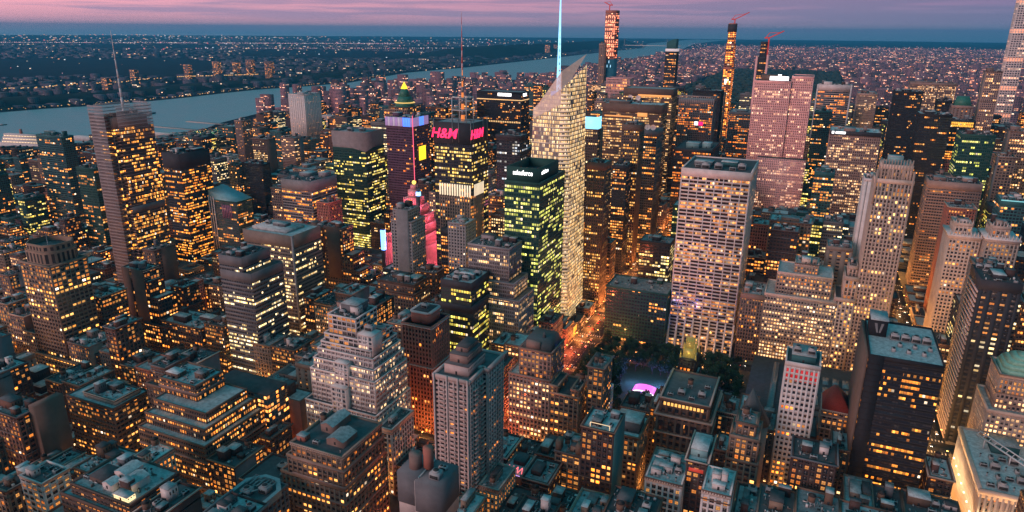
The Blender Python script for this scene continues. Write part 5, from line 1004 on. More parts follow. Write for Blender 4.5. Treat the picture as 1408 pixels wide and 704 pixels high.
def clutter(root, org, x0, x1, y0, y1, z, rg):
    m = MB(org); n = min(46, int((x1-x0)*(y1-y0)/22)+6)
    for i in range(n):
        x, y = rg.uniform(x0+.3,x1-2.4), rg.uniform(y0+.3,y1-2.4); k = rg.random(); c = rg.choice([0,0,1,2,3,3])
        if k < .35: m.box(x,x+rg.uniform(.5,2),y,y+rg.uniform(.5,2),z,z+rg.uniform(.4,1.8),c)
        elif k < .5: m.box(x,x+rg.uniform(2,5) if x+5 < x1 else x+2,y,y+.5,z+.35,z+.8,3)
        elif k < .62: m.box(x,x+.45,y,y+rg.uniform(2,5) if y+5 < y1 else y+2,z+.35,z+.75,0)
        elif k < .78: m.box(x,x+rg.uniform(1.5,2.3),y,y+rg.uniform(1.5,2.3),z+.01+i*.002,z+.05+i*.002,c)
        elif k < .9: m.cyl(x,y,rg.uniform(.15,.4),z,z+rg.uniform(.8,2.6),n=6,m=c)
        else: m.box(x,x+2.2,y,y+1.3,z,z+.5,2); m.box(x+.15,x+2.05,y+.15,y+1.15,z+.5,z+.62,1)
    for s in range(int((x1-x0)/2.2)): m.box(x0+s*2.2,x0+s*2.2+.07,y0-.35,y0-.28,z+.9,z+2.0,3)
    m.box(x0,x1,y0-.36,y0-.27,z+1.95,z+2.03,3)
    m.build('roof_fittings', [solid('metal_unit',(.32,.33,.34)), solid('dark_grille',(.03,.03,.03)), solid('white_paint',(.62,.60,.60),.6,vary=.1), solid('rust_metal',(.14,.12,.11),.7,vary=.3,scale=2)], root)['kind'] = 'stuff'
PANE = {}
def panemat():
    m, nt, b = newmat('window_pane'); oi = nn(nt, 'ShaderNodeObjectInfo')
    wn = nn(nt, 'ShaderNodeTexWhiteNoise', noise_dimensions='1D'); nt.links.new(oi.outputs['Random'], wn.inputs['W']); sc = nn(nt, 'ShaderNodeSeparateColor'); nt.links.new(wn.outputs['Color'], sc.inputs[0])
    lit = mth(nt, 'LESS_THAN', wn.outputs['Value'], oi.outputs['Alpha'])
    geo = nn(nt, 'ShaderNodeNewGeometry'); nz = nn(nt, 'ShaderNodeTexNoise', i_Scale=1.1, i_Detail=3.0); nt.links.new(geo.outputs['Position'], nz.inputs[0])
    e = mth(nt, 'MULTIPLY', lit, mth(nt, 'MULTIPLY', mth(nt, 'ADD', mth(nt, 'MULTIPLY', mth(nt, 'POWER', sc.outputs[0], 2.0), 2.4), .6), mth(nt, 'ADD', mth(nt, 'MULTIPLY', nz.outputs[0], 1.6), .1)))
    nt.links.new(mixc(nt, sc.outputs[1], (1,.23,.02), (1,.44,.11)), b.inputs['Emission Color']); nt.links.new(e, b.inputs['Emission Strength'])
    nt.links.new(mixc(nt, mth(nt, 'LESS_THAN', sc.outputs[2], .3), (.02,.026,.036), (.13,.12,.11)), b.inputs['Base Color'])
    b.inputs['Roughness'].default_value = .1; m.cycles.emission_sampling = 'NONE'; return m
PM = panemat()
LITP = {'tanlit':.6,'bronzelit':.62,'brownlit':.6,'bricklit':.6,'pinkmas':.5,'stonelit':.78,'tanmas':.42,'brick':.36,'whitestep':.35,'whitestone':.25,'white':.4,'darkwin':.45,'whitegrid':.12,'brickdk':.34,'fifth500':.3,'palazzo':.4,'pinkpier':.35,'stonedk':.35,'tanblank':.3,'brickred':.4}
def add_windows(root, org, tiers, st, nmax, gm, wm):
    wk, gf, bw, fh, pw, pd, sh, sd, sub, tb = st; p = LITP.get([k for k in ST if ST[k] is st][0], .4); n = 0
    for (a, b, c, d, z0, z1) in reversed(tiers):
        nf = max(1, round((z1-z0)/fh)); dz = (z1-z0)/nf
        for i in range(nf-1, -1, -1):
            if z0+(i+1)*dz > z1-tb+.5+fh*.3 and tb > fh*.6: continue
            for k, (P, Q, nm) in enumerate(faces_of(a,b,c,d)):
                side = 1 if (a+b)/2 < -38 else 3
                if k not in (0, side): continue
                L = abs(Q[0]-P[0])+abs(Q[1]-P[1]); nb = max(1, round(L/bw)); ww = L/nb-pw; wh = dz-sh
                if ww < .7: continue
                key = (round(ww,1), round(wh,1), k)
                if key not in PANE:
                    m = MB(); w2, h2 = key[0]/2, key[1]/2
                    m.box(-w2,w2,0,.05,-h2,h2,1); m.box(-w2,-w2+.12,-.08,0,-h2,h2); m.box(w2-.12,w2,-.08,0,-h2,h2); m.box(-w2,w2,-.08,-.001,h2-.12,h2); m.box(-w2,w2,-.16,-.001,-h2,-h2+.14); m.box(-w2+.12,w2-.12,-.06,-.001,-.05,.05); m.box(-.05,.05,-.055,-.002,-h2+.14,h2-.12)
                    o = m.build('window', [solid('window_frame',(.12,.11,.10),.5,vary=0), PM]); PANE[key] = o.data; bpy.data.objects.remove(o)
                for j in range(nb):
                    if n >= nmax: return
                    s = (j+.5)/nb; x = P[0]+(Q[0]-P[0])*s+nm[0]*.06; y = P[1]+(Q[1]-P[1])*s+nm[1]*.06
                    o = bpy.data.objects.new('window', PANE[key]); COL.objects.link(o); o.parent = root
                    o.location = (x-org[0], y-org[1], z0+i*dz+sh*.45+wh/2); o.rotation_euler = (0,0,{0:0,1:R(90),3:R(-90)}[k]); o.color = (1,1,1,p); n += 1
_gear = {}; detail_all = True
def gearmesh(kind):
    if kind in _gear: return _gear[kind]
    m = MB(); mt = solid('metal_unit',(.32,.33,.34),.5,.3,vary=.2,scale=1.5); dk = solid('dark_grille',(.03,.03,.03),.8,vary=0); wd = solid('tank_wood',(.16,.10,.07),.85,vary=.3,scale=2); wh = solid('white_paint',(.62,.60,.60),.6,vary=.1)
    if kind == 'air_handler':
        m.box(-2,2,-1.2,1.2,.3,2.1); m.box(-2.1,-1.9,-1.3,1.3,0,.3); m.box(1.9,2.1,-1.3,1.3,0,.3); m.cyl(-.9,0,.75,2.1,2.35,m=1); m.cyl(.9,0,.75,2.1,2.35,m=1); m.box(-1.7,1.7,-1.23,-1.2,.6,1.8,1); mats = [mt,dk]
    elif kind == 'water_tank':
        m.cyl(0,0,2.0,3.2,6.8,n=14); m.cyl(0,0,2.2,6.8,8.2,.15,n=14,m=1)
        for i in range(4): m.bar((1.5*(-1)**(i&1),1.5*(-1)**(i>>1),0),(1.3*(-1)**(i&1),1.3*(-1)**(i>>1),3.2),.28,2)
        m.bar((-1.5,-1.5,.4),(1.4,-1.4,3),.14,2); m.bar((1.5,-1.5,.4),(1.4,1.4,3),.14,2); m.box(-1.8,1.8,-1.8,1.8,2.95,3.2,2); mats = [wd,dk,mt]
    elif kind == 'cooling_tower':
        m.box(-2.5,2.5,-2.5,2.5,.4,3.6); m.cyl(0,0,1.9,3.6,4.5,1.7,n=16,m=0); m.cyl(0,0,1.5,4.45,4.52,n=16,m=1); m.box(-2.55,-2.5,-2.2,2.2,.8,2.6,1); m.box(-2.2,2.2,-2.55,-2.5,.8,2.6,1); mats = [mt,dk]
    elif kind == 'satellite_dish':
        n = 12
        for i in range(4):
            ra, rb = i*.8, (i+1)*.8; za, zb = ra*ra*.09, rb*rb*.09
            for j in range(n):
                t0, t1 = 6.2832*j/n, 6.2832*(j+1)/n
                m.poly([(ra*math.cos(t0),-za+0,ra*math.sin(t0)+4),(rb*math.cos(t0),-zb,rb*math.sin(t0)+4),(rb*math.cos(t1),-zb,rb*math.sin(t1)+4),(ra*math.cos(t1),-za,ra*math.sin(t1)+4)], [(0,1,2,3)])
        m.bar((0,.3,0),(0,.1,4),.5,1); m.bar((0,0,4),(0,-3.4,4),.2,1); mats = [wh,mt]
    elif kind == 'vent_pipe':
        m.cyl(0,0,.35,0,2.2,n=8); m.cyl(0,0,.55,2.2,2.6,n=8,m=1); mats = [mt,dk]
    o = m.build(kind, mats); me = o.data; bpy.data.objects.remove(o); _gear[kind] = me; return me
def gadget(kind, root, org, x, y, z, s=1., rz=0., name=None):
    o = bpy.data.objects.new(name or kind, gearmesh(kind)); COL.objects.link(o); o.parent = root
    o.location = (x-org[0], y-org[1], z); o.scale = (s,s,s); o.rotation_euler = (0,0,rz); return o
def hut(root, org, x0, x1, y0, y1, z, h, wm, rf=0, name='bulkhead'):
    m = MB(org); m.box(x0,x1,y0,y1,z,z+h); m.box(x0-.2,x1+.2,y0-.2,y1+.2,z+h,z+h+.35,1); m2 = MB(org); m2.box(x0+.5*(x1-x0)-.6,x0+.5*(x1-x0)+.6,y0-.06,y0,z+.1,z+2.2)
    nl = max(2,int((y1-y0)/1.6))
    for i in range(nl): m.box(x1,x1+.05,y0+(i+.3)*(y1-y0)/nl,y0+(i+.7)*(y1-y0)/nl,z+h*.55,z+h*.8,2)
    dk = solid('dark_grille',(.03,.03,.03),.8,vary=0); b = m.build(name, [wm, roofmat(rf), dk], root)
    if detail_all: m2.build('door', dk, b)
    return b
def rooftop(root, org, x0, x1, y0, y1, z, gear, rg, wm, detail):
    w, d = x1-x0, y1-y0
    if w < 4 or d < 4: return
    def spot(s): return rg.uniform(x0+s, max(x0+s+.1, x1-s)), rg.uniform(y0+s, max(y0+s+.1, y1-s))
    hs = []
    nh = {0:0,1:1,2:0,3:2,4:1,5:1,6:1}[gear]
    for i in range(nh):
        hw, hd = rg.uniform(.22,.45)*w, rg.uniform(.25,.5)*d
        hx = x0+rg.uniform(.05,.5)*(w-hw) if i == 0 else x1-hw-rg.uniform(.02,.1)*w; hy = y0+rg.uniform(.1,.9)*(d-hd)
        if i == 1 and hx < hs[0][1]+.5: continue
        hh = rg.uniform(3,6.5); hut(root, org, hx, hx+hw, hy, hy+hd, z, hh, wm, rg.randrange(4)); hs.append((hx,hx+hw,hy,hy+hd,hh))
    if detail >= 2 and w*d > 260:
        for _ in range(rg.choice([1,2,2,3])):
            hw, hd = rg.uniform(3,7), rg.uniform(3,7)
            for _ in range(6):
                hx, hy = rg.uniform(x0+.5,x1-hw-.5), rg.uniform(y0+.5,y1-hd-.5)
                if all(hx+hw < a-.4 or hx > b+.4 or hy+hd < c-.4 or hy > e+.4 for a,b,c,e,_ in hs): hh = rg.uniform(2.4,8); hut(root, org, hx, hx+hw, hy, hy+hd, z, hh, rg.choice([wm,wm,W('grey'),W('brickdk'),W('white')]), rg.randrange(4)); hs.append((hx,hx+hw,hy,hy+hd,hh)); break
    def free(x, y, r): return all(not (a-r < x < b+r and c-r < y < d_+r) for a,b,c,d_,_ in hs)
    if gear in (2,5):
        for _ in range(8):
            x, y = spot(2.6)
            if free(x, y, 2.4): gadget('water_tank', root, org, x, y, z, rg.uniform(.85,1.15), rg.uniform(0,3)); hs.append((x-2,x+2,y-2,y+2,8)); break
    if detail >= 2: clutter(root, org, x0, x1, y0, y1, z, rg)
    if detail < 1 and gear != 4: return
    for _ in range({0:1,1:1,2:1,3:1,4:4,5:1,6:1}[gear]+(6 if detail >= 2 else 0)):
        for _ in range(6):
            x, y = spot(2.3); k = rg.choice(['air_handler','air_handler','cooling_tower','vent_pipe','vent_pipe','vent_pipe'])
            if free(x, y, 2.6): gadget(k, root, org, x, y, z, rg.uniform(.8,1.1), rg.choice([0,R(90)])); hs.append((x-2,x+2,y-2,y+2,3)); break
def T(r, *lv):
    """tiers from a rectangle: each level (z, w, e, s, n) inset from it; outset when negative"""
    x0,x1,y0,y1 = r[:4]; out = []; zp = 0
    for z, w, e, s, n in lv: out.append((x0+w, x1-e, y0+s, y1-n, zp, z)); zp = z-.95
    return out
# ---------------------------------------------------------------- ground, water, roads
def sheet(name, pts, z, mat, kind='structure', cat=None):
    m = MB(); m.poly([(x,y,z) for x,y in pts], [tuple(range(len(pts)))]); o = m.build(name, mat); o['kind'] = kind; return o
def groundmat(name, stops, sc, rough=.9):
    m, nt, b = newmat(name); g = nn(nt, 'ShaderNodeNewGeometry'); n = nn(nt, 'ShaderNodeTexNoise', i_Scale=sc, i_Detail=9.0, i_Roughness=.7); nt.links.new(g.outputs['Position'], n.inputs[0])
    nt.links.new(ramp(nt, n.outputs[0], stops), b.inputs['Base Color']); b.inputs['Roughness'].default_value = rough; b.inputs['Specular IOR Level'].default_value = .1; return m
sheet('ground', [(33000*math.cos(a*math.pi/48),33000*math.sin(a*math.pi/48)) for a in range(-8,57)], 0, groundmat('land', [(.3,(.004,.012,.018)),(.55,(.010,.02,.028)),(.72,(.03,.032,.04))], .003))
NJ = [(-3050,-1500),(-3020,800),(-2991,1726),(-2969,1885),(-2892,2089),(-2863,2323),(-2861,2529),(-2890,2841),(-2889,3055),(-2816,3332),(-2770,3692),(-3027,4793),(-2990,5710),(-3086,7721),(-3235,10484),(-3400,14225),(-4476,19143),(-5200,30500)]
MN = [(-2050,-1500),(-2024,1139),(-1906,1290),(-1826,1461),(-1829,1556),(-1993,1863),(-2137,2322),(-2173,2654),(-2293,3169),(-2330,3669),(-2154,4195),(-1960,4518),(-2068,6445),(-2140,8372),(-2355,10746),(-2610,14195),(-3421,20246),(-3800,30000)]
def xat(L, y):
    for (a,b),(c,d) in zip(L, L[1:]):
        if b <= y <= d: return a+(c-a)*(y-b)/(d-b)
    return L[-1][0]
wm_, nt, b = newmat('river_water'); g = nn(nt, 'ShaderNodeNewGeometry')
mpp = nn(nt, 'ShaderNodeMapping'); mpp.inputs['Scale'].default_value = (.012,.03,.02); nt.links.new(g.outputs['Position'], mpp.inputs[0])
n1 = nn(nt, 'ShaderNodeTexNoise', i_Scale=1.0, i_Detail=8.0, i_Roughness=.6); nt.links.new(mpp.outputs[0], n1.inputs[0])
n2 = nn(nt, 'ShaderNodeTexNoise', i_Scale=.12, i_Detail=4.0); nt.links.new(g.outputs['Position'], n2.inputs[0])
bp = nn(nt, 'ShaderNodeBump', i_Strength=.25, i_Distance=3.0); nt.links.new(n2.outputs[0], bp.inputs['Height']); nt.links.new(bp.outputs[0], b.inputs['Normal'])
nt.links.new(ramp(nt, n1.outputs[0], [(.35,(.15,.33,.36)),(.7,(.22,.42,.45))]), b.inputs['Base Color'])
nt.links.new(mth(nt, 'ADD', mth(nt, 'MULTIPLY', n1.outputs[0], .5), .15), b.inputs['Roughness']); b.inputs['Specular IOR Level'].default_value = .6
rv = MB()
for (a,b_),(c,d_) in zip(range(0),range(0)): pass
ys = sorted({p[1] for p in NJ+MN}); P = [(xat(NJ,y),y,.8) for y in ys]+[(xat(MN,y),y,.8) for y in ys]; k = len(ys)
rv.poly(P, [(i,k+i,k+i+1,i+1) for i in range(k-1)]); ro = rv.build('river', wm_); ro['kind'] = 'structure'
asphalt = groundmat('asphalt', [(.3,(.025,.025,.027)),(.7,(.055,.053,.052))], .3, .6); paving = groundmat('paving', [(.3,(.07,.065,.06)),(.7,(.15,.14,.13))], .5, .8)
linem = solid('road_paint', (.6,.6,.58), .7, vary=.1)
AVX = [-1900,-1630,-1350,-1075,-787,-514,-241,82,224,360,500,760,1010]
rd = MB()
for x in AVX: rd.box(x-13,x+13,-60,5200 if x > 82 or x < -787 else 2090,0,.02)
for n in range(33,60): rd.box(-1900,1010,22+82.2*(n-34)-8,22+82.2*(n-34)+8,0,.024)
rd.b = [q for q in rd.b]; ro = rd.build('roads', asphalt); ro['kind'] = 'structure'
pv = MB()
for a, b_ in zip(AVX, AVX[1:]):
    for n in range(33,59):
        y0 = 22+82.2*(n-34)+8; pv.box(a+13.2,b_-13.2,y0,y0+66.2,.005,.15)
po = pv.build('pavement', paving); po['kind'] = 'structure'
mk_ = MB()
for x in (-241,82,-514):
    for l in (-6.6,-3.3,0,3.3,6.6):
        for i in range(150 if x != -514 else 90):
            y = 300+i*8
            if abs(((y-22+41.1)%82.2)-41.1) > 11: mk_.box(x+l-.08,x+l+.08,y,y+3,.03,.034)
    for n in range(38,56):
        y0 = 22+82.2*(n-34)
        for s in (-11.5,8.5):
            for q in range(10): mk_.box(x-12+q*2.5,x-10.9+q*2.5,y0+s,y0+s+3,.03,.035)
mo = mk_.build('road_markings', linem); mo['kind'] = 'structure'
# ---------------------------------------------------------------- far shore ridge and hills
rg = random.Random(3)
def ridge(name, pts, w, h, mat, seed):
    q = random.Random(seed); m = MB(); rows = []
    for (a,b_),(c,d_) in zip(pts, pts[1:]):
        L = math.hypot(c-a,d_-b_); n = max(1,int(L/160))
        for i in range(n): rows.append((a+(c-a)*i/n, b_+(d_-b_)*i/n))
    V = []; N = 7
    for k, (x,y) in enumerate(rows):
        e = min(1, k/6, (len(rows)-1-k)/6)
        for j in range(N):
            s = j/(N-1); prof = math.sin(math.pi*min(1,s*1.6+.0)) if s < .32 else 1-.55*(s-.32)
            prof = [0,.75,1,.9,.8,.6,0][j]; V.append((x-w*s, y, h*e*prof*(.8+.35*q.random())))
    F = [(r*N+j, (r+1)*N+j, (r+1)*N+j+1, r*N+j+1) for r in range(len(rows)-1) for j in range(N-1)]
    m.poly(V, F); o = m.build(name, mat); o['kind'] = 'structure'; return o
hillm = groundmat('hill_woods', [(.35,(.006,.016,.018)),(.65,(.018,.035,.032))], .02)
ridge('hills', [(-3080,900),(-3040,1726),(-2960,2200),(-2960,3000),(-2900,3500),(-3100,4793),(-3050,5710),(-3150,7721),(-3300,10484),(-3460,14000)], 500, 30, hillm, 1)
ridge('hills', [(-3220,7000),(-3300,10484),(-3450,14225),(-3900,16500)], 1500, 130, hillm, 2)
# ---------------------------------------------------------------- the far city, the far shore and their lights (stuff)
def inview(x, y, z=0, mx=30):
    d = Vector((x,y,z))-CP; k = d.dot(_F)
    if k < 50: return False
    px = 704+952*d.dot(_R)/k; py = 352-952*d.dot(_U)/k
    return -mx < px < 1408+mx and py < 720
def boxwalls(m, x0,x1,y0,y1,z0,z1,bw=4.,fh=3.6):
    P = [(x0,y0,z0),(x1,y0,z0),(x1,y1,z0),(x0,y1,z0),(x0,y0,z1),(x1,y0,z1),(x1,y1,z1),(x0,y1,z1)]
    nx, ny, nz = max(1,round((x1-x0)/bw)), max(1,round((y1-y0)/bw)), max(1,round((z1-z0)/fh))
    U = lambda n,o: [(o,0),(o+n,0),(o+n,nz),(o,nz)]
    m.poly(P, [(0,1,5,4),(1,2,6,5),(2,3,7,6),(3,0,4,7),(4,5,6,7)], uvs=[U(nx,0),U(ny,60),U(nx,120),U(ny,180),[(.05,.05)]*4])
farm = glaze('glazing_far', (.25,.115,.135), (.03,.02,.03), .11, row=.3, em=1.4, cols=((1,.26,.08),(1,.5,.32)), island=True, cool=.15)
farj = glaze('glazing_shore', (.075,.06,.085), (.015,.02,.03), .012, row=.1, em=1.3, cols=((1,.42,.12),(1,.8,.6)), island=True, cool=.25)
up = MB(); n = 0
while n < 7500:
    y = 2080+(rg.random()**1.7)*14500; x = rg.uniform(-2300, 9500)
    if x < xat(MN, y)+70 or not inview(x, y): continue
    if -800 < x < 95 and y < 6330: continue
    x = round((x+241)/92)*92-241+rg.uniform(-30,30); y = 22+82.2*round((y-22)/82.2)+rg.choice([26,58])+rg.uniform(-3,3)
    if x < xat(MN, y)+40 or (-800 < x < 95 and y < 6330): continue
    s = 1+y/9000; w, d = rg.uniform(18,42)*s, rg.uniform(16,28)*s
    h = rg.uniform(14,30) if rg.random() < .6 else rg.uniform(30,75)
    if y > 7500: h *= .6
    if y < 3500 and rg.random() < .12: h = rg.uniform(70,120)
    boxwalls(up, x-w/2,x+w/2,y-d/2,y+d/2,0,h,5*s,4*s); n += 1
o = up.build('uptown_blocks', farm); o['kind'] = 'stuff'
nj = MB(); n = 0
while n < 5200:
    y = -500+(rg.random()**1.3)*17000; x = xat(NJ, y)-70-(rg.random()**1.5)*14000
    if not inview(x, y): continue
    dd = xat(NJ,y)-x; s = 1+math.hypot(x,y)/7000
    if 180 < dd < 480 and rg.random() < .93: continue
    if dd > 480 and rg.random() < .1: x = xat(NJ,y)-80-rg.random()*90; dd = 120
    if dd > 900 and (math.sin(x*.0013)+math.sin(y*.0017+x*.0004) < -.3): continue
    w, d = rg.uniform(14,45)*s, rg.uniform(12,26)*s; h = rg.uniform(7,14)+(rg.uniform(6,22) if rg.random() < .12 else 0)
    z = 25 if 130 < dd < 900 else 0
    boxwalls(nj, x-w/2,x+w/2,y-d/2,y+d/2,0,h+z,6*s,4*s); n += 1
o = nj.build('far_shore_houses', farj); o['kind'] = 'stuff'
hid = MB()
for q in HID.split(';'):
    a,b_,c,d,h = map(float, q.split(',')); boxwalls(hid, a,b_,c,d,0,h)
o = hid.build('hidden_back_blocks', glaze('glazing_back', (.16,.10,.08), GL, .35, em=1.5, island=True)); o['kind'] = 'stuff'
def lights(name, pts, cols, es):
    """small lit lamps far away; pts: x,y,z,size"""
    m, nt, b = newmat(name); g = nn(nt, 'ShaderNodeNewGeometry'); c = ramp(nt, g.outputs['Random Per Island'], cols)
    nt.nodes[-1].color_ramp.interpolation = 'CONSTANT' if False else 'LINEAR'
    nt.links.new(c, b.inputs['Emission Color']); b.inputs['Emission Strength'].default_value = es; b.inputs['Base Color'].default_value = (.1,.1,.1,1)
    m.cycles.emission_sampling = 'NONE'; k = MB()
    for x,y,z,s in pts: k.box(x-s/2,x+s/2,y-s/2,y+s/2,z,z+s*.7)
    o = k.build(name, m); o['kind'] = 'stuff'; return o
PT = []; n = 0
while n < 750:                                                   # New Jersey side
    y = -200+(rg.random()**1.1)*22000; x = xat(NJ, min(y,29000))-60-(rg.random()**1.2)*22000
    if not inview(x, y): continue
    dist = math.hypot(x,y)
    if 60 < xat(NJ,min(y,29000))-x < 600 and rg.random() < .7: continue
    if math.sin(x*.0007+1)+math.sin(y*.0011+x*.0003) < -.2 and rg.random() < .85: continue
    PT.append((x,y,rg.uniform(8,22),dist*rg.choice([.0004,.0006,.0008,.0012]))); n += 1
MIX = [(0,(1,.35,.1)),(.35,(1,.6,.3)),(.6,(1,.85,.7)),(.8,(.7,.85,1)),(.93,(1,.3,.3)),(1,(1,.12,.12))]
lights('far_shore_lights', PT, MIX, 1.1)
PT = []
for i in range(150):                                                # promenade lamps along the far bank
    y = 1500+i*19+rg.uniform(-7,7); PT.append((xat(NJ,y)-14-rg.uniform(0,60),y,6,rg.uniform(2,4)))
for i in range(110):
    y = 1450+i*13+rg.uniform(-6,6)
    if rg.random() < .75: PT.append((xat(NJ,y)-520-rg.uniform(0,40)-30*math.sin(i*.2)+rg.uniform(-12,12),y,52,4.6))
for i in range(46): y = 3000+i*9+rg.uniform(-5,5); PT.append((xat(NJ,y)-560+i*3,y,52,5.0))
lights('promenade_lamps', PT, [(0,(1,.42,.08)),(1,(1,.6,.25))], .9)
PT = []
for i in range(260): PT.append((-15500+i*26+rg.uniform(-6,6), 8600+i*19, 12, rg.uniform(8,16)))
for i in range(120): PT.append((-9000+i*30, 8300+i*28+rg.uniform(-30,30), 12, rg.uniform(6,12)))
lights('highway_lamps', PT, [(0,(1,.85,.8)),(.5,(1,.6,.55)),(1,(1,.35,.4))], 1.3)
PT = []; n = 0
while n < 1700:                                                   # uptown and beyond
    y = 2200+(rg.random()**1.3)*15000; x = rg.uniform(-3600, 18000)
    if x < xat(MN, min(y,29000))+60 or not inview(x, y) or (-800 < x < 95 and y < 6330): continue
    PT.append((x,y,rg.uniform(20,60),math.hypot(x,y)*rg.choice([.0003,.0004,.0006]))); n += 1
lights('uptown_lights', PT, [(0,(1,.2,.10)),(.4,(1,.35,.22)),(.7,(1,.5,.5)),(.9,(1,.85,.8)),(1,(1,.15,.35))], 1.4)
# wooded park far uptown
lf = solid('foliage_far', (.030,.045,.030), .9, vary=.5, scale=.02)
pk = MB(); q = random.Random(9)
for i in range(5200):
    x, y = q.uniform(-770,65), q.uniform(2100,6300); r = q.uniform(7,15)*(1+y/9000); h = r*q.uniform(.8,1.5)+4
    if not inview(x,y): continue
    a0 = q.uniform(0,1); p1 = [(x+r*q.uniform(.7,1.15)*math.cos(a0+t*1.0472),y+r*q.uniform(.7,1.15)*math.sin(a0+t*1.0472)) for t in range(6)]
    p2 = [(x+(a-x)*.55,y+(b_-y)*.55) for a,b_ in p1]; pk.prism(p1, q.uniform(0,3), h*.65, p1, cap=False); pk.prism(p1, h*.65, h, p2)
o = pk.build('park_woods', lf); o['kind'] = 'stuff'
# ---------------------------------------------------------------- the buildings one can name apart
SUNS = []
def hb(key, tiers=None, **k):
    r = HERO[key]; t = tiers or T(r, (r[4],0,0,0,0))
    return building(r[6], r[7], r[8], t, k.pop('style', r[5]), seed=hash(key) % 1000 if False else sum(map(ord,key)), **k)
def org(root): return tuple(root.location)
def add(root, name, mats, fn):
    m = MB(org(root)); fn(m); return m.build(name, mats, root)
def mast(root, x, y, z0, z1, r, name='mast', mats=None, bands=False):
    def f(m):
        n = 9
        for i in range(n):
            a, b = z0+(z1-z0)*i/n, z0+(z1-z0)*(i+1)/n; ra = r*(1-i/n*.85); m.cyl(x,y,ra,a,b,r*(1-(i+1)/n*.85),n=8,m=(i&1) if bands else 0)
    return add(root, name, mats or [solid('mast_white',(.6,.6,.62),.5,vary=0)], f)
done = set()
def H(key, *a, **k): done.add(key); return hb(key, *a, **k)
wht, blk = lightmat('sign_white',(1,1,1),2.2), solid('sign_back',(.02,.02,.025),.5,vary=0)
redm = lightmat('sign_red',(1,.02,.10),2.2); steel = solid('steel',(.25,.25,.27),.4,.6,vary=.1,scale=1)
r = HERO['nyt']; t = H('nyt', [(r[0]+6,r[1]-6,r[2]+6,r[3]-6,0,226),(r[0],r[1]-8,r[2]+8,r[3]-8,0,214.2),(r[0]+8,r[1],r[2]+9,r[3]-9,0,214)][:1], gear=3)
def scr(m):      # ceramic-rod screens standing off every face, rising above the roof; corners stay notched
    x0,x1,y0,y1 = r[:4]
    def rods(ax, c, lo, hi, gapb):
        n = int((hi-lo)/1.1)
        for i in range(n+1):
            p = lo+(hi-lo)*i/n
            if ax == 'S': m.box(p-.10,p+.10,c-.22,c,gapb,240)
            else: m.box(c,c+.22,p-.10,p+.10,gapb,240)
        for z in range(int(gapb),240,4):
            if ax == 'S': m.box(lo,hi,c+.02,c+.3,z,z+.95+(.6 if z > 208 else 0))
            else: m.box(c-.3,c-.02,lo,hi,z,z+(.5 if z < 216 else 1.1))
    rods('S', y0-.5, x0+1, x1-9, 10); rods('S', y1+.6, x0+1, x1-9, 10); rods('E', x1+.4, y0+9, y1-3, 200); rods('E', x0-.6, y0+9, y1-3, 10)
add(t, 'rod_screen', solid('ceramic_rods',(.50,.43,.44),.5,vary=.1), scr)
def scrb(m):
    for i in range(55):
        z = 8+i*4.05
        m.box(r[0]+1,r[1]-9,r[2]-.2,r[2]+6,z,z+1.6); m.box(r[0]+1,r[0]+2,r[2]-.4,r[2]+6,z,z+4)
    for i in range(51): z = 8+i*4.05; m.box(r[1]-6,r[1]+.1,r[2]+9,r[3]-3,z,z+.5)
add(t, 'floor_edges', W('pink'), scrb)
def bay(m):
    nb = 24; L = r[3]-3-r[2]-9
    m.poly([(r[1]-.1,r[2]+9,8),(r[1]-.1,r[3]-3,8),(r[1]-.1,r[3]-3,214),(r[1]-.1,r[2]+9,214)], [(0,1,2,3)], uvs=[[(60,2),(60+nb,2),(60+nb,52),(60,52)]])
add(t, 'east_bay_glazing', ST['nyt'][1](), bay); add(t, 'plant_floor_louvres', W('grey'), lambda m: [m.box(r[1]+.1,r[1]+.35,r[2]+9,r[3]-3,z,z+8) for z in (112,)]); add(t, 'red_lit_floor', lightmat('floor_red_glow',(1,.16,.03),1.0), lambda m: m.box(r[1]+.12,r[1]+.4,r[2]+9,r[3]-3,38,43))
mast(t, (r[0]+r[1])/2, (r[2]+r[3])/2+3, 225, 322, 1.5)
def oct_building(key):
    r = HERO[key]; x0,x1,y0,y1,h = r[:5]
    t = H(key, [(x0-2,x1+26,y0-3,y1+22,0,40),(x0,x1,y0,y1,39,h)], windows=100, gear=-1)
    def crown(m):
        for z0,z1,i in ((h-.9,h+11,1.5),(h+10.2,h+17,2.6)):
            o = octo(x0+i,x1-i,y0+i,y1-i,7); n = 8; m.prism(o, z0, z1, cap=False); inn = octo(x0+i+.8,x1-i-.8,y0+i+.8,y1-i-.8,6.6)
            m.poly([(a,b,z1) for a,b in o]+[(a,b,z1) for a,b in inn], [(j,(j+1)%n,n+(j+1)%n,n+j) for j in range(n)])
            for j in range(n):
                (a,b),(c,d) = o[j],o[(j+1)%n]; L = math.hypot(c-a,d-b); q = max(1,int(L/4))
                for s in range(q):
                    f0 = (s+.25)/q; f1 = (s+.75)/q; nx,ny = (d-b)/L,-(c-a)/L
                    P = [(a+(c-a)*f+nx*.06,b+(d-b)*f+ny*.06) for f in (f0,f1)]
                    m.poly([(P[0][0],P[0][1],z0+1.5),(P[1][0],P[1][1],z0+1.5),(P[1][0],P[1][1],z1-2),(P[0][0],P[0][1],z1-2)], [(0,1,2,3)], 1)
        m.prism(octo(x0+3.4,x1-3.4,y0+3.4,y1-3.4,6), h-.5, h+12.5, m=2)
    add(t, 'crown', [W('tan'), solid('dark_grille',(.03,.03,.03),.8,vary=0), roofmat(1)], crown); mast(t, x0+18, y0+16, h+12, h+26, .25, 'flagpole'); return t
oct_building('artdeco')
r = HERO['brownslab']; x0,x1,y0,y1,h = r[:5]
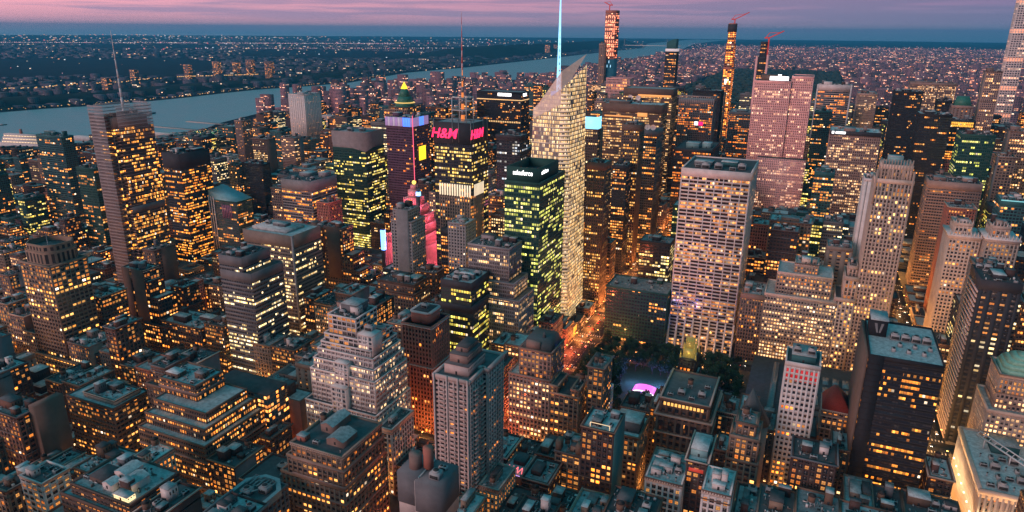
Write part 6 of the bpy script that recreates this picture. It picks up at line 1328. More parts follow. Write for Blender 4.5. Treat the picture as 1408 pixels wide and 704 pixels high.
t = H('brownslab', [(x0,x1+24,y0-2,y1+8,0,44),(x0,x1+14,y0,y1+4,43,72),(x0,x1+5,y0,y1,71,88),(x0,x1,y0,y1,87,h)], windows=60, style='bricklit', gear=1)
add(t, 'blank_wall', W('brick'), lambda m: (m.box(x0-.6,x0+10,y0-.9,y0-.42,1,h+.2), m.box(x0+12.6,x1+.5,y0-.9,y0-.42,1,h+.2)))
r = HERO['stepbody']; x0,x1,y0,y1,h = r[:5]
t = H('stepbody', [(x0,x1,y0,y1+14,0,h),(x0+1,x1-5,y0+6,y1+12,h-.95,h+8),(x0+2,x1-10,y0+13,y1+10,h+7.05,h+15),(x0-2,x0+32,y0+23,y1+8,h+14.05,h+26)], windows=100, gear=3, roof=3)
add(t, 'north_wing', [ST['bricklit'][1](), roofmat(1)], lambda m: (boxwalls(m, x0+12,x1+3,y1+15,y1+36,0,h+9,3.0,3.6), m.box(x0+12,x1+3,y1+15,y1+36,h+9,h+9.6,1)))
add(t, 'cornice_bands', W('pink'), lambda m: [m.box(a-.75,b+.75,c-.75,d+.75,z-1.2,z+.15) for a,b,c,d,z in ((x0,x1,y0,y1+14,h*.5),(x0,x1,y0,y1+14,h*.82),(x0-2,x0+32,y0+23,y1+8,h+20))])
H('westwing', T(HERO['westwing'],(62.8,0,0,0,0),(66,14,4,5,4)), windows=100, roof=0, gear=6)
r = HERO['tealroof']; t = H('tealroof', T(r,(r[4],0,0,0,0)), windows=80, roof=3, gear=-1)
hut(t, org(t), r[0]+12,r[0]+24,r[2]+14,r[2]+26,r[4]-1,11,W('black'),2); hut(t, org(t), r[0]+33,r[0]+44,r[2]+4,r[2]+14,r[4]-1,6,W('black'),0)
r = HERO['lowleft']; t = H('lowleft', T(r,(r[4],0,0,0,0)), windows=60, gear=5); add(t, 'blind_wall', W('brown'), lambda m: m.box(r[1]+.5,r[1]+7,r[2]+8,r[3]+8,0,r[4]+5))
H('pale17', T(HERO['pale17'],(HERO['pale17'][4],0,0,0,0)), windows=80, roof=1, gear=1)
r = HERO['eight18']; t = H('eight18', [(r[0]-6,r[1],r[2],r[3]+6,0,r[4]-6),(r[0],r[1]-2,r[2]+3,r[3]+4,r[4]-7,r[4])], windows=100, roof=3, gear=4)
def shed(m, x0,x1,y0,y1,z,h,g):
    m.poly([(x0,y0,z),(x1,y0,z),(x1,y1,z),(x0,y1,z),(x0,y0,z+h),(x1,y0,z+h),(x1,y1,z+h),(x0,y1,z+h),((x0+x1)/2,y0,z+h+g),((x0+x1)/2,y1,z+h+g)], [(0,1,5,8,4),(1,2,6,5),(2,3,7,9,6),(3,0,4,7)])
    m.poly([(x0-.3,y0-.3,z+h-.1),((x0+x1)/2,y0-.3,z+h+g+.1),((x0+x1)/2,y1+.3,z+h+g+.1),(x0-.3,y1+.3,z+h-.1),(x1+.3,y0-.3,z+h-.1),(x1+.3,y1+.3,z+h-.1)], [(0,1,2,3),(1,4,5,2)], 1)
    m.box((x0+x1)/2-.6,(x0+x1)/2+.6,y0-.1,y0,z+h*.3,z+h*.75,2)
def gabled(t, name, lst, wall='white', rf=3, g=1.6):
    for a in lst: add(t, name, [W(wall) if isinstance(wall,str) else wall, roofmat(rf), solid('dark_grille',(.03,.03,.03),.8,vary=0)], lambda m: shed(m, *a, g))
gabled(t, 'gabled_bulkhead', [(r[0]+18,r[0]+27,r[2]+16,r[2]+27,r[4]-1,5),(r[0]+28,r[0]+38,r[2]+11,r[2]+22,r[4]-1,5),(r[0]+20,r[0]+27,r[2]+7,r[2]+13,r[4]-1,4.2)])
hut(t, org(t), r[1]-15,r[1]-5,r[2]+4,r[2]+9,r[4]-1,3,lightmat('lantern_glass',(1,.72,.38),1.3),2,'roof_lantern')
r = HERO['octroof']; t = H('octroof', [(r[0],r[1],r[2],r[3],0,r[4])], gear=-1, roof=1)
def pipes(m):
    q = random.Random(4); x0,x1,y0,y1,z = r[:5]
    o, i = octo(x0-1.4,x1+1.4,y0-1.4,y1+1.4,8), octo(x0+1,x1-1,y0+1,y1-1,7); m.prism(o, z-3, z+1.2, cap=False); m.prism(i, z-1, z+1.2, cap=False)
    m.poly([(a,b,z+1.2) for a,b in o]+[(a,b,z+1.2) for a,b in i], [(k,(k+1)%8,8+(k+1)%8,8+k) for k in range(8)])
    for k in range(16):
        x, y = q.uniform(x0+4,x1-6), q.uniform(y0+4,y1-6); m.bar((x,y,z+1.6),(x+q.choice([0,5]),y+q.choice([0,6])+.5,z+1.6),.8)
    for k in range(7): m.bar((x0+3+k*2.6,y1-3,z+2.2),(x0+3+k*2.6,y1-11,z+2.2),.7)
add(t, 'pipework', [solid('pipe_teal',(.20,.30,.32),.5,.2,vary=.3,scale=1)], pipes)
for dx,dy in ((6,9),(13,14),(8,22),(16,28)): gadget('cooling_tower', t, org(t), r[0]+dx, r[2]+dy, r[4]-1, 1.1)
r = HERO['black20']; t = H('black20', T(r,(r[4],0,0,0,0)), roof=1, gear=-1, windows=40); gadget('air_handler', t, org(t), r[0]+24, r[2]+14, r[4]-1, 1.3, .4); gadget('cooling_tower', t, org(t), r[0]+17, r[2]+20, r[4]-1)
r = HERO['brown21']; t = H('brown21', T(r,(r[4],0,0,0,0)), windows=30, gear=-1); hut(t, org(t), r[0]+2,r[0]+9,r[2]+4,r[2]+12,r[4]-1,9,W('brickdk'),1)
add(t, 'blank_wall', W('red'), lambda m: m.box(r[0]+9,r[1]+.5,r[2]-.9,r[2]-.45,.2,r[4]+.2))
r = HERO['lit22']; x0,x1,y0,y1,h = r[:5]
t = H('lit22', [(x0-10,x1,y0,y1+4,0,h-22),(x0-4,x1,y0,y1+2,h-23,h-9),(x0,x1,y0,y1,h-10,h)], windows=100, gear=-1, style='tanmas')
add(t, 'cornice_bands', W('pink'), lambda m: [m.box(x0-.8,x1+.8,y0-.8,y1+.8,z-1,z+.2) for z in (h-10,h-21,h-33,h-45)])
gabled(t, 'pitched_shed', [(x0+8,x0+17,y0+18,y0+36,h-1,5),(x0+20,x0+32,y0+8,y0+22,h-1,4)], W('pink'), 3, 2.2)
hut(t, org(t), x0+1,x0+7,y0+4,y0+9,h-1,3.4,W('red'),3,'red_hut'); gadget('water_tank', t, org(t), x0+4, y0+26, h-1); gadget('air_handler', t, org(t), x0+14, y0+6, h-1); gadget('vent_pipe', t, org(t), x1-4, y0+4, h-1)
r = HERO['whitestep']; x0,x1,y0,y1,h = r[:5]
t = H('whitestep', [(x0,x1,y0,y1+16,0,h*.72),(x0+4,x1-2,y0+4,y1+16,h*.72-1,h),(x0+6,x1-4,y0+6,y1+16,h-1,h+8),(x0+8,x1-6,y0+9,y1+15,h+7,h+15),(x0+10,x1-9,y0+11,y1+15,h+14,h+20),(x0+12,x1-12,y0+13,y1+14,h+19,h+26),(x0+14,x1-24,y0+16,y1+12,h+25,h+40)], windows=100, gear=4, roof=1)
add(t, 'terrace_bay', [ST['whitestep'][1](), W('white')], lambda m: [ (boxwalls(m,a,b,c,d,z0,z1,3.5,3.9), m.box(a-.3,b+.3,c-.3,d,z1,z1+.9,1), m.box(a-.3,a+.2,c-.3,d,z0,z1,1), m.box(b-.2,b+.3,c-.3,d,z0,z1,1), [m.box(a+.2,b-.2,c-.25,c-.02,z0+j*3.9,z0+j*3.9+1.3,1) for j in range(int((z1-z0)/3.9))], [m.box(a+(b-a)*j/4-.3,a+(b-a)*j/4+.3,c-.28,c-.02,z0,z1,1) for j in (1,2,3)]) for a,b,c,d,z0,z1 in ((x0+26,x0+38,y0-1,y0+8,h*.5,h*.9),(x0+27,x0+38,y0+3,y0+10,h*.9,h+9),(x1-20,x1-8,y0+12,y0+24,h+15,h+30))])
hut(t, org(t), x0+20,x0+34,y0+24,y0+38,h+39,7,W('grey'),3); gadget('cooling_tower', t, org(t), x1-16, y0+22, h+30, 1.2); gadget('cooling_tower', t, org(t), x1-14, y0+32, h+26, 1.2)
r = HERO['redtower']; x0,x1,y0,y1,h = r[:5]; t = H('redtower', T(r,(h,0,0,0,0)), gear=-1, roof=1)
def rc(m):
    for z0,z1,i,k in ((h-.9,h+8,4.2,0),(h+8,h+9,3.6,1)): m.prism(octo(x0+i,x1-i,y0+i,y1-i,3), z0, z1, m=k)
    m.box(x0+6.5,x1-6.5,y0+6.5,y1-6.5,h+9,h+9.3,2)
    for z in (h-2,h*.62): m.box(x0-1.1,x1+1.1,y0-1.1,y1+1.1,z,z+1,1)
add(t, 'crown', [W('red'), solid('trim_pale',(.45,.42,.42),.7,vary=.1), roofmat(1)], rc); gadget('cooling_tower', t, org(t), (x0+x1)/2, (y0+y1)/2, h+9.3)
r = HERO['concrete']; x0,x1,y0,y1,h = r[:5]
t = H('concrete', [(x0,x1-1,y0,y0+19,0,h),(x0+3,x1+2,y0+18,y1,0,h)], gear=-1, roof=1)
def balc(m):
    n = int(h/2.95)
    for i in range(2,n-1):
        z = i*2.95+.4
        for c in (x0+5.2,x0+12.2,x1-4.6): m.box(c-2,c+2,y0-1.5,y0-.95,z,z+1.0); m.box(c-2,c+2,y0-.95,y0,z,z+.18)
        m.box(x1-1,x1+1.6,y0+3,y0+8,z,z+.2); m.box(x1+1.45,x1+1.6,y0+3,y0+8,z+.2,z+1.0); m.box(x1-1,x1+1.6,y0+11,y0+16,z,z+.2); m.box(x1+1.45,x1+1.6,y0+11,y0+16,z+.2,z+1.0)
        m.box(x1+2,x1+3.4,y1-10,y1-5,z,z+.2); m.box(x1+3.25,x1+3.4,y1-10,y1-5,z+.2,z+1.0); m.box(x0-1.5,x0,y0+6,y0+12,z,z+1.0)
    for c in (x0+.4,x0+8.7,x0+15.8,x1-1.4): m.box(c-.45,c+.45,y0-1.7,y0-.9,0,h+.4)
add(t, 'balconies', W('concrete'), balc)
hut(t, org(t), x0+4,x1-4,y0+5,y1-12,h-1,6,W('concrete'),1,'penthouse'); hut(t, org(t), x0+6,x1-6,y0+8,y1-12,h+5.2,5,W('pink'),1,'penthouse'); hut(t, org(t), x0+8,x1-8,y0+12,y1-13,h+10.4,3,W('pink'),1,'penthouse')
r = HERO['greycap']; x0,x1,y0,y1,h = r[:5]
t = H('greycap', [(x0,x0+11,y0+2,y1,0,h),(x0+10.5,x1,y0,y1,0,h-1.2)], wallmat=W('white'), gear=-1)
add(t, 'blank_cap', W('grey'), lambda m: (m.box(x0-.6,x0+11,y0+1.2,y1+.5,h-17,h+.4), m.box(x0+10.5,x1+.6,y0-.7,y1+.6,h-18,h-.7))); 
add(t, 'round_tank', [W('pink'), W('red')], lambda m: (m.cyl(x0+6,y0+8,3.2,h,h+8,n=16), m.cyl(x0+11.5,y0+11,2.6,h,h+11,n=16,m=1))); gadget('cooling_tower', t, org(t), x1-5, y0+6, h-1); gadget('air_handler', t, org(t), x1-5, y0+13, h-1)
r = HERO['striped']; x0,x1,y0,y1,h = r[:5]; t = H('striped', [(x0,x1+9,y0,y1+6,0,h-14),(x0,x1,y0,y1,h-15,h)], gear=4, topband=9)
r = HERO['beige']; x0,x1,y0,y1,h = r[:5]; t = H('beige', T(r,(h,0,0,0,0)), gear=-1, roof=2)
add(t, 'roof_deck', roofmat(2), lambda m: m.box(x0+5,x1-14,y0+8,y1-8,h-.9,h+2.2)); hut(t, org(t), x0+24,x0+40,y0+18,y0+27,h+2.2,2.6,W('grey'),2); add(t, 'corner_pier', W('fin'), lambda m: m.box(x1-.6,x1+.9,y0-.9,y0+.7,0,h+.3)); gadget('cooling_tower', t, org(t), x0+15, y0+22, h+2.2)
r = HERO['glass27']; x0,x1,y0,y1,h = r[:5]; t = H('glass27', [(x0-2,x1+2,y0-2,y1+2,0,h-22),(x0,x1,y0,y1,h-23,h)], gear=-1, roof=0, topband=7)
for i,(dx,dy,k) in enumerate(((5,8,'air_handler'),(14,6,'cooling_tower'),(22,10,'cooling_tower'),(9,18,'cooling_tower'),(20,20,'air_handler'),(26,26,'cooling_tower'),(12,28,'air_handler'))): gadget(k, t, org(t), x0+dx, y0+dy, h-1, 1.2)
hut(t, org(t), x0+14,x0+28,y0+12,y0+17,h-1,5,W('grey'),2); mast(t, x0+7, y0+24, h, h+14, .3)
r = HERO['strip28']; x0,x1,y0,y1,h = r[:5]; H('strip28', [(x0-4,x1+14,y0-8,y1,0,h-48),(x0,x1+7,y0-4,y1,h-49,h-33),(x0,x1,y0,y1,h-34,h)], gear=1, roof=1)
r = HERO['diam29']; x0,x1,y0,y1,h = r[:5]; t = H('diam29', [(x0,x1,y0,y1,0,h-22),(x0+8,x1,y0+2,y1,h-23,h)], windows=100, gear=-1)
add(t, 'mansard', [solid('slate',(.06,.075,.08),.6,vary=.3,scale=1),W('pink')], lambda m: (m.prism([(x0+9,y0+3),(x1-1,y0+3),(x1-1,y1-1),(x0+9,y1-1)],h-1,h+7,[(x0+12,y0+6),(x1-4,y0+6),(x1-4,y1-4),(x0+12,y1-4)]), m.box(x0+13,x1-10,y0+2.5,y0+8,h,h+6,1), m.cyl(x0+24,y0+12,1.6,h+7,h+12,.3)))
r = HERO['low30']; x0,x1,y0,y1,h = r[:5]; t = H('low30', [(x0,x1,y0,y1,0,h-4),(x0,x0+6,y0,y1-8,h-5,h+2),(x1-6,x1,y0,y1-8,h-5,h+2)], windows=60, gear=2)
# green glass tower with the sign box
r = HERO['salesforce']; x0,x1,y0,y1,h = r[:5]; t = H('salesforce', T(r,(h,0,0,0,0)), gear=-1, roof=0)
add(t, 'sign_box', [W('green'), roofmat(1)], lambda m: (m.box(x0+.5,x1-3,y0+4,y0+5,h-1,h+13), m.box(x0+.5,x1-3,y1-13,y1-12,h-1,h+13), m.box(x0+.5,x0+1.5,y0+5,y1-13,h-1,h+13), m.box(x1-4,x1-3,y0+5,y1-13,h-1,h+13), m.box(x0+1.5,x1-4,y0+5,y1-13,h+3,h+4,1)))
text('sign_lettering', 'salesforce', 6.6, (-1, y0+3.8-org(t)[1], h+7.5), 'S', wht, t, xs=.78); text('sign_lettering', 'salesforce', 5.4, (x1-2.8-org(t)[0], 14-33+4, h+7.5), 'E', wht, t, xs=.82)
add(t, 'rooftop_fans', lightmat('fan_glow',(1,.22,.08),.5), lambda m: [m.cyl(x0+6+6*i,y0+16+9*j,2.2,h+4,h+8.5,n=10) for i in range(4) for j in range(2)])
# crystal tower
r = HERO['boa']; x0,x1,y0,y1,h = r[:5]
t = empty('office_tower', ((x0+x1)/2,(y0+y1)/2,0)); tag(t, r[8], r[7]); done.add('boa')
def crystal(m):
    zs = [0,170,245]; peakE, peakW = 285, 250
    b = [(x0-3,y0),(x1,y0-1),(x1+1,y1),(x0,y1)]; tp = [(x0+3,y0+6),(x1-6,y0+5),(x1-1.5,y1-8),(x0+6,y1-6)]
    ztop = [peakW-2, 268, peakE+6, 262]; A = [(p[0],p[1],0) for p in b]; B = [(p[0],p[1],z) for p,z in zip(tp,ztop)]
    # chamfer facet on the south-east corner
    A = [(x0-3,y0,0),(x1-14,y0-1,0),(x1+1,y0+7,0),(x1+1,y1,0),(x0,y1,0)]; B = [(x0+2,y0+7,246),(x1-13,y0+5,268),(x1-5,y0+9,276),(x1-2,y1-12,290),(x0+8,y1-8,258)]
    m.poly(A+B, [(0,1,6,5),(1,2,7,6),(2,3,8,7),(3,4,9,8),(4,0,5,9)], uvs=[[(o,0),(o+n,0),(o+n*.85,B[(k+1)%5][2]/4.2),(o+n*.1,B[k][2]/4.2)] for k,(o,n) in enumerate(((0,40),(60,16),(100,50),(180,40),(240,50)))]); m.poly([B[0],B[1],B[2],B[3],B[4]], [(0,1,2,3,4)], 1)
    # bright horizontal floor edges
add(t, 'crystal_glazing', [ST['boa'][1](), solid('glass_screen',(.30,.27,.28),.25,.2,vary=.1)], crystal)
CA = [(x0-3,y0,0),(x1-14,y0-1,0),(x1+1,y0+7,0),(x1+1,y1,0),(x0,y1,0)]; CB = [(x0+2,y0+7,246),(x1-13,y0+5,268),(x1-5,y0+9,276),(x1-2,y1-12,290),(x0+8,y1-8,258)]
def onedge(k, z, off=0):
    A, B = Vector(CA[k]), Vector(CB[k]); p = A+(B-A)*min(1,z/B.z); p.y -= off; return p
def edges(m):
    for i in range(66):
        z = 6+i*4.2
        for k in (1,2):
            if k == 2 and i % 3: continue
            if z < CB[k].__getitem__(2)-2: m.bar(tuple(onedge(k,z,.15)),tuple(onedge(k+1,z,.15)), 1.15 if k == 1 else .6)
    for i in range(12): z = 60+i*16.8; m.bar(tuple(onedge(0,z,.15)),tuple(onedge(1,z,.15)),.4)
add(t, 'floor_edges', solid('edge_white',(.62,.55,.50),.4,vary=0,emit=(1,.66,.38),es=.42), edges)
def cg(m):
    P = [onedge(0,236,.3),onedge(1,252,.3),onedge(1,268,.3),onedge(0,246,.3)]; m.poly([tuple(p) for p in P],[(0,1,2,3)])
    m.poly([tuple(P[3]),tuple(P[2]),(P[2].x,P[2].y,286),(P[3].x+6,P[3].y,252)],[(0,1,2,3)])
    m.poly([tuple(P[2]),tuple(onedge(2,276,.3)),(CB[3][0],CB[3][1],302),(CB[2][0]-3,CB[2][1],290),(P[2].x,P[2].y,286)],[(0,1,2,3,4)])
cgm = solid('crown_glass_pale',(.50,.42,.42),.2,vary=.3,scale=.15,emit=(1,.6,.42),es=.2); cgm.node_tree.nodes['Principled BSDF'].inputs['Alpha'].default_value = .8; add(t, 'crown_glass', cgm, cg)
def screen(m):   # open glass screen above the roof
    for i in range(9):
        f = i/8; m.bar((x0+4+f*(x1-x0-12),y0+7,244),(x0+4+f*(x1-x0-12),y0+7,246+f*24),.3)
    for i in range(7):
        f = i/6; m.bar((x1-5+3*f,y0+9+f*(y1-y0-20),262),(x1-5+3*f,y0+9+f*(y1-y0-20),277+f*14),.35)
add(t, 'crown_screen', solid('edge_white',(.55,.5,.48),.4,vary=0), screen)
def lattice(m):
    cx, cy = x0+16, y1-20
    for i in range(17):
        a, b = 250+i*6.8, 256.8+i*6.8; ra, rb = 2.5*(1-i/18), 2.5*(1-(i+1)/18)
        for k in range(3):
            t0, t1 = 2.094*k, 2.094*(k+1); m.bar((cx+ra*math.cos(t0),cy+ra*math.sin(t0),a),(cx+rb*math.cos(t0),cy+rb*math.sin(t0),b),.6); m.bar((cx+ra*math.cos(t0),cy+ra*math.sin(t0),a),(cx+rb*math.cos(t1),cy+rb*math.sin(t1),b),.45)
add(t, 'lattice_spire', lightmat('spire_glow',(.30,.68,1),1.5), lattice); add(t, 'spire_base', lightmat('spire_base_glow',(.22,.40,1),.9), lambda m: m.box(x0+9,x0+19,y1-24,y1-14,250,262))
# red sign tower
r = HERO['conde']; x0,x1,y0,y1,h = r[:5]; t = H('conde', T(r,(h,0,0,0,0)), gear=-1, roof=0)
add(t, 'shoulder_block', [ST['conde'][1](), roofmat(1), W('tan')], lambda m: (boxwalls(m, x0+9,x1+1,y0-6,y0-1,0,158,3.4,4), m.box(x0+9,x1+1,y0-6,y0-1,158,159,1), [m.box(x0+9+i*3.2,x0+10.3+i*3.2,y0-6.7,y0-6.02,0,158,2) for i in range(13)], boxwalls(m, x1+.6,x1+2.2,y0-1,y0+26,0,158,3.4,4), [m.box(x1+2.25,x1+2.9,y0+i*3.2,y0+1.3+i*3.2,0,158,2) for i in range(8)]))
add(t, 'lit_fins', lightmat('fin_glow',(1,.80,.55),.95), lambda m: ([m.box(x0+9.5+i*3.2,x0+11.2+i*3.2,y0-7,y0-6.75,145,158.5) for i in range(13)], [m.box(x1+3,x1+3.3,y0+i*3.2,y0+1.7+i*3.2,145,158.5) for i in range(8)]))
text('red_sign', 'H&M', 15.5, (-11, y0-.6-org(t)[1], h-13), 'S', redm, t, .8, shear=.25); text('red_sign', 'H&M', 14.5, (x1+.6-org(t)[0], -9, h-13), 'E', redm, t, .8, shear=.25)
add(t, 'sign_frame', steel, lambda m: ([m.box(a,a+.7,y0-1,y0+1,h-22,h+4) for a in (x0,x0+24,x1-16,x1-.7)], [m.box(x1,x1+.8,b,b+.7,h-22,h+4) for b in (y0+4,y0+28,y1-4)], m.box(x0,x1,y0-1,y0,h+3.3,h+4), m.box(x1,x1+.8,y0,y1,h+3.3,h+4)))
def cage(m):
    cx, cy = x0+26, y0+22
    for a in (-9,9):
        for b in (-9,9): m.bar((cx+a,cy+b,h-1),(cx+a,cy+b,h+26),.9)
    for z in (h+12,h+26):
        for a in (-9,9): m.bar((cx+a,cy-9,z),(cx+a,cy+9,z),.8); m.bar((cx-9,cy+a,z),(cx+9,cy+a,z),.8)
add(t, 'antenna_cage', solid('steel_pale',(.5,.52,.53),.5,vary=0), cage)
mast(t, x0+26, y0+22, h, h+56, 2.4, 'antenna', [lightmat('antenna_amber',(1,.28,.06),.7), solid('steel',(.25,.25,.27),.4)], True); mast(t, x0+26, y0+22, h+56, h+118, 1.0, 'antenna', [solid('mast_pink',(.65,.4,.42),.5,vary=0), solid('mast_red',(.5,.12,.1),.5,vary=0)], True)
r = HERO['dark1633']; x0,x1,y0,y1,h = r[:5]; t = H('dark1633', T(r,(h,0,0,0,0)), gear=-1)
add(t, 'lit_band', lightmat('band_glow',(1,.6,.25),.9), lambda m: (m.box(x0-.6,x1+.6,y0-.7,y0-.35,h-17,h-15.3), m.box(x1+.35,x1+.75,y0-.3,y1,h-17,h-15.3), [m.box(x0-.6+i*4,x0+1.6+i*4,y0-.7,y0-.35,h-62,h-59) for i in range(25)]))
add(t, 'roof_sign', wht, lambda m: (m.box(x1-52,x1-22,y0-.8,y0-.4,h-9,h-3), m.box(x1+.4,x1+.8,y0+8,y0+26,h-9,h-3)))
H('small682', T(HERO['small682'],(HERO['small682'][4],0,0,0,0),(HERO['small682'][4]+3,-1,-1,-1,-1)), gear=6, roof=2)
# copper pyramid
r = HERO['wwp']; x0,x1,y0,y1,h = r[:5]; cx, cy_ = (x0+x1)/2, (y0+y1)/2
t = H('wwp', [(x0,x1,y0,y1,0,h-14),(x0+4,x1-4,y0+4,y1-4,h-15,h+2)], gear=-1)
cop = solid('copper_green',(.035,.16,.12),.55,vary=.3,scale=.3)
def pyr(m):
    for z0,z1,a,b in ((h+1,h+8,15,14),(h+8,h+17,13,9.5),(h+17,h+29,9.5,4.6)): m.prism(octo(cx-a,cx+a,cy_-a,cy_+a,a*.58), z0, z1, octo(cx-b,cx+b,cy_-b,cy_+b,b*.58))
add(t, 'copper_roof', cop, pyr); add(t, 'glowing_tip', lightmat('tip_glow',(1,.55,.03),2.0), lambda m: m.prism([(cx-4.2,cy_-4.2),(cx+4.2,cy_-4.2),(cx+4.2,cy_+4.2),(cx-4.2,cy_+4.2)],h+29,h+40,[(cx-.1,cy_-.1),(cx+.1,cy_-.1),(cx+.1,cy_+.1),(cx-.1,cy_+.1)]))
add(t, 'lit_cornice', lightmat('cornice_glow',(1,.62,.18),.9), lambda m: (m.prism(octo(cx-15.6,cx+15.6,cy_-15.6,cy_+15.6,9.2),h+6.9,h+8.1), ))
r = HERO['astor']; x0,x1,y0,y1,h = r[:5]; t = H('astor', T(r,(h,0,0,0,0)), gear=1)
add(t, 'lit_crown', [lightmat('crown_mauve',(.42,.26,.55),.55), lightmat('crown_blue',(.08,.22,1),1.5), lightmat('crown_pale',(.55,.45,.62),.5)], lambda m: ([m.box(x0-.4+i*4.2,x0+3.4+i*4.2,y0-.7,y0-.35,h-12,h+.5,(1 if 6 < i < 10 else (0,2)[i&1])) for i in range(11)], [m.box(x1+.35,x1+.7,y0+i*4.4,y0+3.8+i*4.4,h-12,h+.5,(1 if i in (4,5,6) else 0)) for i in range(10)]))
add(t, 'corner_light_line', lightmat('line_pink',(1,.12,.22),1.2), lambda m: m.box(x1+.05,x1+.8,y0-.9,y0-.1,40,h+4)); add(t, 'yellow_screen', lightmat('screen_yellow',(1,.62,.02),1.8), lambda m: m.box(x1+.6,x1+1.4,y0+14,y0+32,h-62,h-42))
r = HERO['green455']; x0,x1,y0,y1,h = r[:5]; t = H('green455', [(x0,x1,y0,y1,0,h-24)], gear=-1)
def slope(m):
    m.poly([(x0-.4,y0-.4,h-17),(x1+.4,y0-.4,h-28),(x1+.4,y1+.4,h-17),(x0-.4,y1+.4,h-17),(x0-.4,y0-.4,h+.5),(x1+.4,y0-.4,h+.5),(x1+.4,y1+.4,h+.5),(x0-.4,y1+.4,h+.5)], [(0,1,5,4),(1,2,6,5),(2,3,7,6),(3,0,4,7)]); m.box(x0,x1,y0,y1,h-3,h-2,1)
    m.box(x0,x1-1,y0,y1,h-25,h-17)
add(t, 'mechanical_crown', [W('fin'), roofmat(0)], slope); gadget('cooling_tower', t, org(t), x0+20, y0+20, h-2, 1.5); gadget('cooling_tower', t, org(t), x0+36, y0+28, h-2, 1.5)
for key, bd in (('orange385',14),('elevents',22)):
    r = HERO[key]; t = H(key, T(r,(r[4],0,0,0,0)), topband=bd, wallmat=W('fin') if key == 'orange385' else None, gear=3)
r = HERO['westin']; x0,x1,y0,y1,h = r[:5]; t = H('westin', T(r,(h,0,0,0,0)), gear=-1, wallmat=W('green'))
add(t, 'white_rib', W('white'), lambda m: [m.box(x0+a,x0+a+1.6,y0-1.2,y0-.4,0,h+4) for a in (0,4.5,9)]); add(t, 'mauve_panels', solid('mauve_panel',(.22,.10,.18),.4,vary=.2), lambda m: [m.box(x0+24+i*3.2,x0+26+i*3.2,y0-.5,y0-.3,h-26,h-6) for i in range(6)])
add(t, 'curved_roof', solid('roof_teal_sheet',(.16,.36,.42),.4,vary=.2), lambda m: m.poly([(x0,y0,h+12),(x1,y0,h+1),(x1,y1,h+1),(x0,y1,h+16),(x0,y0,h-1),(x1,y0,h-1),(x1,y1,h-1),(x0,y1,h-1)], [(0,1,2,3),(4,5,1,0),(5,6,2,1),(6,7,3,2),(7,4,0,3)]))
r = HERO['greyslab']; x0,x1,y0,y1,h = r[:5]; t = H('greyslab', [(x0,x1,y0,y1,0,h-12),(x0+3,x1-4,y0,y1-6,h-13,h)], gear=0)
add(t, 'ribbed_wall', W('fin'), lambda m: (m.box(x0+8,x1-3.5,y0-1.1,y0-.45,1,h+.3), [m.box(x0+8.5+i*1.3,x0+9+i*1.3,y0-1.35,y0-1.1,1,h) for i in range(10)]))
r = HERO['brownstep']; x0,x1,y0,y1,h = r[:5]; t = H('brownstep', [(x0,x1+28,y0,y1+6,0,h-62),(x0,x1+20,y0,y1+4,h-63,h-48),(x0,x1+12,y0,y1+2,h-49,h-30),(x0,x1,y0,y1,h-31,h)], gear=1, windows=60); add(t, 'blank_wall', W('brick'), lambda m: m.box(x0+4,x1-4,y0-.9,y0-.45,h-60,h+.2))
H('low517', T(HERO['low517'],(HERO['low517'][4]-9,-1.5,-1.5,-1.5,0),(HERO['low517'][4],0,0,0,0)), gear=3, windows=60, roof=1)
r = HERO['rockB']; x0,x1,y0,y1,h = r[:5]; t = H('rockB', T(r,(h,0,0,0,0)), gear=1); add(t, 'lit_band', lightmat('band_orange',(1,.42,.12),.8), lambda m: (m.box(x0+58,x0+74,y0-.9,y0-.45,h-19,h-13), m.box(x0+4,x0+50,y0-.9,y0-.45,h-21,h-19)))
r = HERO['rockA']; x0,x1,y0,y1,h = r[:5]; t = H('rockA', T(r,(h,0,0,0,0)), gear=-1); add(t, 'lit_band', lightmat('band_orange',(1,.42,.12),.8), lambda m: m.box(x0+30,x1-2,y0-.9,y0-.45,h-16,h-12))
for key, pts in (('rockA',((18,-14),(34,-14))),('t910',((4,3),(12,3)))):
    r = HERO[key]
    if key == 't910': t = H('t910', T(r,(r[4],0,0,0,0)), gear=-1, topband=9, wallmat=W('grey'))
    for dx,dy in pts:
        zb = r[4]-1
        if key == 'rockA': add(t, 'dish_platform', W('rock'), lambda m: m.box(r[0]+dx-5,r[0]+dx+5,r[2]+dy-4,r[2],r[4]-30,r[4]-24)); zb = r[4]-24; dy += 1
        gadget('satellite_dish', t, org(t), r[0]+dx, r[2]+dy, zb, 1.6 if key == 'rockA' else 1.3)
r = HERO['t804']; x0,x1,y0,y1,h = r[:5]; t = H('t804', T(r,(h,0,0,0,0)), gear=-1, topband=2); add(t, 'cyan_sign', lightmat('sign_cyan',(.25,.68,.95),1.5), lambda m: (m.box(x0+.5,x1-.5,y0-.4,y0,h,h+17), m.box(x1-.6,x1+.2,y0+.3,y0+16,h,h+17)))
r = HERO['grey935']; x0,x1,y0,y1,h = r[:5]; t = H('grey935', T(r,(h,0,0,0,0)), gear=-1); add(t, 'comb_crown', W('fin'), lambda m: ([m.box(x0+i*3.3,x0+1+i*3.3,y0-1.2,y0+1,h-12,h+5) for i in range(19)], m.box(x0-.5,x1+.5,y0-1.3,y0+1.2,h+5,h+6.5), m.box(x1-.6,x1+1,y0+1.2,y1,h-2,h+6.5)))
add(t, 'sign_disc', [wht, lightmat('sign_crimson',(1,.01,.14),1.8), blk], lambda m: (m.box(x0+30,x0+36,y0-1.2,y0-.8,h-44,h-38), m.box(x0+37,x0+45,y0-1.2,y0-.8,h-44,h-38,1)))
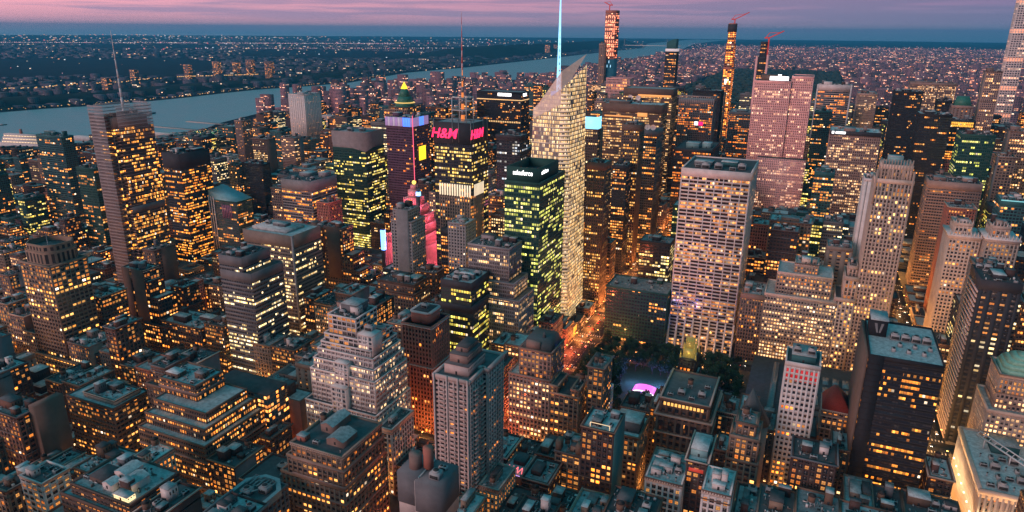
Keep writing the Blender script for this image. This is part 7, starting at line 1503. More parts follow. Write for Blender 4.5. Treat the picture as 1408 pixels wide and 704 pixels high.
r = HERO['low928']; x0,x1,y0,y1,h = r[:5]; t = H('low928', T(r,(h,0,0,0,0)), gear=-1, roof=1)
for a in ((x0+14,x0+32,y0+16,y0+34),(x0+36,x0+48,y0+24,y0+42)): hut(t, org(t), *a, h-1, 7, solid('teal_unit',(.22,.40,.42),.5,vary=.1), 2, 'roof_unit')
# white gridded tower
r = HERO['grace']; x0,x1,y0,y1,h = r[:5]; t = H('grace', T(r,(h,0,0,0,0)), gear=-1, roof=1, topband=8)
add(t, 'flared_base', W('trav'), lambda m: [m.poly([(x0-.4+i*8.35,y0-13,0),(x0+1.2+i*8.35,y0-13,0),(x0+1.2+i*8.35,y0-.6,34),(x0-.4+i*8.35,y0-.6,34),(x0-.4+i*8.35,y0,0),(x0+1.2+i*8.35,y0,0)], [(0,1,2,3),(0,3,4),(1,5,2)]) for i in range(9)])
for i,(dx,dy,k) in enumerate(((14,14,'air_handler'),(22,10,'cooling_tower'),(34,14,'cooling_tower'),(48,12,'air_handler'),(56,20,'cooling_tower'))): gadget(k, t, org(t), x0+dx, y0+dy, h-1, 1.5)
hut(t, org(t), x0+8,x0+26,y0+24,y0+40,h-1,4,W('grey'),3); hut(t, org(t), x0+34,x0+50,y0+30,y0+44,h-1,4.5,W('teal'),3)
r = HERO['pink']; x0,x1,y0,y1,h = r[:5]; xm = x0+(x1-x0)*.63; t = H('pink', [(x0,xm,y0,y1,0,h),(xm+.7,x1,y0+5,y1,0,h+8)], gear=-1, roof=1)  # no lamps on this slab; its pink glow is in the wall colour
add(t, 'roof_sign', [wht,blk], lambda m: (m.box(x0+22,x0+50,y0+1.5,y0+2.2,h+1,h+7), m.box(x0+34,x0+39,y0+1.5,y0+2.2,h+7,h+10), m.box(x0+14,x0+54,y0+2.4,y0+3,h-1,h+1,1))); hut(t, org(t), x0+8,x0+44,y0+14,y0+40,h-1,9,W('rock'),1)
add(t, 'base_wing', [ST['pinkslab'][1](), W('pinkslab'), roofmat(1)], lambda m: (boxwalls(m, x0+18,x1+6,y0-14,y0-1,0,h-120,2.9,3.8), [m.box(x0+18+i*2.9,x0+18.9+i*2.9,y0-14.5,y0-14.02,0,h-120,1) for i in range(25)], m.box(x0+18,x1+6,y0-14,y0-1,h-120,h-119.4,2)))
r = HERO['or1125']; x0,x1,y0,y1,h = r[:5]; t = H('or1125', T(r,(h,0,0,0,0)), gear=1, roof=1); add(t, 'white_frame', W('trav'), lambda m: (m.box(x0-1.5,x0+1.2,y0-1.5,y0-.5,0,h+1), m.box(x1-1.2,x1+1.5,y0-1.5,y0-.5,0,h+1), m.box(x0+1.2,x1-1.2,y0-1.5,y0-.5,h-10,h+1), m.box(x1+.3,x1+1.5,y0-.5,y1,h-10,h+1)))
r = HERO['grid1142']; x0,x1,y0,y1,h = r[:5]; t = H('grid1142', T(r,(h,0,0,0,0)), gear=1); add(t, 'roof_sign', [wht,W('dark')], lambda m: (m.box(x0-.5,x1+.5,y0-1,y0-.5,h-5,h+1,1), m.box(x0+2,x0+5,y0-1.4,y0-1.05,h-3.4,h+.2), m.box(x0+7,x0+20,y0-1.4,y0-1.05,h-3.2,h)))
# tall stone tower
r = HERO['r500']; x0,x1,y0,y1,h = r[:5]; t = H('r500', [(x0,x1,y0,y1,0,h-6),(x0+3.5,x1-2.6,y0+1.5,y1-2,h-7,h+7)], windows=100, gear=-1, roof=2)
add(t, 'crown_fins', W('stone'), lambda m: ([m.box(x0+3.5+i*2.35,x0+4.4+i*2.35,y0+.6,y0+1.6,h-26,h+12) for i in range(11)], m.box(x0+3.2,x0+4.8,y0+1,y1-2,h-7,h+9), m.box(x1-4.2,x1-2.4,y0+1,y1-2,h-7,h+9), [m.box(a,a+1.8,y0-.9,y0+3,h-30,h+2) for a in (x0-.4,x1-1.4)]))
hut(t, org(t), x0+8,x0+20,y0+8,y0+20,h+6,7,solid('teal_unit',(.22,.40,.42),.5,vary=.1),2)
r = HERO['r500low']; H('r500low', [(r[0]-6,r[1],r[2]+1,r[3],0,r[4]-26),(r[0],r[1],r[2]+2,r[3]-4,r[4]-27,r[4]-4),(r[0]+2,r[1]-2,r[2]+6,r[3]-8,r[4]-5,r[4]+6)], windows=80, gear=1)
r = HERO['stepR']; x0,x1,y0,y1,h = r[:5]; t = H('stepR', [(x0,x1,y0,y1,0,h),(x0+9,x1-6,y0+6,y1,h-1,h+22),(x0+24,x1-20,y0+13,y1-4,h+21,h+31)], windows=100, gear=3, roof=3)
r = HERO['whitegrid']; x0,x1,y0,y1,h = r[:5]; t = H('whitegrid', [(x0,x1,y0,y1,0,h)], windows=60, gear=-1, roof=1, topband=3); add(t, 'red_panels', solid('red_panel',(.45,.02,.03),.5,vary=.1,emit=(1,.03,.03),es=.25), lambda m: ([m.box(x0+.9+i*2.9,x0+2.6+i*2.9,y0-.35,y0-.1,h-13,h-3.2) for i in range(7)])); hut(t, org(t), x0+3,x1-3,y0+3,y1-3,h-1,5,W('teal'),3); gadget('cooling_tower', t, org(t), x0+6, y0+8, h+4.5, .9); gadget('cooling_tower', t, org(t), x1-6, y0+8, h+4.5, .9)
# black curtain-wall tower
r = HERO['hsbc']; x0,x1,y0,y1,h = r[:5]; t = H('hsbc', T(r,(h,0,0,0,0)), gear=-1, roof=3)
add(t, 'blank_bay', W('black'), lambda m: (m.box(x0-.3,x0+8,y0-.6,y0-.3,0,h), [m.box(x0-.3,x0+8,y0-.72,y0-.62,i*3.9,i*3.9+.5) for i in range(int(h/3.9))])); add(t, 'stone_edge', W('rock'), lambda m: m.box(x0-2.4,x0-.5,y0,y1,0,h-1))
add(t, 'logo_bulkhead', [W('black'), roofmat(3), solid('logo_white',(.16,.17,.18),.6,vary=0)], lambda m: (m.box(x0+1,x0+11,y0+34,y0+52,h-1,h+10), m.box(x0+.7,x0+11.3,y0+33.7,y0+52.3,h+10,h+10.5,1), m.poly([(x0+3.2,y0+33.9,h+8),(x0+4.8,y0+33.9,h+8),(x0+6,y0+33.9,h+1.5),(x0+5,y0+33.9,h+1.5)],[(0,1,2,3)],2), m.poly([(x0+8.8,y0+33.9,h+8),(x0+7.2,y0+33.9,h+8),(x0+6.4,y0+33.9,h+1.5),(x0+7.4,y0+33.9,h+1.5)],[(0,1,2,3)],2)))
for i in range(6): gadget('air_handler', t, org(t), x0+14+i*4.2, y0+14+(i%2)*9, h-1, .95, R(90))
for i in range(4): gadget('cooling_tower', t, org(t), x0+16+i*6, y0+34, h-1, 1.0)
# palazzo block and gold-crowned tower
r = HERO['palazzo']; x0,x1,y0,y1,h = r[:5]; t = H('palazzo', [(x0,x1,y0,y1,0,h-11),(x0+1.5,x1-1.5,y0+1.5,y1-1.5,h-11.5,h)], gear=-1, roof=1)
add(t, 'cornice', solid('trim_stone',(.36,.28,.24),.7,vary=.1), lambda m: (m.box(x0-2,x1+2,y0-2,y1+2,h-12.6,h-11.55), m.box(x0-1.2,x1+1.2,y0-1.2,y1+1.2,h-27,h-26), [m.box(*q,h+.12,h+.8) for q in ((x0+.6,x1-.6,y0+.6,y0+1.9),(x0+.6,x0+1.9,y0+1.9,y1-1),(x1-1.9,x1-.6,y0+1.9,y1-1))]))
add(t, 'lit_gallery', lightmat('gallery_glow',(1,.5,.12),1.2), lambda m: [m.box(x0+4+i*2.6,x0+5.7+i*2.6,y0+1.2-.35,y0+1.15,h-5,h-2.6) for i in range(11)])
def arch(m):
    for i in range(6):
        cx = x0+4+i*5.8; z = h-24
        P = [(cx-1.4,y0-.75,z),(cx+1.4,y0-.75,z),(cx+1.4,y0-.75,z+6)]+[(cx+1.4*math.cos(a),y0-.75,z+6+1.4*math.sin(a)) for a in (.6,1.1,1.57,2.04,2.5)]+[(cx-1.4,y0-.75,z+6)]
        m.poly(P, [tuple(range(len(P)))])
add(t, 'arched_window', GLM if False else solid('dark_glass',(.02,.022,.03),.1,vary=0,spec=.8), arch)
for dx,dy,k in ((7,9,'air_handler'),(14,14,'cooling_tower'),(22,9,'air_handler'),(28,16,'cooling_tower'),(18,26,'water_tank'),(30,30,'air_handler')): gadget(k, t, org(t), x0+dx, y0+dy, h-1)
r = HERO['radiator']; x0,x1,y0,y1,h = r[:5]; t = H('radiator', [(x0,x1,y0,y1,0,h),(x0+2.5,x1-2.5,y0+2,y1-3,h-1,h+14)], gear=-1)
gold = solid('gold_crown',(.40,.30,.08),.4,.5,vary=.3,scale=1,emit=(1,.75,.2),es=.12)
def goth(m):
    cx, c2 = (x0+x1)/2, (y0+y1)/2
    m.box(x0+4,x1-4,y0+4,y1-5,h+14,h+21); m.box(x0+5.4,x1-5.4,y0+6,y1-7,h+21,h+27)
    for a in (x0+2.6,x1-2.6):
        for b in (y0+2.4,y1-3.4): m.cyl(a,b,.9,h+13,h+20,.1,n=6)
    for a in (x0+4.4,x1-4.4):
        for b in (y0+4.4,y1-5.4): m.cyl(a,b,.8,h+20,h+27,.1,n=6)
    for i in range(4): m.cyl(x0+5.6+i*1.8,y0+5.6,.5,h+26,h+32,.1,n=5)
add(t, 'gothic_crown', gold, goth); lamp('crown_floodlight', (0,-14,h+16), (1,.8,.25), 1800, t)
add(t, 'black_pinnacle', W('black'), lambda m: [m.cyl(a,y0-.2,.8,h-8,h+6,.2,n=6) for a in (x0,x0+5,x0+11,x1)])
# near lofts
for key in ('f888','f940','f966','f826','f1008','f764','f800','f690','f720','flat1130'):
    r = HERO[key]; x0,x1,y0,y1,h = r[:5]; st = {'f1008':[(x0-1,x1+1,y0-1,y1,0,h-24),(x0,x1,y0,y1,h-25,h-8),(x0+3,x1-3,y0+4,y1-4,h-9,h)]}.get(key, [(x0,x1,y0,y1,0,h)])
    t = H(key, st, windows=70, gear={'f888':3,'f940':-1,'f966':1,'f826':-1,'f1008':2,'f764':2,'f800':4,'f690':-1,'f720':3,'flat1130':4}[key], roof=3 if key in ('f888','f940','f966') else None)
    if key == 'f940': hut(t, org(t), x0+1,x1-1,y0+6,y1-8,h-1,5,solid('teal_unit',(.22,.40,.42),.5,vary=.1),2,'glass_hut'); add(t, 'red_storey', lightmat('red_storey_glow',(.8,.08,.05),.35), lambda m: m.box(x0+1.5,x1-1.5,y0-.6,y0-.4,h-7.5,h-5.2))
    if key == 'f826': hut(t, org(t), x0+9,x1-1,y0+6,y1-8,h-1,8,W('grey'),2,'penthouse')
    if key == 'f690': 
        for i in range(4): add(t, 'neon_tube', lightmat('neon_pink',(1,.16,.18),1.8), lambda m: (m.bar((x0+1+i*3,y0+2,h+.4),(x0+2.5+i*3,y0+7,h+1.4),.28), m.bar((x0+2.5+i*3,y0+7,h+1.4),(x0+4+i*3,y0+2,h+.4),.28)))
        add(t, 'neon_edge', lightmat('neon_violet',(.7,.4,1),1.1), lambda m: m.box(x0,x1,y0-.7,y0-.45,h+.1,h+.5)); hut(t, org(t), x0+3,x1-2,y0+12,y1-2,h-1,3,W('brickdk'),1)
    if key == 'f764': add(t, 'corner_tower', W('tan'), lambda m: (m.box(x0,x0+3.4,y0,y0+6,h,h+7), m.box(x1-3.4,x1,y0,y0+6,h,h+7)))
    if key == 'f800': add(t, 'lit_roof_frame', lightmat('frame_glow',(1,.7,.4),.9), lambda m: [m.bar(a,b,.35) for a,b in (((x0+5,y0+1,h+3),(x1-3,y0+1,h+3)),((x0+5,y0+1,h),(x0+5,y0+1,h+3)),((x1-3,y0+1,h),(x1-3,y0+1,h+3)))]); add(t, 'teal_wall', W('teal'), lambda m: m.box(x1+.4,x1+.9,y0,y1,0,h))
    if key == 'f888': hut(t, org(t), x0+2,x0+9,y0+10,y0+18,h-1,3.4,solid('teal_unit',(.22,.40,.42),.5,vary=.1),3)
    if key == 'f1008': add(t, 'slate_cone', solid('slate',(.06,.075,.08),.6,vary=.3,scale=1), lambda m: m.prism(octo(x0+1,x1+4,y1+1,y1+17,4), h-14, h+10, octo((x0+x1)/2,(x0+x1)/2+.4,y1+8,y1+8.4,.1))); add(t, 'cone_base', W('pink'), lambda m: m.prism(octo(x0+1.5,x1+3.5,y1+1.5,y1+16.5,4), 0, h-14))
r = HERO['redroof']; x0,x1,y0,y1,h = r[:5]; t = H('redroof', T(r,(h,0,0,0,0)), windows=60, gear=-1)
add(t, 'red_tile_roof', solid('red_tiles',(.30,.05,.035),.7,vary=.3,scale=1.2), lambda m: m.prism([(x0-.6,y0-.6),(x1+.6,y0-.6),(x1+.6,y1+.6),(x0-.6,y1+.6)],h+.1,h+13,[(x0+6,y0+9),(x0+8,y0+9),(x0+8,y1-9),(x0+6,y1-9)]))
r = HERO['dome']; x0,x1,y0,y1,h = r[:5]; t = H('dome', [(x0-4,x1+20,y0-6,y1+4,0,h-34),(x0,x1+16,y0,y1,h-35,h-8)], windows=60, gear=-1)
def dm(m):
    a, b = (x0+x1+16)/2, (y0+y1)/2; W2, D2 = (x1+14-x0)/2, (y1-y0)/2-1
    for i in range(5):
        f0, f1 = math.cos(i*.28), math.cos((i+1)*.28); z0, z1 = h-9+14*math.sin(i*.28), h-9+14*math.sin((i+1)*.28); m.prism(octo(a-W2*f0,a+W2*f0,b-D2*f0,b+D2*f0,4*f0), z0, z1, octo(a-W2*f1,a+W2*f1,b-D2*f1,b+D2*f1,4*f1))
add(t, 'copper_dome', solid('copper_pale',(.18,.42,.34),.5,vary=.25,scale=.5), dm)
# floodlit fluted block
r = HERO['flood']; x0,x1,y0,y1,h = r[:5]; t = H('flood', [(x0,x1+30,y0,y1+20,0,h)], gear=-1, roof=3)
def flutes(m):
    for i in range(26):
        y = y0+i*3.1; m.cyl(x0-.6,y,.75,0,h-2,n=10)
    for i in range(24): m.cyl(x0+i*3.1,y0-.6,.75,0,h-2,n=10)
    [m.box(*q,h-3,h-.2) for q in ((x0-1.9,x1+31,y0-1.9,y0-.4),(x0-1.9,x0-.4,y0-.4,y1+21))]
add(t, 'fluted_columns', solid('pale_stone',(.55,.47,.40),.7,vary=.15), flutes)
for i in range(7): add(t, 'cornice_floodlight', lightmat('flood_glow',(1,.75,.45),4.0), lambda m: m.box(x0-2.6,x0-1.9,y0+4+i*11,y0+5.4+i*11,h-22,h-21.4)); lamp('floodlight_beam', (x0-4-org(t)[0],y0+5+i*11-org(t)[1],h-22), (1,.72,.42), 20000, t, .5)
for i in range(3): lamp('floodlight_beam', (x0+6+i*14-org(t)[0],y0-5-org(t)[1],h-24), (1,.70,.38), 22000, t, .5)
for i in range(24): gadget(('air_handler','cooling_tower','vent_pipe','air_handler')[i%4], t, org(t), x0+6+(i%6)*6.4, y0+7+(i//6)*12, h-1, 1.1, R(90)*(i%2))
hut(t, org(t), x0+14,x0+30,y0+52,y0+66,h-1,7,W('teal'),3)
add(t, 'white_roof_truss', solid('truss_white',(.62,.64,.66),.5,vary=0), lambda m: ([m.bar((x0+6,y0+62,h+6),(x0+44,y0+6,h+6),1.0), m.bar((x0+8,y0+63.5,h+8),(x0+46,y0+7.5,h+8),.8)], [m.bar((x0+6+i*2.7,y0+62-i*4,h+6),(x0+8+i*2.7,y0+63.5-i*4,h+8),.4) for i in range(15)], [m.bar((x0+10+i*12,y0+56-i*17.7,h-1),(x0+10+i*12,y0+56-i*17.7,h+6),.6) for i in range(3)]))
# far skyscrapers
craneR = solid('crane_red',(.40,.05,.04),.5,vary=0,emit=(1,.08,.06),es=.25)
def crane(t, x, y, z, hgt, dx, L, name='tower_crane'):
    add(t, name, craneR, lambda m: (m.bar((x,y,z),(x,y,z+hgt),2.2), m.bar((x,y,z+hgt),(x+dx*L,y,z+hgt+L*.5),1.6), m.bar((x,y,z+hgt),(x-dx*9,y,z+hgt),2.2), m.bar((x-dx*7,y,z+hgt),(x,y,z+hgt+10),1.0), m.bar((x,y,z+hgt+10),(x+dx*L*.8,y,z+hgt+L*.4),.7)))
r = HERO['cpt']; x0,x1,y0,y1,h = r[:5]; t = H('cpt', [(x0-6,x1,y0,y1,0,h-130),(x0,x1,y0,y1,h-131,h)], gear=-1, topband=8)
add(t, 'blue_netting', solid('netting_blue',(.03,.16,.24),.6,vary=.3,scale=.1), lambda m: m.box(x0-7,x1+1,y0-1,y1+1,20,h-132)); add(t, 'netting_lamps', lightmat('lamp_blue',(.4,.75,1),1.5), lambda m: [m.box(x0-4+i*5,x0-2.6+i*5,y0-1.5,y0-1.1,h-143-12*(i%2),h-136-12*(i%2)) for i in range(6)])
add(t, 'construction_lamps', lightmat('lamp_redorange',(1,.35,.2),2.2), lambda m: [m.box(x0+2+(i%5)*6,x0+3.6+(i%5)*6,y0-1.1,y0-.6,h-120+(i//5)*11,h-114+(i//5)*11) for i in range(50)]); crane(t, x0+8, y0+10, h, 14, -1, 16)
r = HERO['t57']; x0,x1,y0,y1,h = r[:5]; t = H('t57', [(x0,x1,y0,y1,0,h-110),(x0+1,x1-1,y0,y1-10,h-111,h-50),(x0+3,x1-2,y0,y1-20,h-51,h)], gear=-1); crane(t, x1-6, y0+8, h-4, 14, 1, 34)
add(t, 'dark_hoist_cage', W('dark'), lambda m: m.box(x0+1,x1+1,y0-2,y0+12,h-22,h-2)); add(t, 'hoist_lamp', lightmat('lamp_white2',(.8,.95,1),2.5), lambda m: m.box(x0+6,x0+11,y0-2,y0-1.5,h-150,h-140))
r = HERO['one57']; x0,x1,y0,y1,h = r[:5]; t = H('one57', [(x0,x1,y0,y1,0,h-14)], gear=-1)
add(t, 'curved_crown', W('teal'), lambda m: [m.box(x0+2+i*2.3,x0+4.3+i*2.3,y0,y1,h-15,h+4+12*math.sin(.3+i*.13)) for i in range(11)]); add(t, 'pale_band', lightmat('band_pale',(.85,.72,.75),.5), lambda m: m.box(x0-1,x1+1,y0-1,y1,h-17,h-10))
r = HERO['moma']; x0,x1,y0,y1,h = r[:5]; t = H('moma', [(x0-4,x1+4,y0,y1,0,h-60),(x0,x1,y0,y1-20,h-61,h),(x0+2,x1-3,y0+2,y1-30,h-1,h+30)], gear=-1); crane(t, x1-1, y0+6, h-20, 58, 1, 28); add(t, 'pale_hoist', W('pinkslab'), lambda m: (m.box(x0-5,x0-1,y0-1,y0+6,0,h), m.box(x1-1,x1+3,y0-1.4,y0+6,0,h+4)))
r = HERO['park432']; x0,x1,y0,y1,h = r[:5]; t = H('park432', [(x0,x0+29,y0,y0+29,0,h+50)], gear=-1)
add(t, 'open_floor_glow', lightmat('floor_orange',(1,.36,.20),1.1), lambda m: [m.box(x0-.3,x0+29.3,y0-.3,y0+29.3,z,z+8) for z in (98,155,212,270,328,386)])
H('pkgr1310', T(HERO['pkgr1310'],(HERO['pkgr1310'][4]-6,0,0,0,0)), gear=-1); r = HERO['pkgr1310']
t = [o for o in COL.objects if o.get('label') == r[8]][0]; add(t, 'green_hip_roof', cop, lambda m: m.prism([(r[0]+3,r[2]+2),(r[1]-3,r[2]+2),(r[1]-3,r[3]-2),(r[0]+3,r[3]-2)],r[4]-7,r[4]+9,[(r[0]+7,r[2]+10),(r[1]-7,r[2]+10),(r[1]-7,r[3]-10),(r[0]+7,r[3]-10)]))
for key in ('crown1307','crown1350'):
    r = HERO[key]; x0,x1,y0,y1,h = r[:5]; t = H(key, [(x0,x1,y0,y1,0,h-4),(x0+4,x1-8,y0+6,y1-4,h-5,h+8)], windows=70, gear=3)
    add(t, 'white_cornice', W('white'), lambda m: (m.box(x0-1.6,x1+1.6,y0-1.6,y1+1.6,h-4.4,h-2.8), [m.cyl(x0+i*(x1-x0)/9,y0-.8,.7,h-3,h+2.4,.1,n=6) for i in range(10)], [m.cyl(x0+4+i*(x1-x0-12)/5,y0+5.4,.6,h+8,h+12,.1,n=6) for i in range(6)]))
r = HERO['or1305']; t = H('or1305', T(r,(r[4],0,0,0,0)), gear=1); add(t, 'golden_band', lightmat('band_gold',(1,.5,.06),1.2), lambda m: [m.box(r[0]+i*2.6,r[0]+2+i*2.6,r[2]-.7,r[2]-.4,r[4]-10+j*4.5,r[4]-7+j*4.5) for i in range(14) for j in range(2)])
r = HERO['teal1378']; t = H('teal1378', T(r,(r[4],0,0,0,0)), gear=4, roof=3); add(t, 'lit_roof_rim', lightmat('rim_teal',(.25,.7,.75),.7), lambda m: m.box(r[0]-.9,r[1]+.9,r[2]-.9,r[2]-.5,r[4]-.6,r[4]+.4))
r = HERO['darkwin']; t = H('darkwin', T(r,(r[4],0,0,0,0)), windows=90, gear=4, roof=1)
add(t, 'pale_fins', W('concrete'), lambda m: [m.box(r[0]-1.3,r[0]-.4,r[2]+.5,r[3],2+i*4.1,3.4+i*4.1) for i in range(int((r[4]-8)/4.1))])
r = HERO['rockT']; H('rockT', T(r,(r[4],0,0,0,0)), gear=-1, style='rocktop')
for key in HERO:
    if key not in done:
        r = HERO[key]; near = r[2] < 760; H(key, T(r,(r[4],0,0,0,0)), windows=50 if near and r[5] in LITP else 0)
# pink floodlit pinnacle with a globe, and the lit signs of the theatre district
px_, py_ = -507, 758
t = empty('office_building', (px_,py_,0)); tag(t, 'stepped pinnacle building floodlit hot pink with a yellow globe on top', 'office building')
def para(m):
    for z0,z1,a in ((0,60,32),(60,72,27),(72,84,22.5),(84,96,18.5),(96,108,14.5),(108,118,10),(118,128,6),(128,134,3.5)): m.box(px_-a,px_+a,py_-a,py_+a,z0,z1)
add(t, 'stepped_tower', solid('pale_pink_stone',(.62,.30,.32),.7,vary=.2,scale=.3), para)
add(t, 'pilasters', solid('pale_pink_stone',(.62,.30,.32),.7,vary=.2,scale=.3), lambda m: [(m.box(px_-a+i*3,px_-a+1+i*3,py_-a-.8,py_-a-.01,z0,z1+1), m.box(px_+a+.01,px_+a+.8,py_-a+i*3,py_-a+1+i*3,z0,z1+1)) for z0,z1,a in ((0,60,32),(60,72,27),(72,84,22.5),(84,96,18.5),(96,108,14.5),(108,118,10)) for i in range(int(2*a/3))])
add(t, 'globe', lightmat('globe_yellow',(1,.6,.1),2.2), lambda m: [m.cyl(px_,py_,2.6*math.cos(-1.4+i*.35),137+2.6*math.sin(-1.4+i*.35),137+2.6*math.sin(-1.4+(i+1)*.35),2.6*math.cos(-1.4+(i+1)*.35),n=12) for i in range(8)])
add(t, 'clock_glow', lightmat('clock_orange',(1,.3,.04),1.4), lambda m: [m.box(px_-a*.25,px_+a*.25,py_-a-1.1,py_-a-.85,z0+2,z1-2) for z0,z1,a in ((84,96,18.5),(108,118,10),(72,84,22.5))])
for x,y,z in ((-10,-42,62),(10,-42,62),(42,-10,62),(42,12,62),(-16,-30,86),(24,-24,88),(22,0,90),(0,-22,110),(16,-12,112),(0,-44,30),(40,0,30),(30,-34,40)): lamp('pink_floodlight', (x,y,z), (1,.17,.27), 30000, t, 1)
SC = [('pink panel',(1,.12,.30),-428,820,35,10,12,24),('white panel',(1,.9,.88),-440,790,30,8,10,16),('red panel',(1,.05,.1),-424,870,60,12,12,20),('blue panel',(.1,.25,1),-452,905,90,10,14,20),('magenta panel',(1,.1,.55),-400,800,70,9,12,26),('cyan panel',(.2,.7,1),-418,930,110,9,14,18),('white column panel',(1,.85,.8),-376,770,60,6,30,10),('pink column panel',(1,.25,.4),-366,776,95,6,26,10),('orange column panel',(1,.4,.1),-372,790,125,6,22,10),('violet panel',(.5,.2,1),-520,880,60,10,12,18),('rose panel',(1,.3,.4),-505,830,50,10,16,20),('blue column panel',(.15,.35,1),-520,700,60,5,26,6),('star panel',(.2,.5,1),-492,742,124,5,5,5)]
for nm,c,x,y,z,w_,h_,d in SC:
    t = empty('billboard', (x,y,0)); tag(t, f'glowing {nm} among the theatre district towers', 'billboard', 'lit billboards of the theatre district')
    m = MB((x,y,0)); m.box(x-w_/2,x+w_/2,y-.6,y,z,z+h_); m.box(x+w_/2-.6,x+w_/2,y,y+d*.6,z,z+h_); m.build('screen_panel', lightmat('screen_'+nm.replace(' ','_'), c, 3.2), t)
    m = MB((x,y,0)); m.box(x-w_/2-.4,x+w_/2-.7,y+.02,y+d*.6,0,z+h_+1); m.build('support_block', W('dark'), t)
for x,y,z,c,p in ((-497,900,20,(1,.2,.35),90000),(-497,980,25,(1,.25,.3),90000),(-480,840,18,(1,.3,.4),60000),(-405,760,30,(1,.15,.3),30000),(-400,820,90,(1,.2,.35),25000),(-540,800,60,(.3,.3,1),20000)):
    t = [o for o in COL.objects if o.name.startswith('billboard')][0]; lamp('screen_spill', (x-t.location.x,y-t.location.y,z), c, p, t, 3)
# ---------------------------------------------------------------- the other buildings, block by block
GRP = {'office_tower':'office towers filling the blocks','office_building':'office blocks between the towers','loft_building':'lofts on the near blocks','apartment_building':'apartment blocks of the west side','low_building':'low buildings between the taller blocks'}
for i, line in enumerate(FILL.split('\n')):
    a = line.split(); x0,x1,y0,y1,h = map(float, a[:5]); st = FSTY[int(a[5])]; kn = KN[int(a[6])]; fe = int(a[7]); area = int(a[8])
    v, ri, ra, rb = map(int, a[9:13]); S_ = FADJ[int(a[5])]+' '+{'office_tower':'tower','office_building':'office block','loft_building':'loft block','apartment_building':'apartment block','low_building':'low block'}[kn]; rr = ['left of','right of','behind','in front of'][ri]+' the '+FREF[ra]
    lab = [f'{S_} with {FFE[fe]} {rr}',f'{S_} with {FFE[fe]} between the {FREF[ra]} and the {FREF[rb]}',f'narrower {S_} {rr}, with {FFE[fe]}',f'lower {S_} {rr}, with {FFE[fe]}',f'half hidden {S_} {rr}, with {FFE[fe]}',f'small distant {S_} {rr}, with {FFE[fe]}',f'{S_} {rr}'][v]
    det = 2 if area > 500 else (1 if area > 90 else 0)
    lv = [(x0,x1,y0,y1,0,h)]; q = random.Random(i)
    if fe == 6 and x1-x0 > 12: k = q.uniform(.6,.85); i1, i2 = q.uniform(1.5,4), q.uniform(1.5,4); lv = [(x0,x1,y0,y1,0,h*k),(x0+i1,x1-i2,y0+i1,y1-i2,h*k-1,h)]
    building(kn, kn.replace('_',' '), lab, lv, st, GRP[kn], det, seed=i*7+3, gear=fe, windows=60 if area > 900 and y0 < 640 and st in LITP else 0)
# ---------------------------------------------------------------- trees of the park
leafm = solid('foliage', (.035,.055,.022), .9, vary=.5, scale=.6); bark = solid('bark', (.08,.06,.045), .9, vary=.3, scale=2)
def crown_mesh(seed):
    q = random.Random(seed); m = MB()
    for c in range(26):
        a, e = q.uniform(0,6.28), q.uniform(-.5,1.4); rr = q.uniform(1.2,4.2); cx, cy_, cz = rr*math.cos(a)*math.cos(e), rr*math.sin(a)*math.cos(e), 9+rr*.9*math.sin(e)+q.uniform(-.5,1.5)
        for k in range(20):
            p = Vector((cx,cy_,cz))+Vector((q.gauss(0,.75),q.gauss(0,.75),q.gauss(0,.6))); u = Vector((q.gauss(0,1),q.gauss(0,1),q.gauss(0,.6))).normalized()*.5; v = u.orthogonal().normalized()*.42
            m.poly([tuple(p-u-v),tuple(p+u-v),tuple(p+u+v),tuple(p-u+v)], [(0,1,2,3)])
    return m
def tree_proto(seed):
    q = random.Random(seed); r = empty('plane_tree'); m = MB(); m.cyl(0,0,.34,0,4.5,.24,n=7)
    for k in range(6): a = k*1.05+q.uniform(-.2,.2); m.bar((0,0,4.3),(2.6*math.cos(a),2.6*math.sin(a),8+q.uniform(-.6,1)),.2)
    m.build('trunk', bark, r); crown_mesh(seed).build('crown', leafm, r); return r
protos = [tree_proto(s) for s in range(5)]
def copy_tree(o, parent=None):
    c = o.copy(); COL.objects.link(c); c.parent = parent
    for ch in o.children: copy_tree(ch, c)
    return c
q = random.Random(21); nT = 0; used_p = set()
spots = []
for i in range(17):
    for j, y in enumerate((528,537,546,556,565,624,634,642,650,658,667)): spots.append((-216+i*8.4+q.uniform(-1.5,1.5), y+q.uniform(-1.5,1.5)))
for i in range(6):
    for j in range(6):
        for x0_ in (-206,-134): spots.append((x0_+i*(5 if x0_ < -150 else 7)+q.uniform(-2,2), 574+j*8.5+q.uniform(-2,2)))
for j in range(8):
    for x in (-219,-211,-101,-92,-83,-75): spots.append((x+q.uniform(-1,1), 556+j*10+q.uniform(-1,1)))
wh_t = lambda x, y: ('on the street side of the park, row nearest the gold crowned tower' if y < 533 else 'in the middle row on the near side of the park' if y < 542 else 'in the inner row on the near side of the lawn' if y < 550 else 'along the avenue end of the lawn' if y < 640 and x < -150 else 'along the library end of the lawn' if y < 640 else 'in the inner row on the far side of the lawn' if y < 653 else 'in the middle row on the far side of the park' if y < 662 else 'in the outermost far row before the white gridded tower')
spots = [s for s in spots if q.random() > .24 and not (560 < s[1] < 600 and -174 < s[0] < -134)]
for x, y in spots:
    k = q.randrange(5); o = protos[k] if k not in used_p else copy_tree(protos[k]); used_p.add(k)
    o.location = (x,y,.15); o.rotation_euler = (0,0,q.uniform(0,6.28)); s = q.uniform(.85,1.3); o.scale = (s,s,s*q.uniform(.9,1.1))
    lab = 'dark leafy tree '+wh_t(x,y)
    tag(o, lab, 'tree', 'park trees: '+wh_t(x,y)[:40])
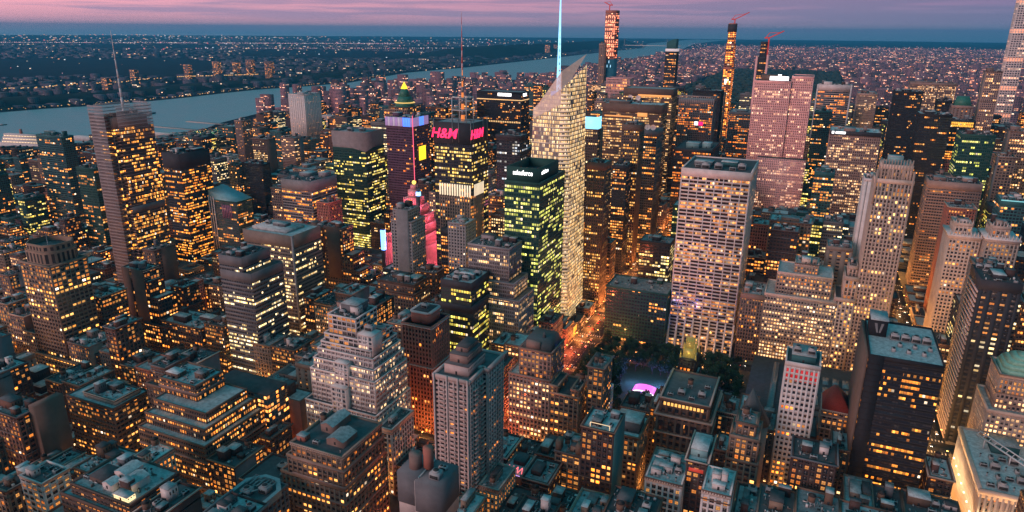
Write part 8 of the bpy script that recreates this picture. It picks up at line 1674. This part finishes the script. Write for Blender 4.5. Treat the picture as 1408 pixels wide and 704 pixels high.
lawn = MB(); lawn.poly([(-203,556,.16),(-92,556,.16),(-92,640,.16),(-203,640,.16)], [(0,1,2,3)]); lo = lawn.build('lawn', groundmat('lawn_grass',[(.3,(.02,.04,.015)),(.7,(.045,.08,.03))],.4)); lo['kind'] = 'structure'
# stage tent lit magenta, kiosks and cafe umbrellas
SX, SY = 22, 4
t = empty('stage_tent', (-176+SX,577+SY,0)); tag(t, 'arched stage tent lit magenta and violet at the edge of the lawn', 'tent')
m = MB((-176,577,0))
for i in range(10):
    a0, a1 = math.pi*i/10, math.pi*(i+1)/10
    P = [(-176-11*math.cos(a),y,4+4*math.sin(a)) for y in (570,584) for a in (a0,a1)]; m.poly([P[0],P[1],P[3],P[2]], [(0,1,2,3)])
m.build('canopy', lightmat('canopy_magenta',(.95,.18,.75),1.0), t)
m = MB((-176,577,0)); [m.bar((-176-11*math.cos(math.pi*i/10),569.6,4+4.2*math.sin(math.pi*i/10)),(-176-11*math.cos(math.pi*(i+1)/10),569.6,4+4.2*math.sin(math.pi*(i+1)/10)),.7) for i in range(10)]; m.build('arch_light', lightmat('arch_white',(1,.8,.9),2.5), t)
m = MB((-176,577,0)); m.box(-186,-166,570,584,.2,1.4); m.build('stage_floor', W('dark'), t)
lamp('stage_light', (0,0,7), (1,.15,.8), 9000, t, 1); lamp('stage_light', (-14,16,9), (.12,.2,1), 30000, t, 1); lamp('stage_light', (10,22,9), (.12,.2,1), 30000, t, 1)
um = None
for i in range(80):
    x, y = q.uniform(-222,-72), q.choice([q.uniform(524,552),q.uniform(640,672)])
    if um is None:
        um = empty('cafe_umbrella', (x,y,.15)); m = MB(); m.cyl(0,0,.05,0,2.6,n=6); m.build('pole', steel, um); m = MB(); m.cyl(0,0,2.0,2.3,3.1,.1,n=8); m.build('canopy', lightmat('umbrella_glow',(1,.42,.12),2.0), um); o = um
    else: o = copy_tree(um); o.location = (x,y,.15)
    nr = y < 600
    tag(o, 'small round umbrella glowing warmly under the trees on the '+('near' if nr else 'far')+' side of the park', 'umbrella', 'umbrellas under the trees, '+('near' if nr else 'far')+' side')
# library behind the park (its marble back just right of the trees)
t = empty('library_building', (-10,600,0)); tag(t, 'broad pale marble library with low roofs at the end of the park', 'library')
m = MB((-10,600,0)); boxwalls(m,-64,58,536,662,0,22,6,6); m.build('marble_walls', glaze('glazing_lib', (.40,.36,.33), GL, .35, em=1.4), t)
m = MB((-10,600,0)); m.box(-65,59,535,663,22,23.4); m.box(-50,44,550,648,23.4,27); m.box(-30,24,566,630,27,31); m.build('roof', roofmat(1), t)
m = MB((-10,600,0)); [m.box(-46+i*9,-41+i*9,554,644,27.01,28.6) for i in range(10) if not -31 < -46+i*9 < 24]; [m.box(-28+i*8,-23+i*8,568+j*20,582+j*20,31.01,32.4) for i in range(6) for j in range(3)]; m.build('skylight', solid('skylight_glass',(.10,.16,.18),.2,vary=.3,scale=.4), t)
m = MB((-10,600,0)); [m.box(-65,-64.02,540+i*6,541.6+i*6,1,22) for i in range(20)]; m.build('buttresses', W('stone'), t)
# ---------------------------------------------------------------- street lamps with their light, cars
lampg = lightmat('lamp_glow', (1,.45,.10), 9.0)
def lamp_proto():
    r = empty('street_lamp'); m = MB(); m.cyl(0,0,.11,0,8.6,.07,n=8); m.build('pole', steel, r)
    m = MB(); m.bar((0,0,8.5),(2.2,0,9.1),.1); m.build('arm', steel, r); m = MB(); m.box(1.6,2.8,-.35,.35,8.85,9.1); m.build('lamp_head', lampg, r); return r
LP = None; n = 0
def put_lamp(x, y, rz, label, group, power=7000, col=(1,.42,.10)):
    global LP
    if LP is None: LP = lamp_proto(); o = LP
    else: o = copy_tree(LP)
    for ch in list(o.children):
        if ch.type == 'LIGHT': bpy.data.objects.remove(ch)
    o.location = (x,y,.15); o.rotation_euler = (0,0,rz); tag(o, label, 'street lamp', group)
    if power:
        l = bpy.data.lights.get(f'sodium_{power}_{col[1]}') or bpy.data.lights.new(f'sodium_{power}_{col[1]}', 'POINT'); l.energy = power; l.color = col; l.shadow_soft_size = .8
        lo = bpy.data.objects.new('lamp_light', l); COL.objects.link(lo); lo.parent = o; lo.location = (2.6,0,8.3)
for i in range(26):
    y = 330+i*34
    put_lamp(-241-11.5, y, 0, 'amber street lamp on the west kerb of the avenue below the crystal tower', 'lamps on the west kerb of the park avenue', 60000 if 420 < y < 900 else 20000, (1,.30,.07) if y > 640 else (1,.16,.06))
    put_lamp(-241+11.5, y+17, R(180), 'amber street lamp on the east kerb of the avenue below the crystal tower', 'lamps on the east kerb of the park avenue', 0)
    put_lamp(82-11.5, y+60, 0, 'amber street lamp on the west kerb of the avenue beside the black curtain-wall tower', 'lamps on the west kerb of the right avenue', 40000)
    put_lamp(82+11.5, y+77, R(180), 'amber street lamp on the east kerb of the avenue beside the black curtain-wall tower', 'lamps on the east kerb of the right avenue', 0)
for n_ in range(37,46):
    y = 22+82.2*(n_-34)
    for x in list(range(-760,-530,46))+list(range(-480,-260,44)):
        put_lamp(x, y-6.5, R(90), f'amber street lamp on the side street {["nearest","second","third","fourth","fifth","sixth","seventh","eighth","ninth"][n_-37]} from the bottom of the view', f'lamps on side street {n_-36} west of the park avenue', 17000 if (x//46)%2 else 0)
    for x in range(-205,60,44):
        if 40 <= n_ <= 42 and n_ == 41: continue
        put_lamp(x, y-6.5, R(90), f'amber street lamp on side street {["nearest","second","third","fourth","fifth","sixth","seventh","eighth","ninth"][n_-37]} from the bottom, between the two avenues', f'lamps on side street {n_-36} between the avenues', 14000 if (x//44)%2 else 0)
for i in range(12):
    x = -222+i*13; put_lamp(x, 560 if i % 2 else 636, 0, 'amber lamp on the gravel walk round the park lawn', 'lamps round the park lawn', 500)
paints = [solid('car_paint_'+nme, c, .3, .2, vary=0, spec=.6) for nme, c in (('yellow',(.6,.32,.02)),('black',(.02,.02,.025)),('white',(.6,.6,.6)),('red',(.35,.03,.03)),('silver',(.3,.32,.34)))]
glassm = solid('dark_glass',(.02,.022,.03),.1,vary=0,spec=.8); tyre = solid('tyre',(.02,.02,.02),.9,vary=0); headm = lightmat('headlight_glow',(1,.93,.8),14); tailm = lightmat('taillight_glow',(1,.04,.02),9)
def car_proto(p):
    r = empty('parked_car' if False else 'car'); m = MB()
    side = [(-2.3,.45),(-2.25,.95),(-1.5,1.05),(-1.0,1.5),(.6,1.5),(1.2,1.02),(2.15,.88),(2.3,.5),(2.2,.3),(-2.2,.3)]; n = len(side)
    m.poly([(-.88,-a,z) for a,z in side]+[(.88,-a,z) for a,z in side], [(i,(i+1)%n,n+(i+1)%n,n+i) for i in range(n)]+[tuple(range(n))[::-1],tuple(range(n,2*n))]); m.build('body', p, r)
    m = MB(); m.poly([(-.8,-1.12,1.12),(.8,-1.12,1.12),(.72,-.68,1.46),(-.72,-.68,1.46)], [(0,1,2,3)]); m.poly([(-.8,1.42,1.12),(.8,1.42,1.12),(.72,1.04,1.47),(-.72,1.04,1.47)], [(0,1,2,3)]); m.box(-.90,.90,-.6,.95,1.08,1.4); m.build('windows', glassm, r)
    for x in (-.82,.82):
        for y in (-1.4,1.4):
            m = MB(); n_ = 12; m.poly([(x-.1,y+.33*math.cos(a*.5236),.33+.33*math.sin(a*.5236)) for a in range(12)]+[(x+.1,y+.33*math.cos(a*.5236),.33+.33*math.sin(a*.5236)) for a in range(12)], [(i,(i+1)%12,12+(i+1)%12,12+i) for i in range(12)]+[tuple(range(12)),tuple(range(12,24))]); m.build('wheel', tyre, r)
        m = MB(); m.box(x*.75-.22,x*.75+.22,-2.36,-2.28,.58,.8); m.build('headlight', headm, r); m = MB(); m.box(x*.75-.22,x*.75+.22,2.26,2.36,.66,.88); m.build('tail_light', tailm, r)
    return r
CARS = [car_proto(p) for p in paints]; cn = ['yellow','black','white','red','silver']; cused = set(); cnt = {}
def put_car(x, y, rz, where):
    k = q.choice([0,0,1,2,3,4,1,2]); o = CARS[k] if k not in cused else copy_tree(CARS[k]); cused.add(k); o.location = (x,y,.03); o.rotation_euler = (0,0,rz)
    tag(o, f'{cn[k]} car driving {where}', 'car', f'{cn[k]} cars {where}')
for i in range(52):
    y = 400+i*11.5+q.uniform(-3,3); l = q.choice([-8.2,-4.9,-1.6,1.6,4.9,8.2]); put_car(82+l, y, 0, 'towards the viewer on the avenue beside the black curtain-wall tower')
for i in range(44):
    y = 410+i*9.5+q.uniform(-2,2); l = q.choice([-8.2,-4.9,-1.6,1.6,4.9,8.2]); put_car(-241+l, y, R(180), 'away up the avenue below the crystal tower')
for i in range(30): put_car(q.uniform(-470,-60), 22+82.2*q.choice([4,5,6,8])+q.choice([-2.2,2.2]), R(90), 'along a side street')
# ---------------------------------------------------------------- the river: piers, boats, a moored liner
def pier(x0, y, L, w_, shedh, label):
    t = empty('pier', (x0,y,0)); tag(t, label, 'pier'); m = MB((x0,y,0)); m.box(x0-L,x0+30,y-w_/2,y+w_/2,.5,3); m.build('deck', W('concrete'), t)
    if shedh: m = MB((x0,y,0)); m.box(x0-L+10,x0-6,y-w_/2+2,y+w_/2-2,3,3+shedh); m.build('pier_shed', W('white'), t)
pier(-1930,1700,300,16,0,'long bare pier reaching far into the river'); pier(-1850,1560,150,30,9,'pier with a pale shed beside the lamp-lit park'); pier(-1900,1400,190,36,10,'pier with a pale shed behind the mast tower'); pier(-1985,1850,140,20,0,'short bare pier upriver of the slim pier tower'); pier(-2000,1100,200,34,10,'pier with a pale shed near the moored liner')
def ship(name, x, y, L, B, H_, rz, label, white):
    t = empty(name, (x,y,.8)); t.rotation_euler = (0,0,rz); tag(t, label, 'ship' if L > 60 else 'boat')
    hull = [(-L/2,-B*.35),(-L*.42,-B/2),(L*.32,-B/2),(L/2,0),(L*.32,B/2),(-L*.42,B/2),(-L/2,B*.35)]
    m = MB(); m.prism([(a*.96,b*.8) for a,b in hull], 0, H_*.35, hull); m.build('hull', W('white') if white else W('dark'), t)
    for k in range(3 if L > 60 else 1):
        m = MB(); m.box(-L*.40+k*4,L*.26-k*9,-B*.42+k,B*.42-k,H_*(.35+k*.2)+.02,H_*(.55+k*.2)); m.build('deck_house', W('white'), t)
        if L > 60: m = MB(); [m.box(-L*.39+k*4+i*5,-L*.39+k*4+i*5+2.2,-B*.42+k-.3,-B*.42+k-.05,H_*(.35+k*.2)+2,H_*(.35+k*.2)+4) for i in range(int(L*.62/5)-3*k)]; m.build('cabin_lights', lightmat('cabin_glow',(1,.7,.4),1.6), t)
    m = MB(); m.cyl(-L*.15,0,B*.14,H_*(.95 if L > 60 else .55),H_*(1.25 if L > 60 else .9),B*.11,n=12); m.build('funnel', W('red'), t)
ship('ocean_liner', -2030, 1235, 230, 30, 42, R(12), 'white ocean liner with lit decks moored at the left edge of the river', True)
ship('ferry', -2440, 1960, 52, 14, 12, R(100), 'small dark ferry alone in the middle of the river', False)
for i,(x,y) in enumerate(((-2600,1500),(-2330,3050),(-2600,4100))): ship('motor_boat', x, y, 24, 7, 6, R(80+i*20), ['small boat on the broad left stretch of the river','small boat upriver behind the white blank tower','small boat far upriver near the far bank'][i], False)
for i in range(14):
    x, y = -1860+q.uniform(-10,90), 1640+q.uniform(-40,90); put_lamp(x, y, 0, 'bright white-yellow lamp in the riverside park', 'lamps of the riverside park', 26000 if i % 3 == 0 else 0, (1,.8,.3))
t = MB((-1800,1660,0)); qq = random.Random(2)
for i in range(260):
    x, y = qq.uniform(-1880,-1690), qq.uniform(1580,1760); rr = qq.uniform(4,8); t.prism([(x+rr*qq.uniform(.7,1.1)*math.cos(k*1.047),y+rr*qq.uniform(.7,1.1)*math.sin(k*1.047)) for k in range(6)], 1, 8, [(x+rr*.5*math.cos(k*1.047),y+rr*.5*math.sin(k*1.047)) for k in range(6)])
o = t.build('riverside_woods', solid('foliage', (.035,.055,.022), .9)); o['kind'] = 'stuff'
for i,(x,y,w_,h_) in enumerate(((-3560,3160,40,88),(-3500,3330,46,100),(-3470,3460,40,92),(-3450,3560,52,104),(-3420,3700,60,88),(-3700,2900,40,66),(-3900,2030,34,70),(-3850,2220,30,76),(-3300,2420,40,60),(-3350,8700,60,120),(-3500,9400,50,110))):
    building('apartment_tower', 'apartment tower', ['slab above the far bank, first of the cluster opposite the white blank tower','second slab of the far-bank cluster opposite the white blank tower','third slab of the far-bank cluster opposite the white blank tower','broad tallest slab of the far-bank cluster','last slab of the far-bank cluster, upriver end','lone pinkish slab inland of the far bank','thin block by the amber lamps on the far bank','taller thin block by the amber lamps on the far bank','squat block over the far promenade','pink block on the far ridge beyond the crystal tower','dim block on the far ridge beyond the crystal tower'][i], [(x-w_/2,x+w_/2,y,y+28,0,h_+25)], 'pinkstone', None, 0, seed=i, gear=0)
t = empty('suspension_bridge', (-3200,13300,0)); tag(t, 'long pale suspension bridge across the far river', 'bridge')
m = MB((-3200,13300,0)); m.box(-3900,-2500,13290,13310,62,70); m.build('deck', lightmat('bridge_glow',(.8,.6,.5),.35), t)
for x in (-3550,-2750): m = MB((-3200,13300,0)); m.box(x-9,x+9,13285,13293,0,180); m.box(x-9,x+9,13307,13315,0,180); m.box(x-9,x+9,13293,13307,165,176); m.build('tower', W('grey'), t)
m = MB((-3200,13300,0)); P = [(-3900,70),(-3550,178)]+[(-3550+800*k/12, 82+96*((k/6-1)**2)) for k in range(1,12)]+[(-2750,178),(-2500,70)]; [m.bar((a,13300,b_),(c,13300,d),2.5) for (a,b_),(c,d) in zip(P,P[1:])]; m.build('cable', W('grey'), t)
# avenue of small signs and shop fronts: glowing ground floors along the two avenues
for i in range(26):
    s = 1 if i % 2 else -1; y = 420+i*22; c = q.choice([(1,.4,.08),(1,.5,.15),(1,.15,.08),(1,.75,.5)])
    for ax, nm in ((-241,'below the crystal tower'),(82,'beside the black curtain-wall tower')):
        if ax == -241 and s == 1 and 505 < y < 690: continue
        t = empty('shop_canopy', (ax+s*14.6,y,0)); tag(t, f'glowing shop canopy on the {"east" if s > 0 else "west"} side of the avenue {nm}', 'shop canopy', f'shop canopies, {"east" if s > 0 else "west"} side, avenue {nm}')
        m = MB((ax+s*14.6,y,0)); m.box(ax+s*14.6-1.2,ax+s*14.6+1.2,y-5,y+5,3.4,4.4); m.build('sign_box', lightmat('shop_%d'%int(c[1]*100), c, 1.8), t); m = MB((ax+s*14.6,y,0)); m.box(ax+s*14.6-1.6,ax+s*14.6+1.6,y-5.2,y+5.2,4.4,4.7); m.build('canopy_roof', W('dark'), t)
# low glowing glass pavilion at the avenue corner by the crystal tower
t = empty('glass_pavilion', (-262,672,0)); tag(t, 'low pavilion glowing orange at the foot of the crystal tower', 'pavilion')
m = MB((-262,672,0)); m.box(-300,-256.5,668,688,.2,13); m.build('glowing_glass', lightmat('pavilion_glow',(1,.36,.04),1.2), t); m = MB((-262,672,0)); [m.box(-300+i*4,-299.5+i*4,667.6,667.98,.2,13.2) for i in range(11)]; m.box(-301,-255.5,667,688.4,13,13.8); m.build('roof_frame', W('dark'), t)
# ---------------------------------------------------------------- haze
HZ = 1
if HZ:
    hm = bpy.data.materials.new('haze'); hm.use_nodes = True; nt = hm.node_tree; nt.nodes.remove(nt.nodes['Principled BSDF'])
    v = nn(nt, 'ShaderNodeVolumePrincipled'); v.inputs['Color'].default_value = (.06,.50,.88,1); v.inputs['Density'].default_value = HAZE_D; v.inputs['Anisotropy'].default_value = 0
    nt.links.new(v.outputs[0], nt.nodes['Material Output'].inputs['Volume']); hm.cycles.homogeneous_volume = True
    m = MB(); m.box(-34000,34000,-12000,33500,-1,440); o = m.build('haze', hm); o['kind'] = 'stuff'
    print('objects', len(COL.objects))
